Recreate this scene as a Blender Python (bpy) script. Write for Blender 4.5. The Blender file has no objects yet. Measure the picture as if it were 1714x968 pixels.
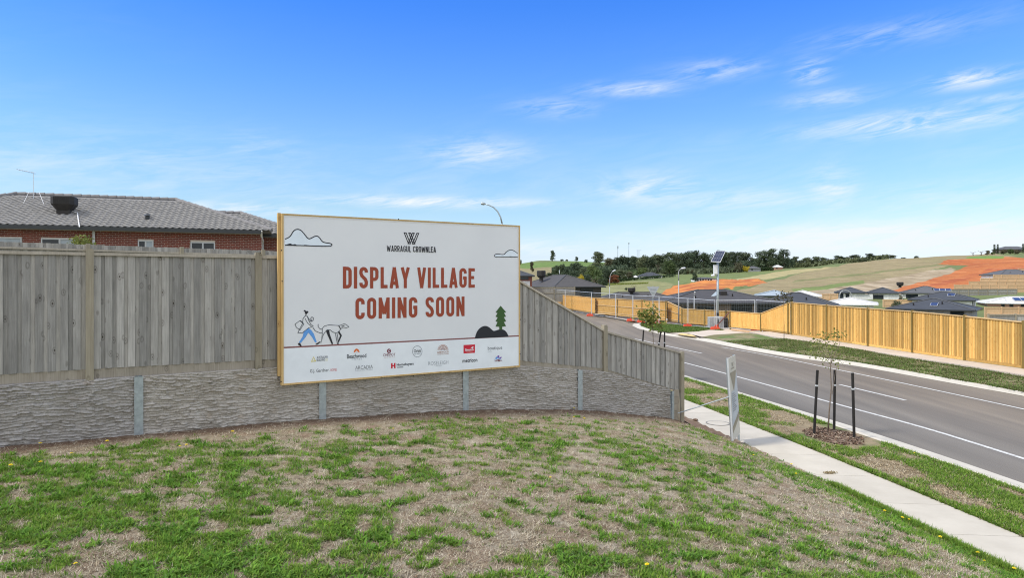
import bpy, bmesh, math, random
import numpy as np
from mathutils import Vector, Matrix
R = math.radians
random.seed(7); rng = np.random.default_rng(7)
SC = bpy.context.scene
COL = SC.collection

# ------------------------------------------------------------------ camera
H, HZ, F, W0, H0 = 4.2, 471.0, 1143.0, 1714.0, 968.0     # eye height, horizon row, focal length in photo pixels
cd = bpy.data.cameras.new("camera"); cam = bpy.data.objects.new("camera", cd); COL.objects.link(cam)
cam.location = (0, 0, H); cam.rotation_euler = (R(90), 0, 0)
cd.sensor_width = 36; cd.lens = 36 * F / W0; cd.shift_y = -(H0 / 2 - HZ) / W0
cd.clip_start = .1; cd.clip_end = 20000
SC.camera = cam

# ------------------------------------------------------------------ light
SUN_AZ = math.atan2(-.93, -.37); SUN_EL = R(50)
sd = Vector((math.sin(SUN_AZ) * math.cos(SUN_EL), math.cos(SUN_AZ) * math.cos(SUN_EL), math.sin(SUN_EL)))
sl = bpy.data.lights.new("sun", 'SUN'); sl.energy = 1.5; sl.angle = R(10); sl.color = (1, .95, .87)      # the sun stands behind thin high cloud: soft, faint shadows
so = bpy.data.objects.new("sun", sl); COL.objects.link(so); so.rotation_euler = sd.to_track_quat('Z', 'Y').to_euler(); so.location = (-60, -40, 90)
SC.cycles.filter_width = 1.1; SC.cycles.use_denoising = True; SC.cycles.denoising_prefilter = 'NONE'; SC.cycles.use_adaptive_sampling = False; SC.cycles.max_bounces = 5; SC.cycles.diffuse_bounces = 3; SC.cycles.glossy_bounces = 2; SC.cycles.transmission_bounces = 2; SC.cycles.sample_clamp_indirect = 4
SC.view_settings.view_transform = 'Standard'; SC.view_settings.look = 'None'
SC.view_settings.exposure = 1.15; SC.view_settings.gamma = 1

# ------------------------------------------------------------------ node helpers
class NT:
    def __init__(s, tree): s.t = tree; s.n = tree.nodes; s.l = tree.links
    def new(s, kind, **kw):
        nd = s.n.new(kind)
        for k, v in kw.items(): setattr(nd, k, v)
        return nd
    def put(s, sock, v):
        if isinstance(v, bpy.types.NodeSocket): s.l.new(v, sock)
        else:
            if hasattr(sock.default_value, '__len__') and not hasattr(v, '__len__'): v = (v,) * len(sock.default_value)
            if hasattr(sock.default_value, '__len__') and len(sock.default_value) == 4 and len(v) == 3: v = (*v, 1)
            sock.default_value = v
    def math(s, op, a, b=0, c=0, clamp=False):
        nd = s.new('ShaderNodeMath', operation=op, use_clamp=clamp)
        s.put(nd.inputs[0], a); s.put(nd.inputs[1], b); s.put(nd.inputs[2], c)
        return nd.outputs[0]
    def mix(s, f, a, b, blend='MIX'):
        nd = s.new('ShaderNodeMix', data_type='RGBA', blend_type=blend)
        s.put(nd.inputs[0], f); s.put(nd.inputs[6], a); s.put(nd.inputs[7], b)
        return nd.outputs[2]
    def noise(s, vec, scale, detail=4, rough=.55, dist=0, dim='3D'):
        nd = s.new('ShaderNodeTexNoise', noise_dimensions=dim)
        if vec is not None: s.l.new(vec, nd.inputs['Vector'])
        s.put(nd.inputs['Scale'], scale); s.put(nd.inputs['Detail'], detail); s.put(nd.inputs['Roughness'], rough); s.put(nd.inputs['Distortion'], dist)
        return nd.outputs[0]
    def voro(s, vec, scale, feature='F1'):
        nd = s.new('ShaderNodeTexVoronoi', feature=feature)
        if vec is not None: s.l.new(vec, nd.inputs['Vector'])
        s.put(nd.inputs['Scale'], scale); return nd.outputs['Distance']
    def ramp(s, f, stops):
        nd = s.new('ShaderNodeValToRGB'); s.put(nd.inputs[0], f)
        while len(nd.color_ramp.elements) < len(stops): nd.color_ramp.elements.new(.5)
        for e, (p, c) in zip(nd.color_ramp.elements, stops):
            e.position = p; e.color = (*c, 1) if hasattr(c, '__len__') else (c, c, c, 1)
        return nd.outputs[0]
    def mrange(s, v, a, b, c=0, d=1):
        nd = s.new('ShaderNodeMapRange'); nd.clamp = True
        for i, x in enumerate((v, a, b, c, d)): s.put(nd.inputs[i], x)
        return nd.outputs[0]
    def mapping(s, vec, scale=(1, 1, 1), loc=(0, 0, 0), rot=(0, 0, 0)):
        nd = s.new('ShaderNodeMapping'); s.l.new(vec, nd.inputs[0])
        s.put(nd.inputs[1], loc); s.put(nd.inputs[2], rot); s.put(nd.inputs[3], scale); return nd.outputs[0]

# ------------------------------------------------------------------ sky
wd = bpy.data.worlds.new("World"); SC.world = wd; wd.use_nodes = True
wn = NT(wd.node_tree); wn.n.clear()
sky = wn.new('ShaderNodeTexSky', sky_type='NISHITA', sun_disc=False, sun_elevation=SUN_EL, sun_rotation=SUN_AZ, altitude=200, air_density=1.0, dust_density=.6, ozone_density=2.0)
geo = wn.new('ShaderNodeTexCoord').outputs['Generated']
sx = wn.new('ShaderNodeSeparateXYZ'); wn.l.new(geo, sx.inputs[0])
el = wn.math('ARCSINE', sx.outputs[2]); az = wn.math('ARCTAN2', sx.outputs[0], sx.outputs[1])
tint = wn.ramp(wn.math('DIVIDE', el, .5 / .5, clamp=True), [(0, (.59, .74, 1.04)), (.035, (.51, .57, .77)), (.105, (.51, .59, .65)), (.19, (.475, .635, .76)), (.275, (.34, .585, .92)), (.385, (.20, .50, 1.02)), (1, (.24, .58, 1.0))])
skc = wn.mix(1.0, sky.outputs[0], tint, 'MULTIPLY')
comb = wn.new('ShaderNodeCombineXYZ'); wn.l.new(az, comb.inputs[0]); wn.l.new(el, comb.inputs[1])
warp = wn.mapping(comb.outputs[0], scale=(1, 1, 1), rot=(0, 0, R(-8)))
fine = wn.noise(wn.mapping(warp, scale=(8, 38, 1)), 1.0, 8, .62, 1.1)
wide = wn.noise(wn.mapping(warp, scale=(2.2, 9, 1), loc=(3, 1, 0)), 1.0, 5, .55, .5)
strk = wn.noise(wn.mapping(warp, scale=(15, 100, 1), loc=(7, 2, 0)), 1.0, 7, .6, 1.6)
mask = None
for px, py, w, h, k in [(1625, 132, 50, 11, 1.0), (1530, 205, 130, 15, 1.0), (1360, 117, 26, 18, .8), (1060, 148, 80, 11, .6), (1200, 118, 62, 14, .55), (1085, 318, 80, 22, .75), (1250, 335, 130, 18, .5), (1390, 318, 34, 30, .8),
                         (800, 255, 80, 22, .62), (720, 338, 190, 9, .95), (400, 350, 110, 10, .9), (1480, 395, 330, 22, .8), (930, 180, 60, 14, .5), (1390, 165, 60, 12, .5), (1500, 55, 120, 16, .30), (430, 250, 60, 30, .25), (1660, 165, 60, 6, .6), (250, 290, 320, 60, .22), (900, 415, 90, 14, .7), (1600, 330, 160, 26, .35)]:
    a0 = math.atan((px - 857) / F); e0 = math.atan((HZ - py) / math.hypot(F, px - 857))
    q = wn.math('ADD', wn.math('POWER', wn.math('ABSOLUTE', wn.math('MULTIPLY', wn.math('SUBTRACT', az, a0), F / w)), 2), wn.math('POWER', wn.math('ABSOLUTE', wn.math('MULTIPLY', wn.math('SUBTRACT', el, e0), F / h)), 2))
    g = wn.math('MULTIPLY', wn.math('EXPONENT', wn.math('MULTIPLY', q, -1.0)), k)
    mask = g if mask is None else wn.math('MAXIMUM', mask, g)
body = wn.math('MULTIPLY', mask, wn.mrange(wn.math('ADD', wn.math('MULTIPLY', fine, .6), wn.math('MULTIPLY', strk, .4)), .40, .60))
veil = wn.math('MULTIPLY', wn.math('MULTIPLY', wn.mrange(wide, .44, .78), wn.math('MULTIPLY', wn.mrange(fine, .35, .7), .30)), wn.mrange(el, .36, .12))
low = wn.math('ADD', wn.math('MULTIPLY', wn.mrange(el, .10, 0), .20), wn.math('MULTIPLY', wn.math('EXPONENT', wn.math('MULTIPLY', wn.math('ADD', wn.math('POWER', wn.math('ABSOLUTE', wn.math('MULTIPLY', wn.math('SUBTRACT', az, .62), 2.6)), 2), wn.math('POWER', wn.math('ABSOLUTE', wn.math('MULTIPLY', wn.math('SUBTRACT', el, .048), 38)), 2)), -1)), wn.mrange(wide, .3, .6, .25, .65)))
# unseen thin cloud sheet, added overhead and behind the viewer to light shaded faces
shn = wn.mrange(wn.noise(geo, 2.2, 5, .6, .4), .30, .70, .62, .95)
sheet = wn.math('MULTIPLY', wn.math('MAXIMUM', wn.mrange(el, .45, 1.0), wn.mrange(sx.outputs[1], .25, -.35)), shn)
cl = wn.math('ADD', wn.math('ADD', wn.math('MULTIPLY', body, 1.0), veil), low, clamp=True)
CLOUD = wn.new('ShaderNodeRGB'); CLOUD.outputs[0].default_value = (3.5, 3.75, 3.95, 1)
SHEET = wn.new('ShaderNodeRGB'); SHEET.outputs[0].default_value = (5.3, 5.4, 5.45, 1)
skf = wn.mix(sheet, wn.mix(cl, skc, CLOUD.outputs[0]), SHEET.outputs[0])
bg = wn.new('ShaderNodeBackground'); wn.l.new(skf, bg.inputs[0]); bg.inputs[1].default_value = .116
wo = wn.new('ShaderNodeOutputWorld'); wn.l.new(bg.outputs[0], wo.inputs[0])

# ------------------------------------------------------------------ maths helpers
def U(px, py, Y): return Vector(((px - 857) / F * Y, Y, H - (py - HZ) / F * Y))         # the point a ray through photo pixel meets at depth Y
def G(px, py, z):                                                                      # ... and where it meets height z
    Y = (H - z) * F / (py - HZ); return Vector(((px - 857) / F * Y, Y, z))
def _h(ix, iy, s):
    v = np.sin(ix * 127.1 + iy * 311.7 + s * 74.7) * 43758.5453; return v - np.floor(v)
def vn(x, y, s=0):
    x = np.asarray(x, float); y = np.asarray(y, float)
    ix, iy = np.floor(x), np.floor(y); fx, fy = x - ix, y - iy
    fx = fx * fx * (3 - 2 * fx); fy = fy * fy * (3 - 2 * fy)
    a, b, c, d = _h(ix, iy, s), _h(ix + 1, iy, s), _h(ix, iy + 1, s), _h(ix + 1, iy + 1, s)
    return (a * (1 - fx) + b * fx) * (1 - fy) + (c * (1 - fx) + d * fx) * fy
def fbm(x, y, s=0, o=4):
    r, a, t = 0, .5, 0
    for i in range(o): r = r + a * vn(x * 2 ** i, y * 2 ** i, s + i * 13); t += a; a *= .5
    return r / t
def inpoly(x, y, P):
    r = np.zeros(np.shape(x), bool); n = len(P); j = n - 1
    for i in range(n):
        xi, yi = P[i]; xj, yj = P[j]
        r ^= ((yi > y) != (yj > y)) & (x < (xj - xi) * (y - yi) / ((yj - yi) or 1e-9) + xi); j = i
    return r

# ------------------------------------------------------------------ materials
def base_mat(name):
    m = bpy.data.materials.new(name); m.use_nodes = True
    t = NT(m.node_tree); return m, t, t.n['Principled BSDF']
def mat(name, c, c2=None, rough=.75, scale=6, detail=5, stretch=(1, 1, 1), bump=0, bscale=60, metal=0, spec=.4, rnd=0, lo=.35, hi=.65, bdist=.01, coat=0):
    m, t, b = base_mat(name)
    co = t.new('ShaderNodeTexCoord').outputs['Object']
    c2 = c2 or tuple(x * .78 for x in c)
    f = t.mrange(t.noise(t.mapping(co, scale=stretch), scale, detail, .6), lo, hi)
    colr = t.mix(f, c2, c)
    if rnd:
        oi = t.new('ShaderNodeObjectInfo')
        colr = t.mix(1.0, colr, t.ramp(oi.outputs['Random'], [(0, (1 - rnd,) * 3), (.5, (1, 1, 1)), (1, (1 + rnd * .6, 1 + rnd * .55, 1 + rnd * .5))]), 'MULTIPLY')
    t.put(b.inputs['Base Color'], colr); b.inputs['Roughness'].default_value = rough; b.inputs['Metallic'].default_value = metal
    b.inputs['Specular IOR Level'].default_value = spec
    if bump:
        bn = t.new('ShaderNodeBump'); bn.inputs['Strength'].default_value = bump; bn.inputs['Distance'].default_value = bdist
        t.l.new(t.noise(t.mapping(co, scale=stretch), bscale, 4, .6), bn.inputs['Height']); t.l.new(bn.outputs[0], b.inputs['Normal'])
    return m
def attr_mat(name, rough=.9, scale=30, amp=.3, bump=0, bscale=80, bdist=.02, scale2=0, trans=0):
    m, t, b = base_mat(name)
    co = t.new('ShaderNodeTexCoord').outputs['Object']
    a = t.new('ShaderNodeAttribute', attribute_name='Col').outputs['Color']
    f = t.noise(co, scale, 6, .65)
    if scale2: f = t.math('ADD', t.math('MULTIPLY', f, .5), t.math('MULTIPLY', t.noise(co, scale2, 5, .6), .5))
    colr = t.mix(1.0, a, t.ramp(f, [(.25, (1 - amp,) * 3), (.75, (1 + amp,) * 3)]), 'MULTIPLY')
    t.put(b.inputs['Base Color'], colr); b.inputs['Roughness'].default_value = rough; b.inputs['Specular IOR Level'].default_value = .2
    if bump:
        bn = t.new('ShaderNodeBump'); bn.inputs['Strength'].default_value = bump; bn.inputs['Distance'].default_value = bdist
        t.l.new(t.noise(co, bscale, 5, .65), bn.inputs['Height']); t.l.new(bn.outputs[0], b.inputs['Normal'])
    if trans:
        tr = t.new('ShaderNodeBsdfTranslucent'); t.put(tr.inputs[0], colr)
        mx = t.new('ShaderNodeMixShader'); mx.inputs[0].default_value = trans
        t.l.new(b.outputs[0], mx.inputs[1]); t.l.new(tr.outputs[0], mx.inputs[2])
        t.l.new(mx.outputs[0], t.n['Material Output'].inputs[0])
    return m
def wood_mat(name, c, c2, knot, rnd=.2, gs=1.0, knots=True):
    m, t, b = base_mat(name)
    co = t.new('ShaderNodeTexCoord').outputs['Object']; oi = t.new('ShaderNodeObjectInfo').outputs['Random']
    sh = t.new('ShaderNodeVectorMath', operation='ADD'); t.l.new(co, sh.inputs[0])
    cx = t.new('ShaderNodeCombineXYZ'); t.put(cx.inputs[0], t.math('MULTIPLY', oi, 37)); t.put(cx.inputs[2], t.math('MULTIPLY', oi, 91)); t.l.new(cx.outputs[0], sh.inputs[1])
    v = sh.outputs[0]
    grain = t.noise(t.mapping(v, scale=(60 * gs, 60 * gs, 2.2 * gs)), 1.0, 5, .6, .6)
    blot = t.noise(t.mapping(v, scale=(5, 5, 1.6)), 1.0, 4, .6)
    f = t.math('ADD', t.math('MULTIPLY', grain, .55), t.math('MULTIPLY', blot, .45))
    colr = t.mix(t.mrange(f, .36, .64), c2, c)
    if knots:
        kd = t.voro(t.mapping(v, scale=(7, 7, 3.6)), 1.0)
        kw = t.math('ADD', kd, t.math('MULTIPLY', t.noise(v, 30, 3), .12))
        colr = t.mix(t.mrange(kw, .165, .10), colr, knot)
        ring = t.math('MULTIPLY', t.mrange(kw, .30, .24), t.mrange(kw, .17, .22))
        colr = t.mix(t.math('MULTIPLY', ring, .4), colr, knot)
    colr = t.mix(1.0, colr, t.ramp(oi, [(0, (1 - rnd,) * 3), (.4, (1 - rnd * .2,) * 3), (.7, (1 + rnd * .35, 1 + rnd * .3, 1 + rnd * .22)), (1, (1 + rnd, 1 + rnd * .95, 1 + rnd * .9))]), 'MULTIPLY')
    t.put(b.inputs['Base Color'], colr); b.inputs['Roughness'].default_value = .88; b.inputs['Specular IOR Level'].default_value = .2
    bn = t.new('ShaderNodeBump'); bn.inputs['Strength'].default_value = .35; bn.inputs['Distance'].default_value = .006
    t.l.new(grain, bn.inputs['Height']); t.l.new(bn.outputs[0], b.inputs['Normal'])
    return m
M = {}
M['grey_wood'] = wood_mat('weathered_paling', (.415, .40, .365), (.245, .235, .215), (.070, .058, .046), .26)
M['post_wood'] = wood_mat('weathered_post', (.36, .32, .24), (.25, .22, .16), (.10, .08, .05), .1)
M['cap_wood'] = wood_mat('weathered_capping', (.50, .45, .37), (.36, .32, .255), (.12, .10, .08), .12, knots=False)
M['plinth_wood'] = wood_mat('weathered_plinth', (.40, .355, .285), (.27, .235, .18), (.08, .07, .055), .1)
M['yellow_wood'] = wood_mat('treated_pine_paling', (.66, .415, .135), (.51, .29, .08), (.30, .15, .045), .42, knots=True)
M['yellow_post'] = wood_mat('treated_pine_post', (.27, .19, .06), (.19, .125, .035), (.2, .11, .03), .12, knots=False)
M['yellow_cap'] = wood_mat('treated_pine_capping', (.70, .50, .26), (.58, .38, .17), (.3, .15, .05), .1, knots=False)
M['tan_wood'] = wood_mat('tan_boards', (.68, .47, .29), (.55, .36, .20), (.3, .15, .05), .1, knots=False)
M['frame_wood'] = wood_mat('pine_frame', (.66, .47, .22), (.52, .34, .13), (.25, .13, .05), .08, gs=.6)
M['concrete'] = mat('path_concrete', (.54, .495, .415), (.44, .40, .33), .9, 1.1, 8, bump=.15, bscale=150, lo=.3, hi=.7, rnd=.06)
M['path_far'] = mat('far_path_concrete', (.58, .50, .41), (.50, .42, .34), .9, .8, 7, bump=.1, bscale=120)
M['kerb'] = mat('kerb_concrete', (.56, .52, .44), (.46, .425, .36), .88, 2.5, 7, bump=.15, bscale=120, lo=.25, hi=.7)
M['mortar'] = mat('mortar', (.66, .58, .49), (.56, .49, .41), .95, 20)
M['brick'] = mat('red_brick', (.225, .052, .033), (.12, .034, .027), .9, 3.4, 2, stretch=(1, 1, 3), bump=.2, bscale=80, lo=.3, hi=.7)
M['roof_tile'] = mat('grey_concrete_tile', (.285, .275, .262), (.215, .207, .198), .75, 3, 5, bump=.1, bscale=90, spec=.2)
M['ridge'] = mat('ridge_tile', (.22, .21, .21), (.16, .155, .155), .7, 5)
M['gutter'] = mat('dark_gutter', (.030, .034, .036), (.022, .025, .027), .4, 3, spec=.5)
M['white_trim'] = mat('white_trim', (.78, .78, .77), (.7, .7, .69), .5, 8)
M['alu'] = mat('grey_window_frame', (.56, .58, .60), (.48, .5, .52), .4, 5)
M['glass'] = mat('window_glass', (.030, .038, .045), (.015, .02, .025), .06, .9, 3, spec=.35)
M['blind'] = mat('roller_blind', (.42, .47, .52), (.36, .41, .45), .7, 4)
M['black'] = mat('black_plastic', (.022, .020, .019), (.014, .013, .012), .6, 6)
M['cooler'] = mat('cooler_plastic', (.034, .030, .027), (.022, .019, .017), .65, 5)
M['galv'] = mat('galvanised_steel', (.46, .51, .52), (.33, .37, .385), .42, 14, 4, metal=.55, bump=.05, bscale=200)
M['galv_l'] = mat('bright_galvanised', (.66, .68, .69), (.56, .58, .59), .42, 8, 4, metal=.25)
M['white_pole'] = mat('pale_painted_pole', (.38, .39, .39), (.33, .33, .33), .45, 4)
M['white_paint'] = mat('white_paint', (.80, .80, .79), (.74, .74, .73), .5, 4)
M['line'] = mat('road_line_paint', (.68, .67, .63), (.38, .37, .35), .8, 7, 8, lo=.30, hi=.68)
M['stake'] = mat('black_stake', (.030, .026, .023), (.016, .014, .013), .85, 14, stretch=(1, 1, .2), bump=.3, bscale=60)
M['bark'] = mat('sapling_bark', (.24, .19, .145), (.14, .105, .08), .9, 30, stretch=(1, 1, .4), bump=.3)
M['trunk'] = mat('tree_trunk', (.20, .165, .13), (.11, .09, .07), .95, 1)
M['orange_foot'] = mat('orange_plastic', (.72, .10, .045), (.58, .07, .03), .5, 5)
M['soil_red'] = mat('mulch', (.22, .145, .10), (.12, .08, .055), 1, 12, 6, bump=.6, bscale=40, bdist=.03)
M['asphalt'] = None
M['yellow_tactile'] = mat('tactile_yellow', (.70, .52, .18), (.6, .45, .2), .8, 9)
def leaf_mat(name, c, c2, sc=.8, rnd=.25, trans=.25):
    m, t, b = base_mat(name)
    co = t.new('ShaderNodeTexCoord').outputs['Object']; oi = t.new('ShaderNodeObjectInfo').outputs['Random']
    f = t.mrange(t.noise(co, sc, 4, .65), .32, .68)
    colr = t.mix(f, c2, c)
    colr = t.mix(1.0, colr, t.ramp(oi, [(0, (1 - rnd, 1 - rnd, 1 - rnd)), (.5, (1, 1, 1)), (1, (1 + rnd, 1 + rnd * .7, 1 + rnd * .3))]), 'MULTIPLY')
    t.put(b.inputs['Base Color'], colr); b.inputs['Roughness'].default_value = .7; b.inputs['Specular IOR Level'].default_value = .25
    tr = t.new('ShaderNodeBsdfTranslucent'); t.put(tr.inputs[0], colr)
    mx = t.new('ShaderNodeMixShader'); mx.inputs[0].default_value = trans
    t.l.new(b.outputs[0], mx.inputs[1]); t.l.new(tr.outputs[0], mx.inputs[2]); t.l.new(mx.outputs[0], t.n['Material Output'].inputs[0])
    return m
M['leaf_gum'] = leaf_mat('gum_foliage', (.14, .165, .088), (.082, .106, .058), 6)
M['leaf_dark'] = leaf_mat('dark_evergreen_foliage', (.085, .115, .062), (.050, .074, .042), 6)
M['leaf_mid'] = leaf_mat('green_foliage', (.12, .165, .060), (.072, .108, .040), 6)
M['leaf_olive'] = leaf_mat('olive_foliage', (.14, .135, .075), (.085, .082, .045), 6)
M['leaf_yellow'] = leaf_mat('yellow_foliage', (.52, .40, .03), (.34, .28, .03), 6, .1)
M['leaf_red'] = leaf_mat('autumn_foliage', (.26, .10, .045), (.14, .06, .03), 6, .1)
M['leaf_sap'] = leaf_mat('sapling_foliage', (.25, .28, .065), (.14, .16, .04), 8, .1, .35)
M['hedge'] = leaf_mat('hedge_foliage', (.050, .085, .030), (.028, .050, .018), 1.2, .1)
M['lime'] = leaf_mat('lime_foliage', (.24, .30, .035), (.14, .19, .03), 1.2, .1)

# ------------------------------------------------------------------ object helpers
WL = {}
def tag(o, label=None, cat=None, group=None, kind=None):
    if label: o['label'] = label
    if cat: o['category'] = cat
    if group: o['group'] = group
    if kind: o['kind'] = kind
    return o
def thing(name, label, cat, loc, group=None):
    o = bpy.data.objects.new(name, None); COL.objects.link(o); o.location = loc; o.empty_display_size = .2
    WL[o.name] = Vector(loc); return tag(o, label, cat, group)
class MB:
    def __init__(s): s.v = []; s.f = []; s.c = None
    def box(s, c, sx, sy, sz, ax=None):                       # centre, full sizes, axes
        ax = ax or (Vector((1, 0, 0)), Vector((0, 1, 0)), Vector((0, 0, 1)))
        c = Vector(c); n = len(s.v)
        for k in (-.5, .5):
            for j in (-.5, .5):
                for i in (-.5, .5): s.v.append(c + ax[0] * (i * sx) + ax[1] * (j * sy) + ax[2] * (k * sz))
        for f in ((0, 2, 3, 1), (4, 5, 7, 6), (0, 1, 5, 4), (2, 6, 7, 3), (0, 4, 6, 2), (1, 3, 7, 5)): s.f.append(tuple(n + q for q in f))
        return s
    def bar(s, p, q, w, d, up=Vector((0, 0, 1))):             # rectangular bar from p to q
        p, q = Vector(p), Vector(q); z = (q - p); L = z.length; z.normalize()
        x = up.cross(z)
        if x.length < 1e-4: x = Vector((1, 0, 0))
        x.normalize(); y = z.cross(x)
        return s.box((p + q) / 2, w, d, L, (x, y, z))
    def tube(s, pts, r, n=8, cap=True):
        pts = [Vector(p) for p in pts]; rs = r if hasattr(r, '__len__') else [r] * len(pts)
        base = len(s.v)
        for i, p in enumerate(pts):
            d = (pts[min(i + 1, len(pts) - 1)] - pts[max(i - 1, 0)]).normalized()
            x = d.orthogonal() if abs(d.z) < .99 else Vector((1, 0, 0)); x = (x - d * x.dot(d)).normalized(); y = d.cross(x)
            if abs(d.z) < .99:
                x = d.cross(Vector((0, 0, 1))).normalized(); y = d.cross(x)
            for k in range(n):
                a = 2 * math.pi * k / n; s.v.append(p + (x * math.cos(a) + y * math.sin(a)) * rs[i])
        for i in range(len(pts) - 1):
            for k in range(n):
                k2 = (k + 1) % n; s.f.append((base + i * n + k, base + i * n + k2, base + (i + 1) * n + k2, base + (i + 1) * n + k))
        if cap:
            s.f.append(tuple(base + k for k in range(n))[::-1]); s.f.append(tuple(base + (len(pts) - 1) * n + k for k in range(n)))
        return s
    def quad(s, *p):
        n = len(s.v); s.v += [Vector(q) for q in p]; s.f.append(tuple(range(n, n + len(p)))); return s
    def prism(s, poly, off):                                  # polygon (3D points) extruded by vector off
        n = len(s.v); k = len(poly); off = Vector(off)
        s.v += [Vector(p) for p in poly] + [Vector(p) + off for p in poly]
        s.f.append(tuple(range(n, n + k))[::-1]); s.f.append(tuple(range(n + k, n + 2 * k)))
        for i in range(k): j = (i + 1) % k; s.f.append((n + i, n + j, n + k + j, n + k + i))
        return s
    def mesh(s, name, m, org=Vector((0, 0, 0)), smooth=False):
        me = bpy.data.meshes.new(name); me.from_pydata([tuple(v - org) for v in s.v], [], s.f)
        if smooth: me.polygons.foreach_set('use_smooth', [True] * len(me.polygons))
        if m: me.materials.append(m)
        me.update(); return me
def link(name, me, parent=None, loc=(0, 0, 0)):
    o = bpy.data.objects.new(name, me); COL.objects.link(o); o.location = loc
    if parent is not None: o.parent = parent; WL[o.name] = WL[parent.name] + Vector(loc)
    else: WL[o.name] = Vector(loc)
    return o
def part(name, mb, m, parent, smooth=False, kind=None, label=None):
    org = WL[parent.name] if parent is not None else Vector((0, 0, 0))
    o = link(name, mb.mesh(name, m, org, smooth), parent)
    if kind: o['kind'] = kind
    if label: o['label'] = label
    return o
def np_mesh(name, V, Fc, m, cols=None, smooth=False):
    """V (n,3), Fc (k,3|4)"""
    me = bpy.data.meshes.new(name); k = Fc.shape[1]
    me.vertices.add(len(V)); me.vertices.foreach_set('co', np.ascontiguousarray(V, dtype=np.float32).ravel())
    me.loops.add(Fc.size); me.loops.foreach_set('vertex_index', np.ascontiguousarray(Fc, dtype=np.int32).ravel())
    me.polygons.add(len(Fc)); me.polygons.foreach_set('loop_start', np.arange(0, Fc.size, k, dtype=np.int32)); me.polygons.foreach_set('loop_total', np.full(len(Fc), k, dtype=np.int32))
    if smooth: me.polygons.foreach_set('use_smooth', np.ones(len(Fc), bool))
    me.update(calc_edges=True)
    if cols is not None:
        a = me.color_attributes.new('Col', 'FLOAT_COLOR', 'POINT'); c = np.ones((len(V), 4), np.float32); c[:, :3] = cols; a.data.foreach_set('color', c.ravel())
    me.materials.append(m); return me
def grid_faces(nu, nv):
    i, j = np.meshgrid(np.arange(nu - 1), np.arange(nv - 1), indexing='ij'); a = (i * nv + j).ravel()
    return np.stack([a, a + nv, a + nv + 1, a + 1], 1)
def copy_tree(o, loc=None, parent=None):
    c = o.copy(); COL.objects.link(c)
    if parent is not None: c.parent = parent
    if loc is not None: c.location = loc
    for ch in list(o.children): copy_tree(ch, None, c)
    return c
def ngon_mesh(name, pts, m):
    bm = bmesh.new(); vs = [bm.verts.new(p) for p in pts]; f = bm.faces.new(vs); bm.normal_update()
    if f.normal.z < 0: f.normal_flip()
    bmesh.ops.triangulate(bm, faces=[f]); me = bpy.data.meshes.new(name); bm.to_mesh(me); bm.free(); me.materials.append(m); return me

# ------------------------------------------------------------------ road corridor lines (x as a function of depth)
def line(pxs, z, near=None, far=None):
    P = sorted([tuple(G(a, b, z)[:2]) for a, b in pxs], key=lambda q: q[1])
    P = (near or []) + P + (far or [])
    P.sort(key=lambda q: q[1])
    ys = np.array([p[1] for p in P]); xs = np.array([p[0] for p in P])
    k = np.linspace(ys[0], ys[-1], 160); v = np.interp(k, ys, xs)                      # smoothed
    ker = np.ones(9) / 9; vp = np.pad(v, 4, mode='reflect', reflect_type='odd'); v = np.convolve(vp, ker, 'valid')
    return lambda y: np.interp(y, k, v)
path_r = line([(1147.5, 669.3), (1220, 697.8), (1282, 722), (1364, 755.5), (1427, 779), (1480, 802), (1551, 832), (1628, 865.6), (1714, 899)], .12, [(9.9, -15), (9.3, 0), (8.8, 6)], [(4.55, 30), (1.9, 42), (-4.5, 62), (-16, 90)])
path_l = lambda y: path_r(y) - 1.37 - .004 * np.maximum(0, np.asarray(y) - 15)
kerb_b = line([(1146.7, 633), (1220, 655), (1321, 688.6), (1427, 724), (1544, 763), (1651, 801), (1714, 822)], .12, [(11.6, -15), (11.0, 0), (10.6, 6)], [(5.8, 36), (3.4, 45), (-1.6, 60), (-13.5, 90)])
kerb_f = line([(1146.7, 629), (1219, 651), (1291, 673.5), (1361, 693.6), (1427, 714.5), (1544, 751), (1628, 781), (1714, 809.5)], 0, [(12.35, -15), (11.75, 0), (11.3, 6)], [(6.6, 36), (4.2, 45), (-.8, 60), (-12.7, 90)])
near_line = line([(1147, 608), (1217, 626.4), (1340, 660), (1431, 685.5), (1544, 715), (1714, 768.6)], 0, [(13.9, -15), (13.3, 0)], [(7.9, 40)])
far_line = line([(1208, 581.5), (1290.7, 596), (1391, 617), (1502, 640), (1714, 685.5)], 0, [(19.6, -15), (18.9, 0)])
fk_f = line([(1187, 573.5), (1240, 584.6), (1291, 593.4), (1341, 601.3), (1427, 611.7), (1544, 633), (1645, 651.5), (1714, 663.3)], 0, [(21.5, -15), (20.9, 0), (19.8, 14)])
fk_b = line([(1187, 567.5), (1240.5, 577.9), (1290.7, 587.4), (1341, 595.0), (1427, 605.6), (1544, 626.4), (1645, 644.8), (1714, 657.0)], .12, [(22.2, -15), (21.6, 0), (20.45, 14)])
vt = [(1195, 561), (1247, 557.8), (1267, 558.6), (1299, 565.3), (1332.6, 568.7), (1357.7, 572.8), (1427, 583.2), (1477, 591.3), (1557.6, 603.8), (1619.6, 612.2), (1714, 629)]   # grass / far path
fb = [(1324, 560.3), (1427, 575.4), (1527.5, 590.4), (1618, 603.9), (1714, 617)]                                                                                               # foot of the yellow fence

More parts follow.
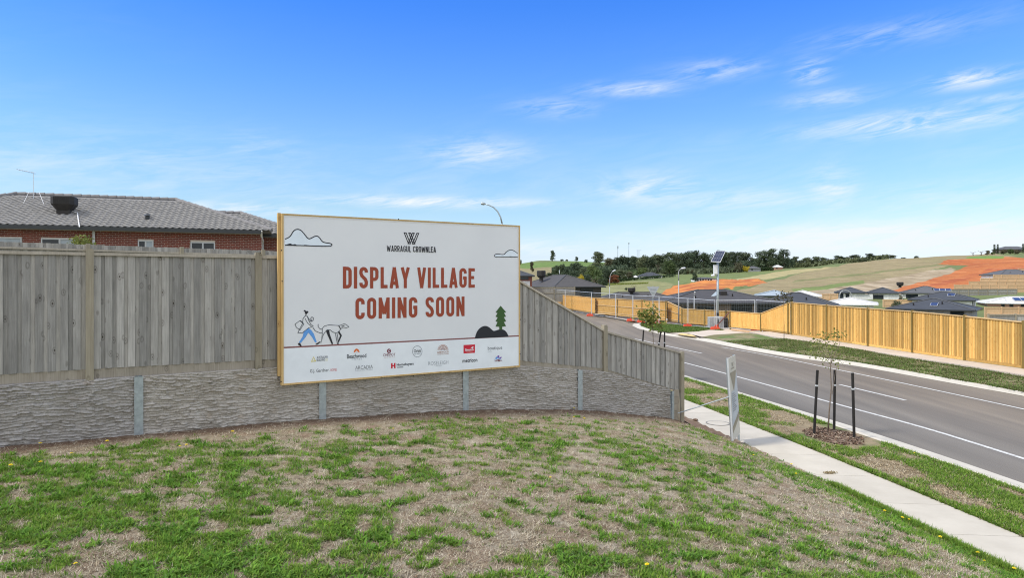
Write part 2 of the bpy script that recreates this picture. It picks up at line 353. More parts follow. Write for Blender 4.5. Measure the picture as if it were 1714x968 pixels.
# ------------------------------------------------------------------ the retaining wall line
Z0 = 10.75
def PT(t): Y = Z0 * (1 + .1423 * t); px = (232 + 383.7 * t) / (1 + .1423 * t); return Vector(((px - 857) / F * Y, Y, 0))
P0 = PT(0); DIR = (PT(4) - P0); LT = DIR.length / 4; DIR.normalize(); NRM = Vector((DIR.y, -DIR.x, 0))       # NRM points to the viewer
UP = Vector((0, 0, 1))
def WP(u, d, z): return P0 + DIR * u + NRM * d + UP * z
def wall_top(t): return np.interp(t, [-3, .74, 1.474, 2.0, 2.47, 3.265, 4.02, 4.3], [2.70, 2.70, 2.62, 2.52, 2.395, 2.11, 1.494, 1.3])
def pal_bot(t): return wall_top(t) + np.interp(t, [0, 2.47, 4], [.155, .115, .03])
def pal_top(t): return np.interp(t, [-3, 1.3, 1.7, 2.32, 2.47, 3.267, 4.12], [4.64, 4.64, 4.6, 4.41, 4.21, 3.06, 2.42])

# lawn height by distance s from the path's left edge
WB = [(-.605, 748), (0, 727), (1, 700), (2, 686.5), (3, 685), (4.0, 700)]
_s, _z = [0, .25], [.10, .17]
for t, y in WB[::-1]:
    p = PT(t); _s.append(float(path_l(p.y) - p.x)); _z.append(H - (y - HZ) / F * p.y)
_s += [24, 60]; _z += [_z[-1] + .12, _z[-1] + .3]
_k = np.linspace(0, 60, 1200); _zz = np.interp(_k, _s, _z); _zz = np.convolve(np.pad(_zz, 12, mode='edge'), np.ones(25) / 25, 'valid')
def lawn_z(x, y):
    s = path_l(y) - x
    return np.interp(s, _k, _zz) + .05 * (fbm(x * .5, y * .5, 3) - .5) * np.clip(s, 0, 1)

# ------------------------------------------------------------------ ground sheets
def paint(base, *layers):
    c = np.array(base, float)
    for f, cc in layers: f = np.clip(f, 0, 1)[:, None]; c = c * (1 - f) + np.array(cc) * f
    return c
M['lawn'] = attr_mat('dry_lawn', 1, 55, .42, .9, 90, .03, 9)
M['verge'] = attr_mat('verge_grass', 1, 30, .45, .8, 60, .03, 5)
M['terrain'] = attr_mat('hill_ground', 1, .45, .30, .5, .5, .6, 1.9)
def green_mask(x, y):      # where green clumps grow on the lawn
    a = fbm(x * 5.2, y * 6.6, 11, 3); b = fbm(x * .42, y * .42, 21, 2); c = fbm(x * 13, y * 14, 23, 2)
    edge = np.exp(-((path_l(y) - x - .45) / .9) ** 2)
    d = (P0.x - x) * -NRM.x + (P0.y - y) * -NRM.y
    left = np.clip((-x - 0) / 8, 0, 1) * .05
    return .72 * a + .28 * c + .42 * (b - .5) + edge * .24 + left - np.clip(1 - d / .9, 0, 1) * .5 - .02 - .4 * np.clip((y - 13.2) / 1.5, 0, 1) * np.clip(1.5 - (path_l(y) - x), 0, 1)
def lawn():
    xg, yg = np.meshgrid(np.arange(-22, 9.6, .08), np.arange(-14, 21, .08), indexing='ij')
    d = (xg - P0.x) * NRM.x + (yg - P0.y) * NRM.y; s = path_l(yg) - xg
    keep = (d > -.12) & (s > -.06) | ((xg > P0.x + 9.8) & (s > -.06) & (yg < 20.5))
    z = lawn_z(xg, yg) + .022 * (fbm(xg * 5, yg * 5, 31) - .5) * np.clip(s * 2, 0, 1)
    V = np.stack([xg, yg, z], -1).reshape(-1, 3); Fc = grid_faces(*xg.shape); k = keep.ravel(); Fc = Fc[k[Fc].all(1)]
    used = np.unique(Fc); mp = np.zeros(len(V), int); mp[used] = np.arange(len(used)); V = V[used]; Fc = mp[Fc]
    x, y = V[:, 0], V[:, 1]; dd = (x - P0.x) * NRM.x + (y - P0.y) * NRM.y; ss = path_l(y) - x
    g = green_mask(x, y); n1 = fbm(x * 1.1, y * 1.1, 41); n2 = fbm(x * 6, y * 6, 51)
    soil = np.clip((.75 - dd) / .5, 0, 1) * (n2 > .3)
    bank = np.clip(1 - np.abs(ss - .75) / .75, 0, 1) * np.clip((y - 12.5) / 2.5, 0, 1)
    c = paint(np.full((len(V), 3), (.36, .30, .215)), (np.clip((n1 - .45) * 4, 0, .7), (.30, .225, .155)), (np.clip((n2 - .55) * 5, 0, .6), (.44, .39, .31)), (np.clip((.44 - fbm(x * 3.3, y * 3.3, 57)) * 6, 0, .7), (.25, .165, .11)),
              (np.clip((g - .50) * 7, 0, .65), (.16, .18, .07)), (soil * .9, (.185, .115, .075)), (bank * .85, (.24, .16, .105)))
    tag(link('lawn', np_mesh('lawn', V, Fc, M['lawn'], c, True)), kind='structure')
lawn()
# verges
def strip_sheet(name, xl, xr, ya, yb, zl, zr, n, mname, crown=0, step=.12):
    ys = np.arange(ya, yb, step if yb < 47 else .3); w = np.linspace(0, 1, n)
    X = xl(ys)[:, None] * (1 - w) + xr(ys)[:, None] * w; Y = np.repeat(ys[:, None], n, 1)
    Z = zl * (1 - w) + zr * w + 0 * X + crown * (fbm(X * 2, Y * 2, 5) - .5) * np.sin(w * math.pi)
    V = np.stack([X, Y, Z], -1).reshape(-1, 3)[:, :]; Fc = grid_faces(len(ys), n)[:, ::-1]
    x, y = V[:, 0], V[:, 1]; ww = np.tile(w, len(ys))
    g = fbm(x * 1.2, y * .8, 61, 4); e = np.clip(1 - np.minimum(ww, 1 - ww) * 7, 0, 1); n2 = fbm(x * 5, y * 5, 65)
    c = paint(np.full((len(V), 3), (.29, .23, .145)), (np.clip((n2 - .5) * 4, 0, .5), (.21, .15, .10)), (np.clip((g - .46) * 6 + e * .8, 0, .92), (.105, .165, .042)))
    return tag(link(name, np_mesh(name, V, Fc, M[mname], c, True)), kind='structure')
strip_sheet('near_verge', path_r, kerb_b, -14, 48, .125, .135, 34, 'verge', .05)
# far verge and lawn patch as draped polygons
def poly_sheet(name, poly, z, step, dens=.46):
    x0, y0 = np.min(poly, 0); x1, y1 = np.max(poly, 0)
    X, Y = np.meshgrid(np.arange(x0, x1, step), np.arange(y0, y1, step), indexing='ij'); k = inpoly(X, Y, poly).ravel()
    Z = z(X, Y) if callable(z) else np.full(X.shape, z); V = np.stack([X, Y, Z], -1).reshape(-1, 3); Fc = grid_faces(*X.shape); Fc = Fc[k[Fc].all(1)]
    used = np.unique(Fc); mp = np.zeros(len(V), int); mp[used] = np.arange(len(used)); V = V[used]; Fc = mp[Fc]; x, y = V[:, 0], V[:, 1]
    g = fbm(x * .9, y * .7, 61, 4); n2 = fbm(x * 4, y * 4, 65)
    c = paint(np.full((len(V), 3), (.26, .225, .13)), (np.clip((n2 - .5) * 4, 0, .5), (.16, .125, .08)), (np.clip((g - dens) * 6 + .25, 0, .92), (.12, .175, .055)))
    return tag(link(name, np_mesh(name, V, Fc, M['verge'], c, True)), kind='structure')
top_pts = [tuple(G(a, b, .32)[:2]) for a, b in vt]
ext_top = [(24.6, 10), (26.2, -14)]
fv_poly = [(float(fk_b(y)), y) for y in np.linspace(-14, 47.2, 60)] + [tuple(G(1178, 563.5, .2)[:2])] + top_pts + ext_top
def fv_z(x, y):
    return .13 + .19 * np.clip((x - fk_b(y)) / 4.5, 0, 1) + .04 * (fbm(x, y, 9) - .5)
poly_sheet('far_verge', fv_poly, fv_z, .16, .44)
p1 = [(1072, 543), (1078, 547), (1093, 553), (1114, 556.3), (1143, 556.8), (1168, 555), (1187, 552.3), (1205, 553.2), (1213, 553), (1187, 549), (1134, 544.5), (1101, 543)]
poly_sheet('corner_verge', [tuple(G(a, b, .16)[:2]) for a, b in p1], .165, .14, .36)

# asphalt
m, t, b = base_mat('asphalt'); co = t.new('ShaderNodeTexCoord').outputs['Object']
big = t.noise(t.mapping(co, scale=(.5, .07, 1), rot=(0, 0, R(10))), 1.0, 6, .6); gr = t.noise(co, 55, 3, .7)
c_ = t.mix(t.mrange(big, .38, .62), (.172, .146, .117), (.225, .190, .149))
sp = t.new('ShaderNodeSeparateXYZ'); t.l.new(co, sp.inputs[0])
lane = t.mrange(t.math('ADD', t.math('ADD', sp.outputs[0], t.math('MULTIPLY', sp.outputs[1], .17)), t.math('MULTIPLY', t.noise(co, .4, 3), 2.0)), 16.0, 20.5)
c_ = t.mix(lane, t.mix(t.mrange(big, .38, .62), (.154, .140, .122), (.186, .170, .149)), c_)
trk = t.noise(t.mapping(co, scale=(1.3, .02, 1), rot=(0, 0, R(10.5))), 1.0, 3, .5)
c_ = t.mix(1.0, c_, t.ramp(trk, [(.35, (.86, .86, .87)), (.65, (1.10, 1.09, 1.07))]), 'MULTIPLY')
c_ = t.mix(1.0, c_, t.ramp(gr, [(.3, (.66,) * 3), (.7, (1.34,) * 3)]), 'MULTIPLY')
t.put(b.inputs['Base Color'], c_); b.inputs['Roughness'].default_value = .92; b.inputs['Specular IOR Level'].default_value = .25
bn = t.new('ShaderNodeBump'); bn.inputs['Strength'].default_value = .5; bn.inputs['Distance'].default_value = .01; t.l.new(gr, bn.inputs['Height']); t.l.new(bn.outputs[0], b.inputs['Normal'])
M['asphalt'] = m
ret = [(1187, 573.5), (1151, 567), (1114, 562), (1084, 554.5), (1067.5, 550.3), (1058, 545.3), (1061, 542.3), (1069, 541.2)]            # kerb return, road side
ret_in = [(1187, 567.5), (1160, 562.3), (1118, 558.6), (1091, 552.2), (1077, 547.6), (1071.5, 544.0), (1071.5, 542.0), (1073, 541.0)]
far_edge = [(1055, 539.5), (1031, 535.0), (997, 528.2), (963.6, 523)]
road_out = [(float(kerb_f(y)), y, 0) for y in np.linspace(-14, 90, 60)] + [tuple(G(a, b, 0)) for a, b in far_edge[::-1]] + [tuple(G(a, b, 0)) for a, b in ret[::-1]] + [(float(fk_f(y)), y, 0) for y in np.linspace(46.5, -14, 40)]
tag(link('road', ngon_mesh('road', road_out, M['asphalt'])), kind='structure')
# kerbs
def kerb_sweep(name, A, B, label=None):
    V = []; n = len(A)
    prof = [(0, .006), (.42, .012), (.55, .035), (.68, .115), (.8, .135), (1, .138), (1.0, -.05)]
    for a, b_ in zip(A, B):
        for w, z in prof: V.append((a[0] * (1 - w) + b_[0] * w, a[1] * (1 - w) + b_[1] * w, z))
    me = np_mesh(name, np.array(V), grid_faces(n, len(prof))[:, ::-1], M['kerb'], None, False)
    o = link(name, me); return tag(o, kind='structure')
ys = np.linspace(-14, 60, 120)
kerb_sweep('near_kerb', [(float(kerb_f(y)), y) for y in ys], [(float(kerb_b(y)), y) for y in ys])
ys = np.linspace(-14, 46.4, 100)
fa = [(float(fk_f(y)), y) for y in ys] + [tuple(G(a, b_, 0)[:2]) for a, b_ in ret[1:]]
fbk = [(float(fk_b(y)), y) for y in ys] + [tuple(G(a, b_, .13)[:2]) for a, b_ in ret_in[1:]]
kerb_sweep('far_kerb', fa, fbk)
ea = [tuple(G(a, b_, 0)[:2]) for a, b_ in far_edge]; eb = [(x + .15, y + .9) for x, y in ea]
kerb_sweep('junction_kerb', ea, eb)
# painted lines
def paint_line(name, fx, ya, yb, w, label):
    ys = np.linspace(ya, yb, max(2, int((yb - ya) / .8))); x = fx(ys); dx = np.gradient(x, ys); s = np.sqrt(1 + dx * dx)
    V = np.concatenate([np.stack([x - w * s / 2, ys, 0 * ys + .004], 1), np.stack([x + w * s / 2, ys, 0 * ys + .004], 1)]); n = len(ys); i = np.arange(n - 1)
    o = link(name, np_mesh(name, V, np.stack([i, i + n, i + n + 1, i + 1], 1), M['line'])); return tag(o, kind='structure')
paint_line('near_edge_line', near_line, -14, 40, .13, '')
paint_line('far_edge_line', far_line, -14, 43.4, .12, '')
cen = lambda y: (near_line(y) * .5 + far_line(np.minimum(y, 43)) * .5) - .0
def seg_line(a, b_):
    A, B = G(*a, 0), G(*b_, 0); return lambda y: np.interp(y, [B.y, A.y], [B.x, A.x]) if B.y < A.y else np.interp(y, [A.y, B.y], [A.x, B.x])
for a, b_ in (((1114, 579), (1175, 592)), ((1405.4, 644.3), (1515.7, 670.6)), ((1062, 567.5), (1098, 575.5))):
    A, B = G(*a, 0), G(*b_, 0); paint_line('centre_dash', seg_line(a, b_), min(A.y, B.y), max(A.y, B.y), .13, '')
for y in (18.3, 12.2, 6, 0): paint_line('centre_dash', cen, y - 3.9, y, .13, '')
# footpath slabs
fp = bpy.data.objects.new('footpath', None); COL.objects.link(fp); fp['kind'] = 'structure'; WL[fp.name] = Vector((0, 0, 0))
def slab(ya, yb, xl, xr, z, m, parent, sk=-.10):
    mb = MB(); n = 4; top = []
    for i in range(n + 1):
        y = ya + (yb - ya) * i / n
        top.append((Vector((float(xl(y)), y + sk * 0, z)), Vector((float(xr(y)), y + sk * 1.37, z))))
    for i in range(n):
        k = len(mb.v); mb.v += [top[i][0], top[i][1], top[i + 1][1], top[i + 1][0]]; mb.f.append((k, k + 1, k + 2, k + 3))
    dn = Vector((0, 0, -.09))
    mb.quad(top[0][0] + dn, top[0][1] + dn, top[0][1], top[0][0]); mb.quad(top[n][0], top[n][1], top[n][1] + dn, top[n][0] + dn)
    for i in range(n):
        mb.quad(top[i][0], top[i + 1][0], top[i + 1][0] + dn, top[i][0] + dn); mb.quad(top[i + 1][1], top[i][1], top[i][1] + dn, top[i + 1][1] + dn)
    return part('slab', mb, m, parent)
js = [-14.0]
while js[-1] < 9: js.append(js[-1] + 1.75)
js = [y for y in js if y < 8.4] + [9.45, 11.0, 12.55, 14.36, 16.1, 17.8, 19.5, 21.2, 22.9, 24.6, 26.4, 28.2, 30.0, 33, 36, 39, 42, 46]
for a, b_ in zip(js, js[1:]): slab(a + .006, b_ - .006, path_l, path_r, .13, M['concrete'], fp)
ffp = bpy.data.objects.new('far_footpath', None); COL.objects.link(ffp); ffp['kind'] = 'structure'; WL[ffp.name] = Vector((0, 0, 0))
TL = line(vt[2:], .34, ext_top); BL = line(fb, .36, [(26.0, 10), (27.6, -14)], [(19.3, 56)])
yy = list(np.arange(-14, 54, 2.0))
for a, b_ in zip(yy, yy[1:]): slab(a + .008, b_ - .008, lambda y: min(float(TL(y)), float(BL(y)) - .3) , lambda y: float(BL(y)) - .06, .345, M['path_far'], ffp, .1)
# concrete crossing between the two grass areas, with the yellow tactile ramp
cr = [(1187, 567), (1151, 562.0), (1120, 558.4), (1143, 556.9), (1168, 555.1), (1187, 552.4), (1213, 552.6), (1187, 548.6), (1134, 544.0), (1190, 546.8), (1270, 553), (1300, 557), (1322, 560), (1332, 568.2), (1299, 565), (1267, 558.4), (1247, 557.6), (1195, 560.8), (1170, 565)]
tag(link('corner_footpath', ngon_mesh('corner_footpath', [tuple(G(a, b_, .155)) for a, b_ in cr], M['path_far'])), kind='structure')
ta = [(1134, 560.2), (1150, 562.4), (1166, 564.4), (1158, 560.4), (1140, 558.2)]
tag(link('tactile_ramp', ngon_mesh('tactile_ramp', [tuple(G(a, b_, .161)) for a, b_ in ta], M['yellow_tactile'])), kind='structure')
# soil in front of the far fence, and soil along the yellow fence
M['dirt'] = mat('bare_soil', (.20, .145, .10), (.12, .085, .06), 1, 1.2, 7, bump=.5, bscale=8, bdist=.06)
so_ = [(1055, 538.0), (1031, 533.5), (997, 527.2), (963, 522), (930, 514), (915, 511), (1000, 521), (1084, 529), (1118, 533), (1180, 541), (1216, 546), (1190, 547.2), (1134, 543.8), (1101, 542.4), (1075, 540.5)]
tag(link('soil_bank', ngon_mesh('soil_bank', [tuple(G(a, b_, .11)) for a, b_ in so_], M['dirt'])), kind='structure')

# ------------------------------------------------------------------ far terrain
COLS = {
 -900: [(95, 533), (200, 500), (400, 468), (900, 445), (1600, 452)],
 600: [(95, 533), (150, 512), (250, 492), (400, 470), (900, 440), (1600, 448)],
 870: [(95, 533), (150, 512), (250, 490), (400, 470), (700, 455), (1000, 440.5), (1600, 448)],
 905: [(95, 533), (150, 511), (250, 489), (400, 469), (700, 454), (1000, 435.5), (1600, 446)],
 960: [(95, 533), (150, 510), (250, 488), (400, 468), (700, 452), (1000, 436.5), (1600, 446)],
 1010: [(95, 533), (150, 505), (220, 492), (300, 480), (420, 464), (700, 449), (1000, 439), (1600, 446)],
 1100: [(95, 533), (150, 505), (200, 494), (260, 482), (340, 468), (450, 458), (600, 452), (900, 447), (1600, 452)],
 1180: [(95, 533), (150, 500), (200, 484), (240, 475), (300, 471), (380, 462), (500, 455.5), (800, 450), (1600, 453)],
 1250: [(95, 535), (150, 497), (200, 484), (270, 474), (330, 467), (400, 460), (500, 453), (800, 449), (1600, 453)],
 1330: [(95, 535), (150, 496), (200, 487), (300, 471), (400, 458), (520, 449), (700, 446), (1600, 452)],
 1420: [(95, 535), (150, 497), (200, 485), (300, 465), (400, 450), (480, 440.5), (560, 441.5), (1600, 452)],
 1500: [(95, 535), (150, 497), (220, 483), (300, 464), (400, 446), (490, 433), (600, 434.5), (1600, 446)],
 1600: [(95, 535), (150, 500), (200, 488), (300, 463), (400, 443), (500, 429), (580, 428), (700, 430), (1600, 440)],
 1714: [(95, 535), (150, 502), (180, 486), (230, 462), (300, 449), (400, 436), (500, 427), (580, 421), (700, 422), (1600, 436)],
 2000: [(95, 535), (150, 498), (200, 470), (300, 445), (400, 430), (500, 420), (600, 412), (1600, 430)],
 2900: [(95, 535), (150, 505), (200, 480), (300, 450), (400, 435), (500, 425), (600, 418), (1600, 430)]}
CK = sorted(COLS)
YS = np.concatenate([np.linspace(88, 200, 60), np.linspace(203, 620, 170), np.geomspace(630, 1600, 60)])
ZC = np.array([np.interp(YS, [60] + [q[0] for q in COLS[k]], [-1.4] + [H - (q[1] - HZ) / F * q[0] for q in COLS[k]]) for k in CK])
for i in range(len(CK)):
    zp = np.pad(ZC[i], 3, mode='edge'); ZC[i] = np.convolve(zp, np.ones(7) / 7, 'valid')
def terr(px, Y):
    px = np.atleast_1d(np.asarray(px, float)); Y = np.atleast_1d(np.asarray(Y, float)); px, Y = np.broadcast_arrays(px, Y)
    i = np.clip(np.searchsorted(CK, px, 'right') - 1, 0, len(CK) - 2); k = np.array(CK, float); w = np.clip((px - k[i]) / (k[i + 1] - k[i]), 0, 1); w = w * w * (3 - 2 * w)
    yi = np.clip(np.interp(Y, YS, np.arange(len(YS))), 0, len(YS) - 1.001); a = yi.astype(int); f = yi - a
    def at(c): return ZC[c, a] * (1 - f) + ZC[c, a + 1] * f
    return at(i) * (1 - w) + at(i + 1) * w
def depth_at(px, py, ymin=130):
    y = np.linspace(ymin, 1400, 2500); q = HZ + (H - terr(px, y)) * F / y
    k = np.argmax(q <= py); return float(y[k]) if q[k] <= py else float(y[np.argmin(q)])
def far_terrain():
    pxs = np.concatenate([np.linspace(-900, 840, 60), np.arange(848, 1740, 3.0), np.linspace(1745, 2900, 70)])
    PX, YY = np.meshgrid(pxs, YS, indexing='ij'); Z = terr(PX, YY); X = (PX - 857) / F * YY
    PY = HZ + (H - Z) * F / YY
    # ruts, mounds and small relief
    mound = inpoly(PX, PY, [(1100, 500), (1118, 484), (1150, 474), (1200, 469), (1275, 469), (1250, 481), (1190, 492)])
    Z = Z + mound * 2.2 * (fbm(X * .12, YY * .14, 71) - .45) + .35 * (fbm(X * .05, YY * .05, 72) - .5) * np.clip((YY - 140) / 80, 0, 1)
    px = PX.ravel() + 16 * (fbm(PX.ravel() * .05, PY.ravel() * .12, 81) - .5); py = PY.ravel() + 3.2 * (fbm(PX.ravel() * .035, PY.ravel() * .3, 82) - .5)
    n = fbm(X.ravel() * .06, YY.ravel() * .03, 83); n2 = fbm(X.ravel() * .3, YY.ravel() * .12, 84); st0 = fbm(X.ravel() * .03, YY.ravel() * .2, 85)
    c = np.full((px.size, 3), (.155, .185, .070))
    def reg(poly, colr, amt=.95, nn=None):
        nonlocal c
        f = inpoly(px, py, poly) * amt
        if nn is not None: f = f * np.clip(nn, 0, 1)
        c = paint(c, (f, colr))
    reg([(800, 460), (840, 449), (930, 447), (960, 456), (900, 475), (800, 475)], (.30, .235, .13), .7)
    reg([(860, 441), (1010, 436), (1010, 447), (860, 449)], (.135, .21, .05), .8)
    reg([(985, 515), (1000, 476), (1090, 470), (1130, 476), (1100, 500), (1080, 515)], (.26, .25, .115), .8)
    reg([(1130, 476), (1130, 462), (1200, 457), (1330, 450), (1340, 455), (1240, 470), (1160, 474)], (.165, .20, .068), .8)
    reg([(1215, 470), (1330, 451), (1420, 445), (1330, 459), (1275, 470), (1230, 474)], (.42, .35, .175), .85)
    tan = [(1200, 500), (1240, 486), (1290, 472), (1345, 457), (1425, 441), (1500, 433), (1600, 427), (1660, 424), (1700, 430), (1600, 440), (1560, 452), (1640, 452), (1560, 470), (1500, 500)]
    reg(tan, (.315, .245, .135), .9); reg(tan, (.25, .215, .105), .7, (n - .42) * 4)
    reg([(1330, 470), (1500, 451), (1600, 439), (1604, 441), (1500, 454), (1330, 473)], (.13, .17, .05), .55)
    reg([(1320, 484), (1380, 479), (1440, 470), (1445, 474), (1390, 484), (1330, 489)], (.15, .22, .055), .8)
    stub = [(1330, 490), (1400, 482), (1470, 470), (1540, 456), (1590, 448), (1600, 450), (1580, 462), (1540, 474), (1500, 500), (1330, 500)]
    reg(stub, (.36, .28, .18), .85); reg(stub, (.48, .39, .28), .6, (n2 - .55) * 6); reg(stub, (.27, .20, .12), .8, (.45 - n2) * 6)
    orr = [(1570, 443), (1590, 435), (1650, 431.5), (1760, 431), (1900, 438), (1900, 480), (1760, 476), (1640, 478), (1600, 486), (1560, 492), (1488, 487), (1512, 480), (1555, 470), (1585, 458), (1610, 449), (1625, 444.5), (1600, 443.5)]
    reg(orr, (.47, .150, .045), .97); reg(orr, (.37, .105, .036), .7, (n - .5) * 5); reg([(1620, 462), (1660, 450), (1714, 446), (1714, 452), (1650, 460), (1610, 472), (1560, 480), (1520, 484), (1560, 476)], (.34, .085, .035), .7, (st0 - .3) * 4); reg(orr, (.55, .25, .10), .5, (n2 - .62) * 8)
    om = [(1080, 520), (1098, 500), (1112, 487), (1135, 478.5), (1160, 474.5), (1200, 470), (1275, 470.5), (1290, 474), (1240, 482), (1195, 491), (1170, 500), (1140, 520)]
    reg(om, (.54, .205, .058), .97); reg(om, (.38, .115, .045), .9, (fbm(X.ravel() * .10, YY.ravel() * .22, 88) - .47) * 8); reg([(1080, 512), (1110, 496), (1150, 497), (1190, 489), (1180, 500), (1130, 515)], (.66, .42, .20), .7)
    reg([(1615, 430.5), (1650, 428.5), (1680, 429), (1680, 432.5), (1620, 433)], (.14, .26, .05), .85)
    st_ = fbm(X.ravel() * .03 + .6 * n, YY.ravel() * .30, 86, 3); sp_ = fbm(X.ravel() * .5, YY.ravel() * .5, 87, 2)
    c *= .88; c *= (.62 + .36 * n2 + .40 * st_ + .24 * (sp_ - .25))[:, None]
    V = np.stack([X, YY, Z], -1).reshape(-1, 3)
    tag(link('hills', np_mesh('hills', V, grid_faces(*PX.shape), M['terrain'], c, True)), kind='structure')
far_terrain()
M['ground'] = mat('grass_ground', (.145, .160, .065), (.20, .165, .085), 1, .05, 8)
mb = MB(); ring = [Vector((7000 * math.cos(k * math.pi / 24), 7000 * math.sin(k * math.pi / 24), -1.6)) for k in range(48)]; mb.f.append(tuple(range(48))); mb.v = ring
tag(part('ground', mb, M['ground'], None), kind='structure')
# raised yards behind the retaining wall
def yard():
    uu, dd = np.meshgrid(np.arange(-42, 60, .8), np.concatenate([[-.14], np.arange(-.9, -75, -1.2)]), indexing='ij')
    x = P0.x + DIR.x * uu + NRM.x * dd; y = P0.y + DIR.y * uu + NRM.y * dd
    s = path_l(np.clip(y, -14, 88)) - x
    z = np.interp(s, [0, .4, 2, 5, 8, 13, 22, 32, 60], [.06, .12, 1.0, 1.9, 2.3, 2.6, 3.2, 3.85, 4.2])
    z = np.minimum(z, wall_top(uu / LT) - .06 + .10 * -dd); z = np.where(y > 55, z * np.clip((95 - y) / 40, 0, 1) - .3 * np.clip((y - 55) / 40, 0, 1), z)
    k = (s > .0).ravel(); V = np.stack([x, y, z], -1).reshape(-1, 3); Fc = grid_faces(*uu.shape); Fc = Fc[k[Fc].all(1)]
    c = np.full((len(V), 3), (.17, .16, .08)); tag(link('neighbour_yard', np_mesh('neighbour_yard', V, Fc, M['terrain'], c, True)), kind='structure')
yard()

# ------------------------------------------------------------------ retaining wall
rw = thing('retaining_wall', 'low grey concrete retaining wall of rock-faced panels under the weathered fence', 'retaining wall', WP(0, 0, 2.0))
M['rock'] = None
m, t, b = base_mat('rock_face_concrete'); co = t.new('ShaderNodeTexCoord').outputs['Object']; oi = t.new('ShaderNodeObjectInfo').outputs['Random']
n1 = t.noise(t.mapping(co, scale=(1, 1, 1.6)), 1.6, 6, .6); n2 = t.noise(co, 45, 4, .6); n3 = t.noise(t.mapping(co, scale=(1, 1, .35)), 3.2, 4, .6)
c_ = t.mix(t.mrange(n1, .35, .65), (.36, .33, .285), (.47, .44, .395)); c_ = t.mix(t.mrange(n3, .56, .74, 0, .55), c_, (.50, .485, .455))
c_ = t.mix(t.mrange(t.noise(t.mapping(co, scale=(1, 1, 2.2)), 2.6, 4), .60, .74, 0, .5), c_, (.36, .27, .18))
c_ = t.mix(1.0, c_, t.ramp(n2, [(.3, (.78,) * 3), (.7, (1.2,) * 3)]), 'MULTIPLY'); c_ = t.mix(1.0, c_, t.ramp(oi, [(0, (.88, .88, .90)), (1, (1.07, 1.05, 1.02))]), 'MULTIPLY')
t.put(b.inputs['Base Color'], c_); b.inputs['Roughness'].default_value = .95; b.inputs['Specular IOR Level'].default_value = .2
bn = t.new('ShaderNodeBump'); bn.inputs['Strength'].default_value = .5; bn.inputs['Distance'].default_value = .012; t.l.new(n2, bn.inputs['Height']); t.l.new(bn.outputs[0], b.inputs['Normal'])
M['rock'] = m
def rock_panel(ta, tb, seed):
    ua, ub = ta * LT + (.05 if abs(ta - round(ta)) < .01 else 0), tb * LT - .05
    nu, nv = int((ub - ua) / .018), 120
    u = np.linspace(ua, ub, nu)[:, None] + np.zeros((1, nv)); w = np.linspace(0, 1, nv)[None, :] + np.zeros((nu, 1))
    zt = wall_top(u / LT); pt_y = P0.y + DIR.y * u; zb = np.minimum(lawn_z(P0.x + DIR.x * u, pt_y) - .12, zt - .3); v = zb + (zt - zb) * w
    # slate-like ledges: wavy rows, each broken into stones that stand proud by different amounts
    wv = v + .016 * (fbm(u * 2.6, v * 5, seed) - .5) + .034 * (fbm(u * 9, v * 12, seed + 1) - .5) + u * .012
    bd = np.floor(v / .17 + .4 * fbm(u * .9, v * .5, seed + 8)); cu = u / .24 + 9 * _h(bd, bd * 0, seed + 9) + .35 * fbm(u * 8, v * 10, seed + 10); ci = np.floor(cu); fc = cu - ci
    wv = wv + .044 * _h(ci, bd, seed + 11) + .014 * (_h(ci, bd, seed + 12) - .5) * (fc - .5) * 4
    row_h = .044; r = wv / row_h + 1.1 * (vn(u * 1.7, v * 2.5, seed + 2) - .5); ri = np.floor(r); fr = r - ri
    st = u / (.08 + .16 * _h(ri, 0 * ri, 5 + seed)) + 17 * _h(ri, ri * 0 + 2, seed) + .6 * (fbm(u * 12, v * 12, seed + 3) - .5); si = np.floor(st); fs = st - si
    pr = .008 + .060 * _h(ri, si, seed + 4)
    edge = np.clip(np.minimum(fs, 1 - fs) * 9, .45, 1)
    d = pr * (1.0 - .82 * fr) * edge + .026 * (fbm(u * 15, v * 24, seed + 6) - .5) - .022 * (fr < .14)
    d = d + .010 * (fbm(u * 1.5, v * 3, seed + 7) - .5)
    band = (np.abs(w - 1) < .5 / nv); d = np.where(band, d * .4, d)
    X = P0.x + DIR.x * u + NRM.x * d; Y = P0.y + DIR.y * u + NRM.y * d
    V = np.stack([X, Y, v], -1).reshape(-1, 3); Fc = grid_faces(nu, nv)
    # top edge back to the fence
    b0 = len(V); tV = []
    for i in range(nu): tV.append((P0.x + DIR.x * u[i, -1] - NRM.x * .13, P0.y + DIR.y * u[i, -1] - NRM.y * .13, v[i, -1]))
    V = np.concatenate([V, np.array(tV)]); i = np.arange(nu - 1); Fc = np.concatenate([Fc, np.stack([i * nv + nv - 1, (i + 1) * nv + nv - 1, b0 + i + 1, b0 + i], 1)])
    V = V - np.array(WL[rw.name])
    return link('rock_panel', np_mesh('rock_panel', V, Fc, M['rock'], None, False), rw)
for k, (a, b_) in enumerate([(-2, -1), (-1, 0), (0, 1), (1, 2), (2, 3), (3, 3.985)]): rock_panel(a, b_, 10 + k * 7)
for t_ in (-2, -1, 0, 1, 2, 3, 3.99):
    u = t_ * LT; zt = float(wall_top(t_)) - (.0 if t_ < 3.5 else .03); p = WP(u, 0, 0); zb = float(lawn_z(p.x, p.y)) - .2
    wq = .125 if t_ < 3.5 else .07
    mb = MB(); A3 = (DIR, NRM, UP)
    mb.box(WP(u, .042, (zt + zb) / 2), wq, .010, zt - zb, A3); mb.box(WP(u, -.02, (zt + zb) / 2 - .004), .012, .112, zt - zb, A3); mb.box(WP(u, -.085, (zt + zb) / 2), wq, .010, zt - zb, A3)
    part('steel_post', mb, M['galv'], rw)

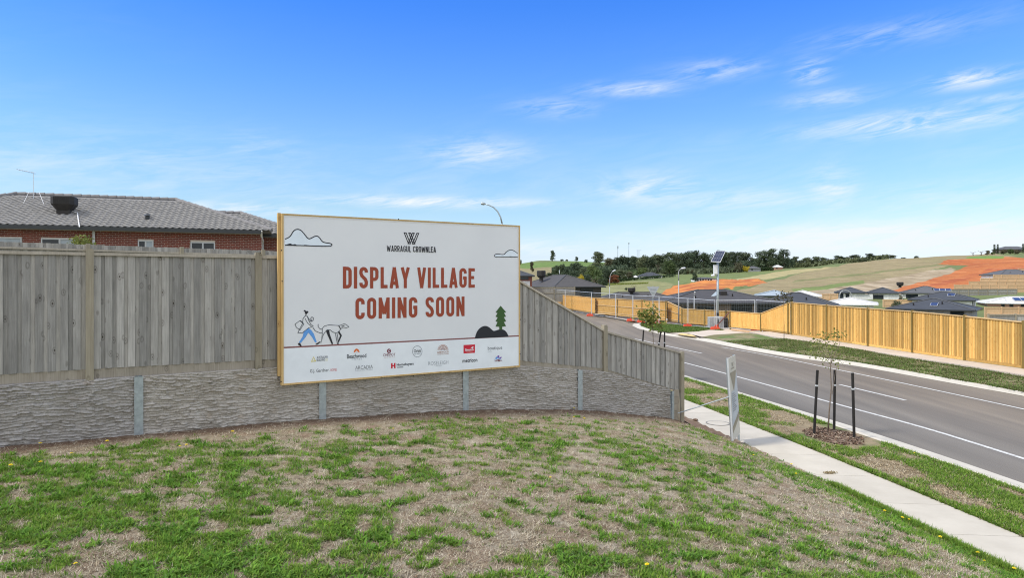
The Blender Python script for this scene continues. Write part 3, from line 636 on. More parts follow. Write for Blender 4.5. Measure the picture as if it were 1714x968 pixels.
# ------------------------------------------------------------------ weathered paling fence on top of it
gf = thing('paling_fence', 'weathered grey timber paling fence standing on the concrete wall, top sloping down to the road', 'fence', WP(0, -.1, 2.7))
FP = [-1.926, -1.076, -.226, .624, 1.474, 2.32, 3.267, 4.12]
A3 = (DIR, NRM, UP)
shared = {}
rnd = random.Random(3)
for a, b_ in zip(FP, FP[1:]):
    ua, ub = a * LT + .05, b_ * LT - .05; n = int(round((ub - ua) / .158)); pitch = (ub - ua) / n
    for i in range(2 * n):
        front = i % 2 == 0
        uc = ua + pitch * (i / 2 + .25) + (rnd.uniform(-.012, .012) if not front else rnd.uniform(-.004, .004)); wd_ = .098 if front else .100
        if i == 0: uc = ua + .05
        d = -.045 if front else -.0625
        lo = [float(pal_bot((uc + e * wd_ / 2) / LT)) - rnd.uniform(0, .010) for e in (-1, 1)]; hi = [float(pal_top((uc + e * wd_ / 2) / LT)) - .028 for e in (-1, 1)]
        mb = MB(); q = []
        yaw = rnd.uniform(-.0025, .0025)
        for dz in (0, -.015):
            q.append([WP(uc - wd_ / 2, d + dz - yaw, lo[0]), WP(uc + wd_ / 2, d + dz + yaw, lo[1]), WP(uc + wd_ / 2, d + dz + yaw, hi[1]), WP(uc - wd_ / 2, d + dz - yaw, hi[0])])
        mb.prism(q[1], q[0][0] - q[1][0])
        org = WP(uc, d, lo[0]); me = mb.mesh('paling', M['grey_wood'], org)
        link('paling', me, gf, org - WL[gf.name])
for a in FP:
    u = a * LT; zt = {3.267: 3.19, 4.12: 2.44}.get(a, float(pal_top(a)) + .055); zb = float(wall_top(a)) - .02
    if a == 4.12:
        p = WP(u, 0, 0); zb = float(lawn_z(p.x, p.y)) - .3
    mb = MB(); w_ = .105
    c = [WP(u - w_ / 2, .005, zb), WP(u + w_ / 2, .005, zb), WP(u + w_ / 2, -.12, zb), WP(u - w_ / 2, -.12, zb)]
    mb.prism([p + UP * 0 for p in c], UP * (zt - zb - .025)); ctr = WP(u, -.0575, zt - .025)
    mb.prism([ctr + (p + UP * (zt - zb - .025) - ctr) * .86 for p in c], UP * .025)
    part('post', mb, M['post_wood'], gf)
    if a > 1.3 and a < 2.4: continue
for a, b_ in zip(FP, FP[1:]):
    ua, ub = a * LT + .054, b_ * LT - .054; ns = 1 if b_ < 1.4 or a > 2.4 else 6
    mb = MB(); mp = MB()
    for i in range(ns):
        u0, u1 = ua + (ub - ua) * i / ns, ua + (ub - ua) * (i + 1) / ns
        z0, z1 = float(pal_top(u0 / LT)), float(pal_top(u1 / LT))
        th = .045
        mb.prism([WP(u0, -.012, z0 - th), WP(u1, -.012, z1 - th), WP(u1, -.012, z1), WP(u0, -.012, z0)], NRM * -.085)
    for i in range(6):
        u0, u1 = ua + (ub - ua) * i / 6, ua + (ub - ua) * (i + 1) / 6
        z0, z1 = float(wall_top(u0 / LT)) + .004, float(wall_top(u1 / LT)) + .004; y0, y1 = float(pal_bot(u0 / LT)) + .03, float(pal_bot(u1 / LT)) + .03
        mp.prism([WP(u0, -.064, z0), WP(u1, -.064, z1), WP(u1, -.064, y1), WP(u0, -.064, y0)], NRM * -.025)
    part('capping', mb, M['cap_wood'], gf); part('plinth_board', mp, M['plinth_wood'], gf)
    for h in (.25, .8, 1.55):
        mr = MB(); e0, e1 = (float(pal_bot(x)) for x in (a, b_)); f0, f1 = (float(pal_top(x)) for x in (a, b_))
        mr.bar(WP(ua, -.11, e0 + (f0 - e0) * h / 1.8), WP(ub, -.11, e1 + (f1 - e1) * h / 1.8), .04, .06); part('rail', mr, M['plinth_wood'], gf)
# short sleeper stack closing the wall at its end post
mb = MB(); zt = 1.50
es = thing('end_sleepers', 'short stack of grey timber boards closing the wall beside the last fence post', 'timber boards', WP(4.06 * LT, -.05, .8))
for i in range(5):
    mb = MB(); mb.box(WP(4.052 * LT, -.045, zt - .085 - i * .172), .17, .04, .166, A3); part('board', mb, M['plinth_wood'], es)

# ------------------------------------------------------------------ billboard
SD = .13
D0 = -(P0.dot(NRM) * 1.0)
def onplane(px, py, d=SD):                                   # photo pixel -> (u, z) on a plane parallel to the wall
    r = Vector(((px - 857) / F, 1, -(py - HZ) / F)); o = WP(0, d, 0); k = (o - Vector((0, 0, H))).dot(NRM) / r.dot(NRM); p = Vector((0, 0, H)) + r * k
    return (p - P0).dot(DIR), p.z
uL = onplane(471, 500)[0]; uR = onplane(870.3, 500)[0]; zT, zB = 5.372, 2.398
sg = thing('billboard', 'large white billboard announcing a display village in rust-red capitals, pine framed, on the grey fence', 'billboard', WP((uL + uR) / 2, SD, zB))
mb = MB(); FW = .036; FD = .085
def fr(n, ua, ub, za, zb, d0=SD - FD, d1=SD + .012):
    mb = MB(); mb.box(WP((ua + ub) / 2, (d0 + d1) / 2, (za + zb) / 2), ub - ua, d1 - d0, zb - za, A3); part(n, mb, M['frame_wood'], sg)
fr('frame_board', uL, uL + FW, zB, zT); fr('frame_board', uR - FW * .8, uR, zB, zT, SD - FD, SD + .010)
fr('frame_board', uL + FW, uR - FW * .8, zT - FW * .7, zT, SD - FD, SD + .011)
um = uL + (uR - uL) * .37; ur = uL + (uR - uL) * .66
for a, b_, o_ in ((uL + FW, um - .004, 0), (um + .004, ur - .004, .006), (ur + .004, uR - FW * .8, -.004)): fr('frame_board', a, b_, zB + o_, zB + FW * .85, SD - FD, SD + .009 + o_)
fr('side_batten', uL - .048, uL - .003, zB + .16, zT + .01, SD - FD - .03, SD - .03)
for u in (uL + .7, (uL + uR) / 2, uR - .7):
    mb = MB(); mb.box(WP(u, (SD - FD + .008) / 2, 3.9), .09, SD - FD - .012, 2.4, A3); part('mounting_post', mb, M['frame_wood'], sg)
m, t, b = base_mat('printed_skin'); co = t.new('ShaderNodeTexCoord').outputs['Object']
t.put(b.inputs['Base Color'], t.mix(t.mrange(t.noise(co, 1.1, 3), .35, .65), (.73, .74, .745), (.765, .775, .775))); b.inputs['Roughness'].default_value = .45; b.inputs['Specular IOR Level'].default_value = .4
bn = t.new('ShaderNodeBump'); bn.inputs['Strength'].default_value = .12; bn.inputs['Distance'].default_value = .03; t.l.new(t.noise(t.mapping(co, scale=(1, 1, .6)), 1.6, 2), bn.inputs['Height']); t.l.new(bn.outputs[0], b.inputs['Normal'])
M['skin'] = m
def flat(name, c, rough=.5): M[name] = mat(name, c, tuple(x * .93 for x in c), rough, 3); return M[name]
flat('print_white', (.84, .88, .90)); flat('print_pale', (.78, .86, .92)); flat('print_rust', (.335, .060, .024)); flat('print_ink', (.016, .018, .024)); flat('print_blue', (.13, .36, .78)); flat('print_green', (.040, .105, .022))
flat('print_maroon', (.20, .018, .045)); flat('print_red', (.62, .012, .035)); flat('print_orange', (.74, .17, .035)); flat('print_yellow', (.72, .62, .16)); flat('print_grey', (.33, .36, .39)); flat('print_dk', (.075, .085, .10)); flat('print_line', (.24, .085, .075))
flat('print_pink', (.60, .42, .38)); flat('print_tan', (.42, .20, .13)); flat('print_purple', (.20, .10, .42)); flat('print_edge', (.78, .76, .72))
mb = MB(); mb.box(WP((uL + uR) / 2, SD - .012, (zB + zT) / 2), uR - uL - .05, .02, zT - zB - .05, A3); skin = part('printed_panel', mb, M['skin'], sg)
SK = SD - .002
def z2(x, y): return 460 + x / 3.024, 340 + y / 3.024
LAY = [0]
def face(polys, m, name, lay, smooth=None):                  # flat prints: polygons in (u, z) a few tenths of a millimetre apart
    mb = MB()
    for i, P in enumerate(polys):
        mb.quad(*[WP(u, SK + .0012 + lay * .0012 + i * .00003, z) for u, z in P])
    me = mb.mesh(name, m, WL[sg.name]); bm = bmesh.new(); bm.from_mesh(me); bmesh.ops.triangulate(bm, faces=bm.faces[:]); bm.to_mesh(me); bm.free()
    return link(name, me, sg)
def pu(pts, f): return [onplane(*f(x, y)) for x, y in pts]
def smooth_closed(P, n=3, closed=True):
    for _ in range(n):
        Q = []; k = len(P); rng_ = range(k if closed else k - 1)
        if not closed: Q.append(P[0])
        for i in rng_:
            a, b_ = P[i], P[(i + 1) % k]; Q += [(a[0] * .75 + b_[0] * .25, a[1] * .75 + b_[1] * .25), (a[0] * .25 + b_[0] * .75, a[1] * .25 + b_[1] * .75)]
        if not closed: Q.append(P[-1])
        P = Q
    return P
def stroke(P, w, closed=False):
    """polyline -> quads of width w, mitred"""
    P = [p for i, p in enumerate(P) if i == 0 or math.hypot(p[0] - P[i - 1][0], p[1] - P[i - 1][1]) > 1e-5]
    if not closed and len(P) > 3 and math.hypot(P[0][0] - P[-1][0], P[0][1] - P[-1][1]) < 1e-5: P = P[:-1]; closed = True
    n = len(P); L, Rr = [], []
    for i in range(n):
        a = P[(i - 1) % n] if (closed or i > 0) else None; c = P[(i + 1) % n] if (closed or i < n - 1) else None; p = P[i]
        def nrm(q, r):
            dx, dy = r[0] - q[0], r[1] - q[1]; l = math.hypot(dx, dy) or 1e-9; return (-dy / l, dx / l)
        n1 = nrm(a, p) if a else nrm(p, c); n2 = nrm(p, c) if c else nrm(a, p)
        mx, my = n1[0] + n2[0], n1[1] + n2[1]; l2 = mx * mx + my * my or 1e-9; k = min(2 / l2, 1.6) if l2 > .2 else 1
        hx, hy = mx * k * w / 2, my * k * w / 2
        L.append((p[0] + hx, p[1] + hy)); Rr.append((p[0] - hx, p[1] - hy))
    return [[L[i], L[(i + 1) % n], Rr[(i + 1) % n], Rr[i]] for i in range(n if closed else n - 1)]
def strokes(lines, w, m, name, lay):
    q = []
    for L in lines: q += stroke(L, w)
    return face(q, m, name, lay)
# -- condensed capitals drawn as strokes; x in units of the letter's width, y 0..1
def arc(cx, cy, rx, ry, a0, a1, n=8): return [(cx + rx * math.cos(R(a0 + (a1 - a0) * i / n)), cy + ry * math.sin(R(a0 + (a1 - a0) * i / n))) for i in range(n + 1)]
def glyph(ch, w, t):
    h = t / 2; x0, x1, y0, y1 = h, w - h, h, 1 - h; r = min((x1 - x0) / 2, .26); xm = w / 2
    bowl = lambda a, b_, rr: [(x0, b_), (x1 - rr, b_)] + arc(x1 - rr, b_ - rr, rr, rr, 90, 0) + arc(x1 - rr, a + rr, rr, rr, 0, -90) + [(x0, a)]
    O = [(x0, y0 + r)] + [(x0, y1 - r)] + arc(x0 + r, y1 - r, r, r, 180, 90)[1:] + arc(x1 - r, y1 - r, r, r, 90, 0) + [(x1, y0 + r)] + arc(x1 - r, y0 + r, r, r, 0, -90)[1:] + arc(x0 + r, y0 + r, r, r, 270, 180)
    G_ = {'I': [[(xm, 0), (xm, 1)]], 'L': [[(x0, 1), (x0, 0)], [(x0, y0), (w, y0)]], 'D': [[(x0, 0), (x0, 1)], bowl(y0, y1, r)],
          'P': [[(x0, 0), (x0, 1)], bowl(.42, y1, min(r, .24))], 'R': [[(x0, 0), (x0, 1)], bowl(.44, y1, min(r, .24)), [(x0 + (x1 - x0) * .5, .44), (x1, 0)]],
          'E': [[(x0, 0), (x0, 1)], [(x0, y1), (w, y1)], [(x0, .52), (w * .9, .52)], [(x0, y0), (w, y0)]],
          'A': [[(x0 * .9, 0), (xm, 1)], [(w - x0 * .9, 0), (xm, 1)], [(w * .2, .24), (w * .8, .24)]], 'V': [[(x0 * .9, 1), (xm, 0)], [(w - x0 * .9, 1), (xm, 0)]],
          'Y': [[(x0 * .9, 1), (xm, .42)], [(w - x0 * .9, 1), (xm, .42)], [(xm, .47), (xm, 0)]], 'N': [[(x0, 0), (x0, 1)], [(x1, 0), (x1, 1)], [(x0, 1 - h * .3), (x1, h * .3)]],
          'M': [[(x0, 0), (x0, 1)], [(x1, 0), (x1, 1)], [(x0, 1 - h * .4), (xm, .22)], [(x1, 1 - h * .4), (xm, .22)]],
          'W': [[(x0 * .8, 1), (w * .27, 0)], [(w * .27, 0), (xm, .85)], [(xm, .85), (w * .73, 0)], [(w * .73, 0), (w - x0 * .8, 1)]],
          'O': [O + [O[0]]], 'C': [[(x1, .70), (x1, y1 - r)] + arc(x1 - r, y1 - r, r, r, 0, 90)[1:] + arc(x0 + r, y1 - r, r, r, 90, 180) + [(x0, y0 + r)] + arc(x0 + r, y0 + r, r, r, 180, 270)[1:] + arc(x1 - r, y0 + r, r, r, 270, 360) + [(x1, .30)]],
          'G': [[(x1, .72), (x1, y1 - r)] + arc(x1 - r, y1 - r, r, r, 0, 90)[1:] + arc(x0 + r, y1 - r, r, r, 90, 180) + [(x0, y0 + r)] + arc(x0 + r, y0 + r, r, r, 180, 270)[1:] + arc(x1 - r, y0 + r, r, r, 270, 360) + [(x1, .50)], [(w, .50), (w * .52, .50)]],
          'U': [[(x0, 1), (x0, y0 + r)] + arc(x0 + r, y0 + r, r, r, 180, 270)[1:] + arc(x1 - r, y0 + r, r, r, 270, 360) + [(x1, 1)]],
          'S': [[(x1, .74), (x1, y1 - r)] + arc(x1 - r, y1 - r, r, r, 0, 90)[1:] + arc(x0 + r, y1 - r, r, r, 90, 180) + [(x0, .70), (x0 + (x1 - x0) * .18, .58), (x1 - (x1 - x0) * .18, .42), (x1, .30)] + [(x1, y0 + r)] + arc(x1 - r, y0 + r, r, r, 0, -90)[1:] + arc(x0 + r, y0 + r, r, r, 270, 180) + [(x0, .26)]]}
    return G_[ch]
GW = {'I': .16, 'L': .38, 'E': .40, 'A': .50, 'V': .50, 'Y': .50, 'M': .56, 'W': .72, 'N': .47, ' ': .20}
def headline(text, u0, u1, za, zb, m, name, t=.165, gap=.125, lay=3):
    ws = [GW.get(c, .45) for c in text]; tot = sum(ws) + gap * (len(text) - 1); k = (u1 - u0) / tot; hgt = zb - za; x = 0; q = []; big = name == 'headline'
    for c, w in zip(text, ws):
        if big: q = []
        if c != ' ':
            for S in glyph(c, w, t):                       # work with true stroke widths: x scaled by k, y by hgt
                q += stroke([(u0 + (x + p[0]) * k, za + p[1] * hgt) for p in S], t * (k * .55 + hgt * .45))
        if big and q: face(q, m, 'letter', lay)
        x += w + gap
    if not big: face(q, m, name, lay)['kind'] = 'stuff'
def rect(x0, y0, x1, y1):                                    # box given in the zoomed sign picture
    a = onplane(*z2(x0, (y0 + y1) / 2)); c = onplane(*z2(x1, (y0 + y1) / 2)); mid = (x0 + x1) / 2
    zt = onplane(*z2(mid, y0))[1]; zb = onplane(*z2(mid, y1))[1]; return a[0], c[0], zb, zt
def zspan(x, y0, y1): return onplane(*z2(x, y1))[1], onplane(*z2(x, y0))[1]
# lower white band, rule and edge strips
zl = (onplane(*z2(50, 731))[1] + onplane(*z2(1235, 675))[1]) / 2
a, c = uL + FW, uR - FW * .8
face([[(a, zB + .03), (c, zB + .03), (c, zl), (a, zl)]], M['print_white'], 'sponsor_band', 0)
face([[(a, zl - .012), (c, zl - .012), (c, zl + .014), (a, zl + .014)]], M['print_line'], 'red_rule', 1)
e = .028
face([[(a, zT - .055), (c, zT - .055), (c, zT - .03), (a, zT - .03)], [(c - e * .8, zl + .02), (c, zl + .02), (c, zT - .056), (c - e * .8, zT - .056)]], M['print_edge'], 'edge_strip', 1)
za, zb = zspan(680, 326, 431); hl = rect(345, 326, 1012, 431); headline('DISPLAY VILLAGE', hl[0], hl[1], za, zb, M['print_rust'], 'headline')
za, zb = zspan(684, 477, 581); hl = rect(408, 477, 960, 581); headline('COMING SOON', hl[0], hl[1], za, zb, M['print_rust'], 'headline')
za, zb = zspan(691, 218, 248); hl = rect(567, 218, 815, 248); headline('WARRAGUL CROWNLEA', hl[0], hl[1], za, zb, M['print_ink'], 'estate_name', .135, .11)
# estate emblem: three interlocked outlined Vs
hl = rect(655, 152, 728, 206); x0, x1, z0, z1 = hl; w = (x1 - x0); q = []
for o_ in (0, .30, .0):
    pass
for xa, xb in (((0, .34), (.20, .43)), ((.36, .70), (.20, .43)), ((.30, .64), (.80, .57)), ((.66, 1.0), (.80, .57))):
    pass
def E(x, y): return (x0 + x * w, z0 + y * (z1 - z0))
for P in ([(0, 1), (.13, 1), (.42, 0), (.29, 0)], [(.31, 1), (.44, 1), (.73, 0), (.60, 0)], [(1, 1), (.87, 1), (.58, 0), (.71, 0)], [(.69, 1), (.56, 1), (.27, 0), (.40, 0)]):
    q += stroke([E(*p) for p in P], .018, True)
face(q, M['print_ink'], 'estate_emblem', 2)
# clouds
f1 = lambda x, y: (470 + x / 6.05, 355 + y / 6.05); f2 = lambda x, y: (620 + x / 6.856, 370 + y / 6.856); f3 = lambda x, y: (470 + x / 6.455, 500 + y / 6.455); f4 = lambda x, y: (670 + x / 6.452, 500 + y / 6.452)
cl1 = [(42, 275), (75, 262), (100, 242), (128, 190), (165, 172), (203, 182), (235, 220), (268, 262), (287, 274), (310, 264), (345, 245), (372, 243), (396, 264), (416, 298), (450, 312), (500, 317), (522, 330), (505, 346), (420, 346), (250, 341), (42, 335)]
o1 = smooth_closed(cl1[:18], 2, False) + cl1[18:]
face([pu(o1, f1)], M['print_pale'], 'cloud_drawing', 1); strokes([pu(o1, f1)], .017, M['print_ink'], 'cloud_outline', 2)
face([pu([(42, 338), (60, 328), (95, 318), (120, 330), (145, 324), (165, 338), (230, 338), (240, 332), (300, 338), (340, 343), (160, 343)], f1)], M['print_ink'], 'cloud_shadow', 3)
cl2 = [(1690, 375), (1660, 350), (1625, 332), (1600, 332), (1565, 350), (1538, 380), (1520, 387), (1445, 376), (1420, 395), (1430, 412), (1690, 413)]
o2 = smooth_closed(cl2[:10], 2, False) + cl2[10:]
face([pu(o2, f2)], M['print_pale'], 'cloud_drawing', 1); strokes([pu(o2, f2)], .014, M['print_ink'], 'cloud_outline', 2)
face([pu([(1530, 388), (1545, 370), (1560, 358), (1546, 380)], f2), pu([(1590, 412), (1600, 406), (1640, 409), (1660, 412)], f2)], M['print_ink'], 'cloud_shadow', 3)
# walking woman and dog drawing
coat = [(240, 215), (262, 190), (285, 190), (300, 235), (322, 275), (350, 298), (335, 306), (300, 318), (258, 350), (232, 372), (185, 372), (205, 325), (235, 270)]
bag = [(153, 278), (205, 240), (250, 272), (207, 340), (168, 312)]
dogb = [(735, 305), (712, 316), (668, 312), (648, 328), (632, 350), (602, 375), (560, 362), (535, 340), (500, 338), (470, 372), (455, 400), (432, 495), (448, 380), (448, 322), (470, 298), (520, 285), (620, 292), (650, 288), (685, 272), (712, 286)]
face([pu(coat, f3), pu(bag, f3), pu(dogb, f3), pu([(280, 165), (298, 155), (300, 180), (290, 190), (272, 186)], f3)], M['skin'], 'figure_fill', 1)
legs = [[(250, 352), (300, 322), (296, 370), (268, 418), (216, 482), (196, 474), (236, 412)], [(300, 322), (328, 340), (356, 380), (388, 470), (370, 476), (334, 412), (294, 366)]]
for P in legs: face([pu(P, f3)], M['print_blue'], 'trouser_leg', 2)
ink = [[(248, 140), (247, 130), (255, 124), (265, 127), (272, 136), (290, 134), (300, 148), (285, 160), (276, 176), (264, 186), (268, 168), (258, 156), (262, 142)], [(184, 486), (205, 478), (226, 512), (214, 518), (190, 502)], [(375, 492), (420, 465), (433, 470), (402, 496), (378, 501)],
       [(205, 240), (214, 234), (249, 268), (238, 276)], [(485, 345), (522, 338), (528, 380), (566, 492), (550, 495), (508, 402)], [(615, 362), (632, 354), (660, 400), (626, 476), (614, 476), (640, 402)], [(620, 292), (630, 289), (651, 328), (640, 331)], [(652, 300), (684, 290), (690, 296), (656, 308)]]
for P, n_ in zip(ink, ('hair', 'shoe', 'shoe', 'bag_strap', 'dog_hind_leg', 'dog_front_leg', 'dog_collar', 'dog_ear')): face([pu(P, f3)], M['print_ink'], n_, 3)
ln = [coat + coat[:1], bag + bag[:1], dogb + dogb[:1], [(450, 332), (420, 326), (402, 304), (404, 276)], [(345, 312), (372, 350), (420, 372), (450, 370)], [(590, 378), (600, 432), (612, 492), (622, 490), (611, 382)], [(262, 215), (285, 260), (330, 300)], [(285, 192), (320, 245), (338, 230)], [(322, 215), (335, 200), (352, 208), (350, 235), (330, 248), (322, 215)]]
strokes([pu(P, f3) for P in ln], .0095, M['print_dk'], 'figure_outline', 4)
rock = smooth_closed([(803, 432), (826, 355), (870, 308), (918, 292), (962, 310), (1000, 350), (1025, 350), (1060, 336), (1100, 330), (1142, 352), (1172, 413)], 2, False)
face([pu(rock, f4)], M['print_ink'], 'rock_drawing', 3)
tree = [(1083, 78), (1142, 148), (1120, 154), (1142, 196), (1118, 201), (1142, 246), (1118, 254), (1142, 299), (1100, 305), (1100, 338), (1070, 338), (1068, 305), (1028, 303), (1050, 254), (1028, 245), (1052, 204), (1028, 196), (1050, 156), (1028, 150)]
face([pu(tree, f4)], M['print_green'], 'tree_drawing', 4)
# sponsor lettering
def txt(s, x0, y0, x1, y1, m, bold=0, name='sponsor_name', lay=2, sk=0):
    cu = bpy.data.curves.new('t', 'FONT'); cu.body = s; cu.offset = bold; cu.resolution_u = 2
    ob = bpy.data.objects.new('t', cu); COL.objects.link(ob); me = bpy.data.meshes.new_from_object(ob.evaluated_get(bpy.context.evaluated_depsgraph_get()))
    bpy.data.objects.remove(ob); bpy.data.curves.remove(cu)
    co_ = np.zeros(len(me.vertices) * 3); me.vertices.foreach_get('co', co_); co_ = co_.reshape(-1, 3)
    mn, mx = co_.min(0), co_.max(0); ua, ub, za, zb = rect(x0, y0, x1, y1)
    for v, c_ in zip(me.vertices, co_):
        v.co = WP(ua + (c_[0] - mn[0]) / (mx[0] - mn[0]) * (ub - ua), SK + .0012 + lay * .0012, za + (c_[1] - mn[1]) / (mx[1] - mn[1]) * (zb - za)) - WL[sg.name]
    me.name = name; me.materials.clear(); me.materials.append(m); return link(name, me, sg)
def disc(x, y, rx, ry, m, name, lay, a0=0, a1=360, ring=0, n=28):
    P = [(x + rx * math.cos(R(a0 + (a1 - a0) * i / n)), y - ry * math.sin(R(a0 + (a1 - a0) * i / n))) for i in range(n + 1)]
    if ring: return strokes([pu(P, z2)], ring, m, name, lay)
    return face([pu(P[:-1] if a1 - a0 == 360 else P, z2)], m, name, lay)
strokes([pu([(186, 803), (196, 780), (206, 801), (186, 803)], z2)], .016, M['print_yellow'], 'sponsor_emblem', 2)
txt('AUSTRALIAN', 212, 775, 267, 787, M['print_dk'], .01); txt('BUILDING', 212, 789, 254, 801, M['print_dk'], .01); txt('CO', 256, 789, 268, 800, M['print_yellow'])
disc(414, 760, 15, 22, M['print_orange'], 'sponsor_emblem', 2, 8, 172); face([pu([(404, 757), (414, 748), (424, 756), (414, 755)], z2)], M['print_white'], 'sponsor_emblem', 3)
txt('Beachwood', 365, 764, 463, 786, M['print_dk'], .02); txt('H O M E S', 390, 788, 440, 795, M['print_grey'])
disc(578, 750, 10, 11.5, M['print_maroon'], 'sponsor_emblem', 2); txt('C', 574, 744, 583, 756, M['print_white'], .02, lay=3)
txt('CHEVIOT', 548, 762, 610, 776, M['print_maroon'], .005); txt('H O M E S', 553, 779, 606, 784, M['print_pink'])
disc(721, 752, 24, 28, M['print_grey'], 'sponsor_emblem', 2, ring=.010); txt('Orbit', 703, 741, 740, 757, M['print_dk'], .02); txt('HOMES', 706, 760, 738, 766, M['print_grey'], .01)
for k, r_ in enumerate((26, 21, 16, 11, 6)): disc(851, 747, r_, r_ * 1.12, M[('print_pink', 'print_tan', 'print_pink', 'print_tan', 'print_maroon')[k]], 'sponsor_emblem', 2, 4, 176, .012)
txt('HARWOOD', 822, 751, 880, 760, M['print_tan'], .02); txt('CONSTRUCTIONS', 822, 763, 880, 768, M['print_tan'], .01)
a, c, z0, z1 = rect(955, 718, 1013, 761); face([[(a, z0), (c, z0), (c, z1), (a, z1)]], M['print_red'], 'sponsor_block', 1)
txt('Simonds', 962, 737, 1006, 749, M['print_white'], .02); txt('HOMES', 968, 752, 1000, 756, M['print_pink']); face([pu([(991, 736), (998, 729), (1006, 727), (1003, 735)], z2)], M['print_white'], 'sponsor_emblem', 3)
txt('boutique', 1078, 725, 1151, 748, M['print_dk'], 0); txt('HOMES', 1078, 750, 1098, 754, M['print_grey'])
txt('G.J. Gardner.', 178, 840, 276, 862, M['print_ink'], 0); txt('HOMES', 282, 839, 314, 852, M['print_red'], -.01)
txt('ARCADIA', 407, 823, 496, 842, M['print_dk'], -.008); txt('DESIGNER HOMES', 408, 845, 495, 849, M['print_grey'])
a, c, z0, z1 = rect(588, 811, 611, 838); face([[(a, z0), (c, z0), (c, z1), (a, z1)]], M['print_red'], 'sponsor_block', 1)
w_ = c - a; hh = z1 - z0; face([[(a + w_ * .36, z0 - .001), (a + w_ * .64, z0 - .001), (a + w_ * .64, z0 + hh * .38), (a + w_ * .36, z0 + hh * .38)], [(a + w_ * .36, z0 + hh * .62), (a + w_ * .64, z0 + hh * .62), (a + w_ * .64, z1 + .001), (a + w_ * .36, z1 + .001)]], M['print_white'], 'sponsor_emblem', 2)
txt('Homebuyers', 617, 810, 703, 827, M['print_dk'], .03); txt('Centre', 617, 827, 650, 835, M['print_dk'], .02)
txt('ROSELEIGH', 777, 801, 878, 819, M['print_grey'], -.005); txt('H O M E S', 815, 822, 846, 827, M['print_grey'])
txt('metricon', 950, 788, 1025, 807, M['print_ink'], .02)
face([pu([(1108, 797), (1128, 782), (1150, 795), (1128, 788)], z2), pu([(1116, 786), (1122, 778), (1126, 784), (1122, 790)], z2)], M['print_blue'], 'sponsor_emblem', 2)
face([pu([(1124, 778), (1131, 771), (1138, 777), (1132, 785)], z2), pu([(1134, 786), (1146, 778), (1148, 784), (1140, 790)], z2)], M['print_purple'], 'sponsor_emblem', 3)
face([pu([(1110, 800), (1130, 792), (1153, 799), (1130, 796)], z2)], M['print_maroon'], 'sponsor_emblem', 4); txt('HOMES', 1114, 797, 1147, 803, M['print_maroon'], .01, lay=5)
for x, y in ((36, 396), (31, 905), (1241, 590), (1240, 765), (625, 82), (410, 905), (33, 240), (700, 876)):   # bolt heads on the frame
    u, z = onplane(*z2(x, y)); mb = MB(); mb.tube([WP(u, SD + .008, z), WP(u, SD + .016, z)], .012, 6); part('bolt', mb, M['black'], sg)

# ------------------------------------------------------------------ brick house on the left
hd = Vector((3212, 1143, 0)).normalized(); hn = Vector((-hd.y, hd.x, 0)); HD = 36.98
def HP(u, d, z): return hn * (HD + d) + hd * u + UP * z
EZ = 6.78; TP = .385
hs = thing('brick_house', 'red brick house with a grey tiled hip roof behind the weathered fence', 'house', HP(-8, 5, 4.0))
UL, UR = -17.35, .13
def walls(u0, u1, d0, d1, wins):
    mb = MB(); mb.box(HP((u0 + u1) / 2, (d0 + d1) / 2, 5.3), u1 - u0, d1 - d0, 2.62, (hd, hn, UP)); part('wall', mb, M['mortar'], hs)
    rr = random.Random(5); mb = MB(); bh, bl = .086, .25; row = 0; z = 6.60
    while z > 5.2:
        u = u0 - (.125 if row % 2 else 0)
        while u < u1:
            a, c = max(u, u0), min(u + bl - .014, u1); bits = [(a, c)]
            for w0, w1, z0, z1 in wins:
                if z > z0 and z - bh < z1 + .03: bits = [q_ for x, y in bits for q_ in ((x, min(y, w0 - .01)), (max(x, w1 + .01), y)) if q_[1] - q_[0] > .02]
            for a, c in bits:
                pr = .012 + rr.uniform(-.002, .003); mb.box(HP((a + c) / 2, d0 - pr / 2, z - bh / 2), c - a, pr, bh - .013, (hd, hn, UP))
            u += bl
        z -= bh; row += 1
    part('bricks', mb, M['brick'], hs, kind='stuff')
def upx(px, d):                                              # u on the house plane at offset d for a photo column
    r = Vector(((px - 857) / F, 1, 0)); k = (HD + d) / r.dot(hn); return (r * k).dot(hd)
WZ = lambda px, py: H - (py - HZ) / F * (lambda r: (HD + .5) / r.dot(hn))(Vector(((px - 857) / F, 1, 0)))
hw = []
for pa, pb, pt, two in ((-40, 37, 397.5, 0), (69, 131, 399.5, 1), (231, 257, 402.5, 1), (319, 360, 405.5, 1)):
    hw.append((upx(pa, .5), upx(pb, .5), WZ((pa + pb) / 2, pt) - .9, WZ((pa + pb) / 2, pt), two))
walls(UL + .5, upx(438, .5), .5, 9.5, [w[:4] for w in hw]); walls(upx(439, 3.0) + .02, 1.3, 3.0, 9.4, [])
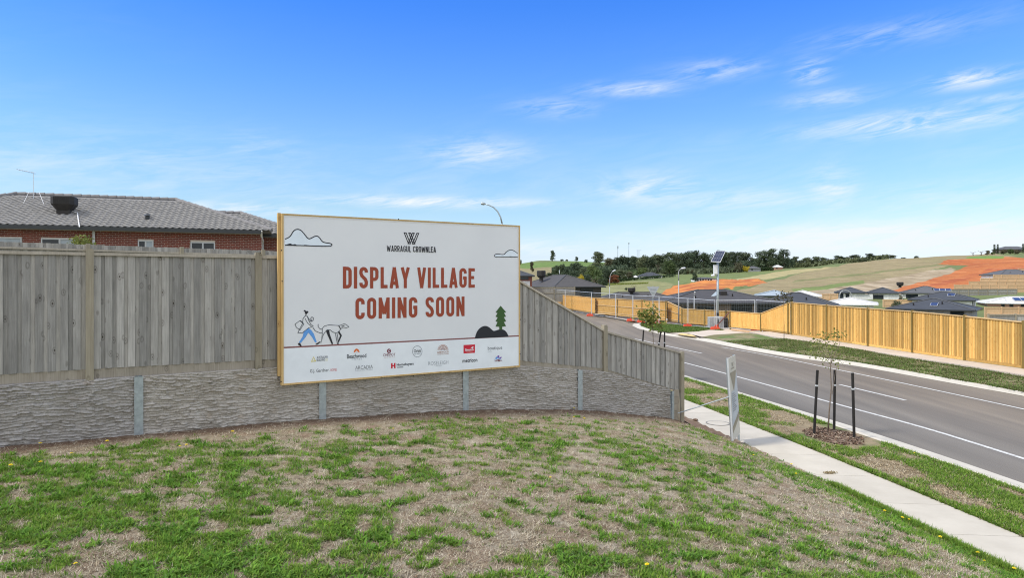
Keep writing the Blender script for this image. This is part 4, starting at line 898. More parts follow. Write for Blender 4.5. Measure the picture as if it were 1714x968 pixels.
for n_, (a, c, z0, z1, two) in enumerate(hw):
    mb = MB(); ax = (hd, hn, UP); f_ = .055
    for bx in ((a, c, z1 - f_, z1), (a, c, z0, z0 + f_), (a, a + f_, z0 + f_, z1 - f_), (c - f_, c, z0 + f_, z1 - f_)): mb.box(HP((bx[0] + bx[1]) / 2, .475, (bx[2] + bx[3]) / 2), bx[1] - bx[0], .06, bx[3] - bx[2], ax)
    if two: mb.box(HP((a + c) / 2, .475, (z0 + z1) / 2), .075, .055, z1 - z0 - 2 * f_, ax)
    w_ = part('window', mb, M['alu'], hs)
    for k in range(2 if two else 1):
        mg = MB(); h0 = a if k == 0 else (a + c) / 2; h1 = (a + c) / 2 if two and k == 0 else c
        mg.box(HP((h0 + h1) / 2, .487, (z0 + z1) / 2), h1 - h0 - .05, .012, z1 - z0 - .09, ax); part('pane', mg, M['blind'] if (k == 1 and n_ in (1, 2)) or not two else M['glass'], w_)
def hip(u0, u1, d0, d1, zr, over=0, name='roof', m=None):
    w = (d1 - d0) / 2; mb = MB(); e = [HP(u0, d0, EZ), HP(u1, d0, EZ), HP(u1, d1, EZ), HP(u0, d1, EZ)]; r0, r1 = HP(u0 + w, d0 + w, EZ + w * TP), HP(u1 - w, d0 + w, EZ + w * TP)
    mb.quad(e[0], e[1], r1, r0); mb.quad(e[1], e[2], r1); mb.quad(e[2], e[3], r0, r1); mb.quad(e[3], e[0], r0); mb.quad(*[p - UP * .02 for p in e[::-1]])
    rf = part(name, mb, M['ridge'], hs)
    # tiles on the front slope: each tile a double wave with a raised lower edge
    sl = math.sqrt(1 + TP * TP); cw, cl_ = .295, .335; V = []; Fq = []
    nrow = int(w * sl / cl_) ; sn = hn * (1 / sl) + UP * (TP / sl); nn = (UP - hn * TP).normalized()
    for r_ in range(nrow):
        s0 = r_ * cl_; ins = s0 / sl; a, c = u0 + ins + .08, u1 - ins - .08
        if c - a < .4: break
        off = .5 * cw * (r_ % 2); ncol = int((c - a) / cw)
        xs = np.arange(0, (c - a), cw / 6); hgt = .026 * np.cos((xs + a) / cw * 2 * math.pi) + .030
        b0 = len(V)
        for x, h_ in zip(xs, hgt):
            p = HP(a + x, d0, EZ) + sn * s0
            V += [p + nn * (h_ - .012), p + nn * (h_ + .036), p + sn * (cl_ + .01) + nn * (h_ - .004)]
        k = np.arange(len(xs) - 1) * 3 + b0
        for i in k: Fq += [(i, i + 3, i + 4, i + 1), (i + 1, i + 4, i + 5, i + 2)]
    me = np_mesh('roof_tiles', np.array([tuple(v - WL[hs.name]) for v in V]), np.array(Fq), M['roof_tile']); o = link('roof_tiles', me, hs); o['kind'] = 'stuff'
    for A, B, n_ in ((r0, r1, int((r1 - r0).length / .4)), (e[1], r1, 14), (e[0], r0, 14)):   # ridge and hip caps
        mb = MB()
        for i in range(n_):
            p, q_ = A.lerp(B, i / n_), A.lerp(B, (i + 1.06) / n_); mb.tube([p + UP * .02, q_ + UP * .035], [.10, .12], 8)
        part('ridge_caps', mb, M['ridge'], hs)
    return e
hip(UL, UR, 0, 10, 8.66); hip(-9, 1.77 + .3, 2.5, 9.75, 8.1, name='wing_roof')
def gut(u0, u1, d0):
    mb = MB(); mb.box(HP((u0 + u1) / 2, d0 - .06, EZ - .09), u1 - u0, .13, .17, (hd, hn, UP)); part('gutter', mb, M['gutter'], hs)
    mb = MB(); mb.box(HP((u0 + u1) / 2, d0 + .28, EZ - .175), u1 - u0 - .02, .5, .02, (hd, hn, UP)); part('soffit', mb, M['alu'], hs)
gut(UL, upx(437, 0), 0); gut(upx(437, 2.5) + .06, 2.07, 2.5)
for px, d0, zz in ((157, .42, 6.58), (440, 2.92, 6.5)):
    u = upx(px, d0); mb = MB(); mb.box(HP(u, d0, 5.3), .10, .07, 2 * (zz - 5.3), (hd, hn, UP)); part('downpipe', mb, M['alu'], hs)
mb = MB(); u = upx(437.5, .1); mb.tube([HP(u, -.02, 6.76), HP(u, .3, 6.5), HP(u + .06, 2.5, 6.35)], .05, 8); part('overflow_pipe', mb, M['white_trim'], hs)
def onroof(px, py):                                         # where the ray meets the front slope
    r = Vector(((px - 857) / F, 1, -(py - HZ) / F)); nn = (UP - hn * TP); o = HP(0, 0, EZ); k = (o - Vector((0, 0, H))).dot(nn) / r.dot(nn); return Vector((0, 0, H)) + r * k
p = onroof(247, 368); mb = MB(); mb.tube([p, p + UP * .22], [.10, .10], 10); mb.tube([p + UP * .2, p + UP * .3], [.19, .05], 10); part('roof_vent', mb, M['gutter'], hs)
# evaporative cooler on the roof
c0 = onroof(108, 358); ec = thing('evaporative_cooler', 'dark brown evaporative cooler box on the grey tiled roof', 'cooler', c0)
mb = MB(); ax = (hd, hn, UP)
mb.box(c0 + UP * .06, .56, .54, .34, ax); part('base_duct', mb, M['cooler'], ec)
def ringbox(z, w, ch): return [c0 + hd * x * w + hn * y * w + UP * z for x, y in ((-1, -1 + ch), (-1 + ch, -1), (1 - ch, -1), (1, -1 + ch), (1, 1 - ch), (1 - ch, 1), (-1 + ch, 1), (-1, 1 - ch))]
mb = MB(); L_ = [ringbox(.16, .29, .3), ringbox(.44, .50, .3), ringbox(.80, .50, .3), ringbox(.84, .45, .3)]
for a, b_ in zip(L_, L_[1:]):
    for i in range(8): j = (i + 1) % 8; mb.quad(a[i], a[j], b_[j], b_[i])
mb.quad(*L_[3]); mb.quad(*L_[0][::-1]); part('cabinet', mb, M['cooler'], ec)
for i in range(9):
    mb = MB(); x = -.34 + i * .085; mb.bar(c0 + hd * x - hn * .508 + UP * .48, c0 + hd * x - hn * .508 + UP * .78, .018, .02); part('louvre_rib', mb, M['black'], ec)
mb = MB(); g = [onroof(118, 352) + UP * .25, onroof(118, 357) + UP * .12, onroof(129.5, 359.5) + UP * .10, onroof(131, 371) + UP * .10, onroof(133, 383) + UP * .08]
mb.tube([g[0], g[1], g[2], g[3], g[4]], .025, 8); part('drain_pipe', mb, M['white_trim'], ec)
# antenna
a0 = HP(upx(56, 4.2), 4.2, EZ + 4.2 * TP); an = thing('tv_antenna', 'thin television antenna with guy wires on the ridge of the tiled roof', 'antenna', a0)
top = H + (HZ - 290) / F * a0.y; mb = MB(); mb.tube([a0, Vector((a0.x, a0.y, top))], .013, 6); part('mast', mb, M['galv_l'], an)
tp = Vector((a0.x, a0.y, top)); mb = MB(); mb.tube([tp + UP * .03 + hd * .1, tp - hd * .72 + UP * .16], .011, 6)
for k in range(6): q_ = tp + (-hd * .72 + UP * .16) * (k / 5.5); mb.tube([q_ - hn * .3, q_ + hn * .3], .008, 5)
part('boom', mb, M['galv_l'], an)
mb = MB(); q_ = Vector((a0.x, a0.y, H + (HZ - 325) / F * a0.y)); mb.tube([q_ + hd * .05, q_ - hd * .35 + UP * .08], .014, 6); part('lower_boom', mb, M['galv_l'], an)
for px, py in ((37, 345), (75, 346)):
    mb = MB(); mb.tube([q_ + UP * .1 + hd * (-.2 if px < 50 else .25), onroof(px, py)], .009, 5); part('guy_wire', mb, M['white_trim'], an)

# rear fence between the yards
bf = thing('rear_fence', 'second weathered paling fence showing just above the front fence, before the brick house', 'fence', (-14, 19, 3.3))
fd = Vector((.80, .60, 0)).normalized(); fq = U(440, 471, 22.0); fq.z = 0
def RF(u, d, z): return fq + fd * u + Vector((fd.y, -fd.x, 0)) * d + UP * z
def ufence(px):
    r = Vector(((px - 857) / F, 1, 0)); n_ = Vector((fd.y, -fd.x, 0)); k = fq.dot(n_) / r.dot(n_); p = r * k; return (p - fq).dot(fd), p.y
def rz(u):
    return H + (HZ - float(np.interp(u, RU, RY))) / F * float(np.interp(u, RU, RD))
RU, RY, RD = [], [], []
for px, py in ((-60, 402.2), (0, 404.6), (115, 408.4), (230, 412.6), (340, 416.4), (440, 419.6), (520, 423)):
    u, y = ufence(px); RU.append(u); RY.append(py); RD.append(y)
us_ = np.arange(RU[0], RU[-1] + 3, .085)
rr = random.Random(9)
for n_, u in enumerate(us_):
    f_ = n_ % 2; uu = min(u, RU[-1]); top = rz(uu) + rr.uniform(-.008, .004); mb = MB(); mb.box(RF(u, .02 if f_ else 0, (top + 3.2) / 2), .1, .016, top - 3.2, (fd, Vector((fd.y, -fd.x, 0)), UP))
    part('paling', mb, M['grey_wood'], bf)
for u0, u1 in zip(np.arange(RU[0], RU[-1], 2.4), np.arange(RU[0] + 2.4, RU[-1] + 2.4, 2.4)):
    a, c = rz(u0), rz(min(u1, RU[-1])); mb = MB(); mb.bar(RF(u0, .06, a - .16), RF(u1, .06, c - .16), .04, .055); part('rail', mb, M['cap_wood'], bf)
    mb = MB(); mb.box(RF(u0 + .3, .08, a / 2 + 1.6), .1, .1, a - 3.2 + .04, (fd, Vector((fd.y, -fd.x, 0)), UP)); part('post', mb, M['post_wood'], bf)
# shrub tip between fence and house
def leaf_cloud(center, rad, n, size, seed, squash=.8):
    r_ = np.random.default_rng(seed); d = r_.normal(size=(n, 3)); d /= np.linalg.norm(d, axis=1)[:, None]; P = d * (r_.random((n, 1)) ** .4) * np.array(rad)
    return P + np.array(center), d, size * (.6 + .8 * r_.random(n)), r_
def leaf_quads(P, d, sz, r_, flat=.5):
    n = len(P); nrm = d + r_.normal(size=(n, 3)) * flat; nrm /= np.linalg.norm(nrm, axis=1)[:, None]
    a = np.cross(nrm, r_.normal(size=(n, 3))); a /= np.linalg.norm(a, axis=1)[:, None]; b = np.cross(nrm, a)
    s = sz[:, None]; V = np.stack([P + a * s, P + b * s * .55, P - a * s, P - b * s * .55], 1).reshape(-1, 3); return V, np.arange(4 * n).reshape(-1, 4)
pc = U(137, 412, 28); V, Fq = leaf_quads(*leaf_cloud((0, 0, 0), (.55, .5, .5), 500, .07, 4)); st_ = thing('garden_shrub', 'yellow-green shrub tip peeping over the rear fence below the brick wall', 'shrub', (pc.x, pc.y, 3.6))
o = link('foliage', np_mesh('foliage', V + np.array([0, 0, pc.z - 3.6]), Fq, M['leaf_sap']), st_); mb = MB(); mb.tube([WL[st_.name], Vector((pc.x, pc.y, pc.z))], .04, 6); part('stem', mb, M['trunk'], st_)
# ------------------------------------------------------------------ grass
def blades(name, P, nb, length, width, lean, cols, m, seed, tri=False, spread=.03, parent=None):
    """P (n,3) tuft centres; each tuft gets nb blades (folded strips) fanned round it"""
    r_ = np.random.default_rng(seed); n = len(P) * nb; base = np.repeat(P, nb, 0).astype(float); tid = np.repeat(np.arange(len(P)), nb)
    a = r_.random(n) * 2 * math.pi; base[:, 0] += np.cos(a) * spread * r_.random(n); base[:, 1] += np.sin(a) * spread * r_.random(n)
    a = a + r_.normal(0, .5, n); ts = (.7 + .6 * r_.random(len(P)))[tid]
    L = (length[0] + (length[1] - length[0]) * r_.random(n)) * ts; W = (width[0] + (width[1] - width[0]) * r_.random(n)); ln = np.clip(lean + .25 * r_.normal(size=n), .05, 1.45)
    dx, dy = np.cos(a), np.sin(a); px, py = -dy, dx
    def pt(t, bend): s_ = L * t; h = s_ * np.cos(ln * bend); o_ = s_ * np.sin(ln * bend); return base + np.stack([dx * o_, dy * o_, h], 1)
    side = np.stack([px, py, 0 * px], 1) * (W / 2)[:, None]
    c0 = np.array(cols, float); ci = r_.integers(0, len(c0), len(P))[tid]; c = c0[ci] * (.8 + .4 * r_.random((n, 1))) * (.85 + .3 * r_.random((len(P), 1)))[tid]
    if tri:
        V = np.stack([base - side, base + side, pt(1, 1)], 1).reshape(-1, 3); Fq = np.arange(3 * n).reshape(-1, 3); C = np.repeat(c, 3, 0)
        me = np_mesh(name, V, Fq, m, C)
    else:
        mid = pt(.55, .75); tip = pt(1, 1.12)
        V = np.stack([base - side * .6, base + side * .6, mid + side, mid - side, tip], 1).reshape(-1, 3); k = np.arange(n) * 5
        Fq = np.concatenate([np.stack([k, k + 1, k + 2], 1), np.stack([k, k + 2, k + 3], 1), np.stack([k + 3, k + 2, k + 4], 1)]); C = np.repeat(c, 5, 0)
        me = np_mesh(name, V, Fq, m, C)
    return link(name, me, parent)
M['grass'] = attr_mat('grass_blades', .75, 3, .15, trans=.3)
M['straw'] = attr_mat('straw_blades', .95, 3, .15, trans=.15)
gr_ = np.random.default_rng(12)
def lawn_pts(n, ymax=17.5):
    # density falls with distance so that tufts keep about the same spacing in view
    u = gr_.random(n); y = 4.4 * (ymax / 4.4) ** u; x = (gr_.random(n) * 1.9 - .95) * y * .95
    s = path_l(y) - x; d = (x - P0.x) * NRM.x + (y - P0.y) * NRM.y
    k = (s > -.02) & (d > .04) & (x > -15); x, y = x[k], y[k]; return np.stack([x, y, lawn_z(x, y) + .0], 1)
P = lawn_pts(230000); g = green_mask(P[:, 0], P[:, 1]); pr = np.clip((g - .526) * 16.0, 0, 1); pr = pr * (.45 + .55 * (fbm(P[:, 0] * 7, P[:, 1] * 7, 91, 2) > .47))
Pg = P[gr_.random(len(P)) < pr * .8]; Pg = Pg[:70000]
far_ = Pg[:, 1] > 7.2
GC = [(.14, .27, .030), (.20, .33, .040), (.095, .19, .026), (.22, .29, .055)]
tag(blades('green_grass', Pg[~far_], 6, (.028, .062), (.005, .010), .72, GC, M['grass'], 1), kind='stuff')
tag(blades('green_grass', Pg[far_], 5, (.030, .066), (.007, .013), .72, GC, M['grass'], 2, True, .04), kind='stuff')
Pw = lawn_pts(30000); g = green_mask(Pw[:, 0], Pw[:, 1]); Pw = Pw[(g > .53) & (fbm(Pw[:, 0] * 3.1, Pw[:, 1] * 3.1, 95, 2) > .54)][:3600]
tag(blades('broadleaf_weeds', Pw, 9, (.04, .10), (.011, .020), .95, [(.11, .235, .026), (.155, .29, .036), (.085, .185, .026)], M['grass'], 3, False, .05), kind='stuff')
Pd = lawn_pts(150000); g = green_mask(Pd[:, 0], Pd[:, 1]); dd = (Pd[:, 0] - P0.x) * NRM.x + (Pd[:, 1] - P0.y) * NRM.y
Pd = Pd[(gr_.random(len(Pd)) < np.clip(1.1 - (g - .42) * 5, .08, .75) * np.clip(dd / .5, .15, 1))][:52000]
Ps = lawn_pts(60000); Ps = Ps[((Ps[:, 0] - P0.x) * NRM.x + (Ps[:, 1] - P0.y) * NRM.y > .5) & (fbm(Ps[:, 0] * 2, Ps[:, 1] * 2, 99, 3) > .47)][:15000]
tag(blades('sparse_grass', Ps, 4, (.02, .05), (.005, .010), 1.0, [(.20, .25, .09), (.24, .25, .12), (.17, .24, .06), (.27, .25, .14)], M['grass'], 14, True, .05), kind='stuff')
tag(blades('dry_grass', Pd, 5, (.03, .075), (.004, .009), 1.22, [(.42, .355, .25), (.33, .27, .19), (.54, .48, .37), (.22, .155, .10)], M['straw'], 4, True, .05), kind='stuff')
# grass along the footpath's lawn edge hangs over the concrete
ye = 8 + 6 * gr_.random(5200) ** 1.3; xe = path_l(ye) + gr_.normal(-.03, .05, len(ye)); Pe = np.stack([xe, ye, lawn_z(xe, ye) + .01], 1); Pe = Pe[(fbm(ye * .8, ye * 0, 97, 2) > .36) & (Pe[:, 1] < 13.6)]
tag(blades('edge_grass', Pe, 6, (.04, .10), (.007, .013), .75, GC, M['grass'], 5, True), kind='stuff')
# verges
def verge_pts(n, xl, xr, ya, yb, z, pad=.0):
    y = ya * (yb / ya) ** gr_.random(n); w = gr_.random(n); x = xl(y) * (1 - w) + xr(y) * w; return np.stack([x, y, z(x, y) if callable(z) else np.full(n, z)], 1), w
Pv, w = verge_pts(52000, path_r, kerb_b, 9, 34, .13); e = np.minimum(w, 1 - w); g = fbm(Pv[:, 0] * 1.2, Pv[:, 1] * .8, 61, 4); mr = ((Pv[:, 0] - 8.55) / 1.0) ** 2 + ((Pv[:, 1] - 18.05) / 1.4) ** 2 > 1
k = (gr_.random(len(g)) < np.clip((g - .44) * 5, 0, .8) + (e < .09) * .8) & mr; Pv1 = Pv[k][:26000]
tag(blades('verge_grass', Pv1, 5, (.04, .085), (.012, .022), .85, GC, M['grass'], 6, True, .06), kind='stuff')
k = (gr_.random(len(g)) < .35) & mr; tag(blades('dry_verge_grass', Pv[k][:14000], 4, (.04, .08), (.010, .018), 1.15, [(.40, .32, .20), (.33, .25, .16), (.46, .40, .29)], M['straw'], 7, True, .06), kind='stuff')
Pf, w = verge_pts(60000, fk_b, lambda y: np.minimum(TL(y), 30), 22, 46, fv_z); e = np.minimum(w, 1 - w); g = fbm(Pf[:, 0] * .9, Pf[:, 1] * .7, 61, 4)
k = gr_.random(len(g)) < np.clip((g - .40) * 4, .1, .9) + (w > .93) * .5; Pf = Pf[k][:26000]
tag(blades('verge_grass', Pf, 4, (.05, .11), (.025, .05), .85, [(.12, .20, .045), (.15, .225, .05), (.19, .20, .08), (.27, .23, .13)], M['grass'], 8, True, .1), kind='stuff')
poly = [tuple(G(a, b_, .16)[:2]) for a, b_ in p1]; xs = np.array(poly)
Pc = np.stack([xs[:, 0].min() + np.ptp(xs[:, 0]) * gr_.random(30000), xs[:, 1].min() + np.ptp(xs[:, 1]) * gr_.random(30000)], 1); Pc = Pc[inpoly(Pc[:, 0], Pc[:, 1], poly)][:9000]
tag(blades('verge_grass', np.column_stack([Pc, np.full(len(Pc), .165)]), 4, (.06, .13), (.04, .08), .85, [(.10, .18, .035), (.12, .21, .04), (.16, .19, .06)], M['grass'], 9, True, .12), kind='stuff')
# dandelions (each one a stalk with a yellow head)
M['petal'] = mat('dandelion_petals', (.85, .70, .02), (.80, .60, .015), .7, 30); M['stalk'] = mat('dandelion_stalk', (.16, .22, .06), None, .8, 20)
dz = [(66, 752), (120, 767), (16, 790), (68, 785), (415, 710), (388, 732), (312, 753), (302, 754), (180, 748), (128, 955), (961, 704), (960, 689), (978, 708), (659, 724), (922, 808), (1155, 748), (1325, 784), (1262, 767), (1332, 800), (1509, 875), (1521, 876), (1573, 908), (1638, 936), (1647, 946), (1480, 863), (1085, 958), (1696, 962), (1531, 763)]
def lawn_hit(px, py):
    y = np.linspace(4.6, 22, 3000); x = (px - 857) / F * y; q = HZ + (H - lawn_z(x, y)) * F / y; i = int(np.argmax(q <= py)); return Vector((x[i], y[i], float(lawn_z(x[i], y[i]))))
proto = None
for i, (px, py) in enumerate(dz):
    p = lawn_hit(px, py)
    if proto is None:
        proto = thing('dandelion', 'small yellow dandelion flower standing in the patchy lawn', 'flower', p, 'yellow dandelion flowers in the lawn')
        mb = MB(); mb.tube([p - UP * .01, p + UP * .04 + Vector((.004, 0, 0)), p + UP * .085], .0035, 5); part('stem', mb, M['stalk'], proto)
        mb = MB(); c = p + UP * .09
        for lay, (rad, n, hh) in enumerate(((.030, 12, .002), (.021, 10, .008), (.012, 8, .013))):
            for k in range(n):
                a = 2 * math.pi * (k + lay * .4) / n; w_ = math.pi / n * .95
                mb.quad(c + UP * hh * .3, c + Vector((math.cos(a - w_) * rad * .8, math.sin(a - w_) * rad * .8, hh)), c + Vector((math.cos(a) * rad, math.sin(a) * rad, hh + .003)), c + Vector((math.cos(a + w_) * rad * .8, math.sin(a + w_) * rad * .8, hh)))
        part('flower_head', mb, M['petal'], proto); o = proto
    else: o = copy_tree(proto, p)
    o.rotation_euler = (rnd.uniform(-.15, .15), rnd.uniform(-.15, .15), rnd.uniform(0, 6)); s_ = rnd.uniform(.6, .95); o.scale = (s_,) * 3
# dead stalks against the wall
for n_, (px, py, lab) in enumerate([(298, 712, 'tuft of dead pale stalks leaning on the wall just right of the leftmost steel post'), (392, 706, 'sprawl of dead pale stalks at the foot of the wall, left of the billboard'), (1090, 694, 'single broken pale stalk beside the low right end of the wall')]):
    p = lawn_hit(px, py); dw = thing('dead_weed', lab, 'dead weed', p); rr = random.Random(n_ + 40)
    for i in range((9, 12, 2)[n_]):
        mb = MB(); d = Vector((rr.uniform(-1, 1) * (.22 if n_ < 2 else .03), rr.uniform(-.12, .12), 0)); h_ = rr.uniform(.06, .30 if n_ == 0 else .2); b0 = p + d * .4
        mb.tube([b0, b0 + d * .5 + UP * h_ * .6, b0 + d + UP * h_], [.005, .004, .002], 5); part('stalk', mb, M['dry_stalk'] if 'dry_stalk' in M else M.setdefault('dry_stalk', mat('dry_stalk', (.55, .46, .33), None, .9, 30)), dw)
# things lying on the footpath
p = G(1201.5, 709, .134); mc = thing('manhole_cover', 'round concrete service cover outlined in the pale footpath near the fence end', 'manhole cover', p)
mb = MB(); mb.tube([p, p + UP * .004], .30, 32); part('lid', mb, M['concrete'], mc)
mb = MB()
for k in range(32):
    a, c = 2 * math.pi * k / 32, 2 * math.pi * (k + 1) / 32
    mb.quad(*[p + UP * .007 + Vector((math.cos(q_) * r_, math.sin(q_) * r_, 0)) for q_, r_ in ((a, .30), (a, .335), (c, .335), (c, .30))])
part('ring', mb, mat('cover_ring', (.24, .23, .21), None, .8, 20), mc)
p = G(1164, 705, .134); cd_ = thing('soil_clod', 'dark clod of soil lying on the footpath beside the fence end post', 'clod', p)
bm = bmesh.new(); bmesh.ops.create_icosphere(bm, subdivisions=2, radius=.075)
for v in bm.verts: v.co *= 1 + .45 * (float(vn(v.co.x * 30, v.co.y * 30 + v.co.z * 17, 3)) - .5); v.co.z *= .6
me = bpy.data.meshes.new('clod'); bm.to_mesh(me); bm.free(); me.materials.append(M['soil_red']); o = link('clod', me, cd_, (0, 0, .03))
p = G(1390, 793, .134); V, Fq = leaf_quads(*leaf_cloud((0, 0, .02), (.20, .07, .02), 90, .022, 8)); lc = link('dry_weed', np_mesh('dry_weed', V, Fq, mat('dried_leaves', (.34, .27, .15), (.2, .15, .08), .9, 20)), None, p); tag(lc, 'scrap of dried weed lying across a joint of the footpath', 'dry weed')

# ------------------------------------------------------------------ estate sign beside the footpath, with its stay rod
b0 = Vector(((1226 - 857) / F * 16.6, 16.6, 0)); b1 = Vector(((1237.5 - 857) / F * 17.42, 17.42, 0)); sdir = (b1 - b0); sw = sdir.length; sdir.normalize(); snr = Vector((sdir.y, -sdir.x, 0)); lean = (Vector((-.062, 0, 1)) + sdir * .0).normalized()
zb_ = float(lawn_z(b0.x, b0.y)); zg = min(zb_, .35)
es = thing('estate_sign', 'tall narrow cream and olive sign board leaning beside the footpath, seen almost edge-on', 'sign', (b0.x, b0.y, zg))
def SP(a, z, d=0): return b0 + sdir * a + snr * d + lean * z + UP * 0
zl0 = H - (738 - HZ) / F * 16.6; zt0 = H - (600 - HZ) / F * 16.6
for a in (.02, sw - .02):
    mb = MB(); mb.bar(SP(a, zg - .15), SP(a, zt0), .045, .045); part('leg', mb, M['galv'], es)
mb = MB(); mb.prism([SP(0, zl0, .028), SP(sw, zl0, .028), SP(sw, zt0, .028), SP(0, zt0, .028)], snr * .012); pn = part('sign_panel', mb, flat('sign_cream', (.60, .575, .49)), es)
mb = MB(); mb.bar(SP(-.015, zl0, .022), SP(-.015, zt0 + .01, .022), .022, .04); part('edge_trim', mb, M['galv_l'], es)
def sgf(pts, m, n_, lay=1): mb = MB(); mb.quad(*[SP(a * sw, zl0 + (zt0 - zl0) * z, .041 + lay * .002) for a, z in pts]); return part(n_, mb, m, pn)
flat('sign_olive', (.30, .27, .20)); flat('sign_sky', (.50, .54, .56)); flat('sign_text', (.30, .31, .31))
sgf([(.0, .17), (1, .29), (1, .80), (.52, .59), (.12, .58)], M['sign_sky'], 'picture_area', 1)
sgf([(.10, .815), (.93, .815), (.50, .57)], M['sign_olive'], 'olive_wedge', 2)
sgf([(.0, .155), (1, .285), (1, .215), (.0, .085)], M['sign_olive'], 'olive_band', 3)
for P_ in ([(.36, .93), (.44, .88), (.47, .88), (.39, .93)], [(.46, .93), (.54, .88), (.57, .88), (.49, .93)], [(.64, .93), (.56, .88), (.53, .88), (.61, .93)]): sgf(P_, M['sign_olive'], 'emblem', 4)
for i, (a, c) in enumerate(((.3, .7),)): sgf([(a, .852), (c, .852), (c, .866), (a, .866)], M['sign_olive'], 'small_print', 4)
for i in range(9): z = .545 - i * .026; sgf([(.18, z), (.5 + .3 * ((i * 7) % 5) / 5, z), (.5 + .3 * ((i * 7) % 5) / 5, z + .012), (.18, z + .012)], M['sign_text'], 'small_print', 4)
ra = WP(4.05 * LT, .03, H - (692 - HZ) / F * 16.95); rb = SP(-.02, H - (664.5 - HZ) / F * 16.6)
mb = MB(); mb.tube([ra, rb], .014, 8); part('stay_rod', mb, M['galv'], es)

# ------------------------------------------------------------------ staked saplings
def sapling(label, base, stakes, pts, branches, leaves, group, seed, mulch=None, lrad=.045, lm='leaf_sap'):
    sp_ = thing('sapling', label, 'tree', base)
    mb = MB(); n = len(pts); mb.tube(pts, [.022 - .013 * i / (n - 1) for i in range(n)], 7); part('trunk', mb, M['bark'], sp_, True)
    mb = MB()
    for b_ in branches: mb.tube(b_, [.009 - .006 * i / (len(b_) - 1) for i in range(len(b_))], 5)
    part('branches', mb, M['bark'], sp_, kind='stuff')
    r_ = np.random.default_rng(seed); V = []; F_ = []
    for (c, rad, k) in leaves:
        P_ = r_.normal(size=(k, 3)) * np.array(rad) * .55 + np.array(c); d = r_.normal(size=(k, 3)) * .5 + np.array([0, 0, .7]); v, f = leaf_quads(P_, d / np.linalg.norm(d, axis=1)[:, None], lrad * (.6 + .8 * r_.random(k)), r_, .5); F_.append(f + 4 * sum(len(x) // 4 for x in V)); V.append(v)
    V = np.concatenate(V) - np.array(base); part_ = link('foliage', np_mesh('foliage', V, np.concatenate(F_), M[lm]), sp_)
    part_['kind'] = 'stuff'
    return sp_
STK = 0
def stake(a, b_, lab):
    o = thing('tree_stake', lab, 'stake', a); mb = MB(); mb.bar(a - UP * .1, b_, .052, .052); part('shaft', mb, M['stake'], o)
    d = (b_ - a); mb = MB(); mb.bar(a + d * .76 - d.normalized() * .02, a + d * .76 + d.normalized() * .02, .058, .058); part('tie', mb, M['galv_l'] if 'left' in lab or 'right' in lab else M['stake'], o); return o
Y1 = 18.4; q = lambda px, py, Y=Y1: U(px, py, Y)
br = [[q(1393, 660), q(1398, 625), q(1404, 602)], [q(1388, 604), q(1374, 588), q(1366, 572)], [q(1389, 610), q(1400, 596), q(1410, 590)], [q(1391, 600), q(1382, 575), q(1380, 558)], [q(1391, 596), q(1398, 575), q(1404, 562)], [q(1390, 600), q(1372, 596), q(1362, 590)], [q(1391, 606), q(1406, 575, 18.2), q(1400, 556)]]
sapling('young street tree with sparse leaves between three black stakes on the near verge', q(1386, 723.5), 3, [q(1386, 723.5), q(1388, 690), q(1391.5, 650), q(1390, 618), q(1391, 597)], br,
        [((b_[-1] * .75 + b_[-2] * .25), (.18, .18, .15), 26) for b_ in br] + [(tuple(q(1386, 575)), (.38, .32, .28), 90), (tuple(q(1388, 600)), (.46, .34, .17), 44)], None, 3, lrad=.034)
stake(q(1362.4, 728, 18.1), q(1368.3, 620, 18.1), 'leftmost black stake around the sapling on the near verge, leaning to the right'); stake(q(1396, 724, 18.6), q(1397.4, 620, 18.6), 'middle black stake right behind the sapling trunk on the near verge'); stake(q(1430, 737, 17.6), q(1427, 624.5, 17.6), 'rightmost black stake around the sapling on the near verge')
def mulch(c, rx, ry, n, seed, label):
    o = thing('mulch_bed', label, 'mulch bed', c); r_ = np.random.default_rng(seed)
    m_ = MB(); K = 24; ring_ = [c + Vector((math.cos(2 * math.pi * k / K) * rx * (1 + .15 * r_.normal()), math.sin(2 * math.pi * k / K) * ry * (1 + .12 * r_.normal()), .012)) for k in range(K)]
    for k in range(K): m_.quad(c + UP * .045, ring_[k], ring_[(k + 1) % K])
    part('soil', m_, M['soil_red'], o)
    a = r_.random(n) * 2 * math.pi; rr_ = np.sqrt(r_.random(n)); P_ = np.stack([np.cos(a) * rx * rr_, np.sin(a) * ry * rr_, .02 + .035 * (1 - rr_) + .012 * r_.random(n)], 1); d = r_.normal(size=(n, 3)) * .5 + np.array([0, 0, 1])
    v, f = leaf_quads(P_, d, .035 * (.5 + r_.random(n)), r_, .3); c_ = np.array([(.20, .13, .09), (.10, .07, .05), (.34, .27, .20), (.15, .095, .065)])[r_.integers(0, 4, n)]; oo = link('bark_chips', np_mesh('bark_chips', v, f, M['straw'], np.repeat(c_, 4, 0)), o); oo['kind'] = 'stuff'
mulch(G(1394, 731, .135), .66, 1.0, 800, 5, 'oval of bark mulch and soil around the staked sapling on the near verge')
Y2 = 28.4; q = lambda px, py, Y=Y2: U(px, py, Y)
base2 = Vector(((1094 - 857) / F * Y2, Y2, .13))
br = [[q(1093, 560), q(1086, 548), q(1080, 540)], [q(1093, 555), q(1102, 545), q(1107, 540)], [q(1092, 545), q(1085, 530), q(1082, 522)], [q(1092, 540), q(1096, 525), q(1098, 518)], [q(1092, 550), q(1076, 535), q(1070, 527)]]
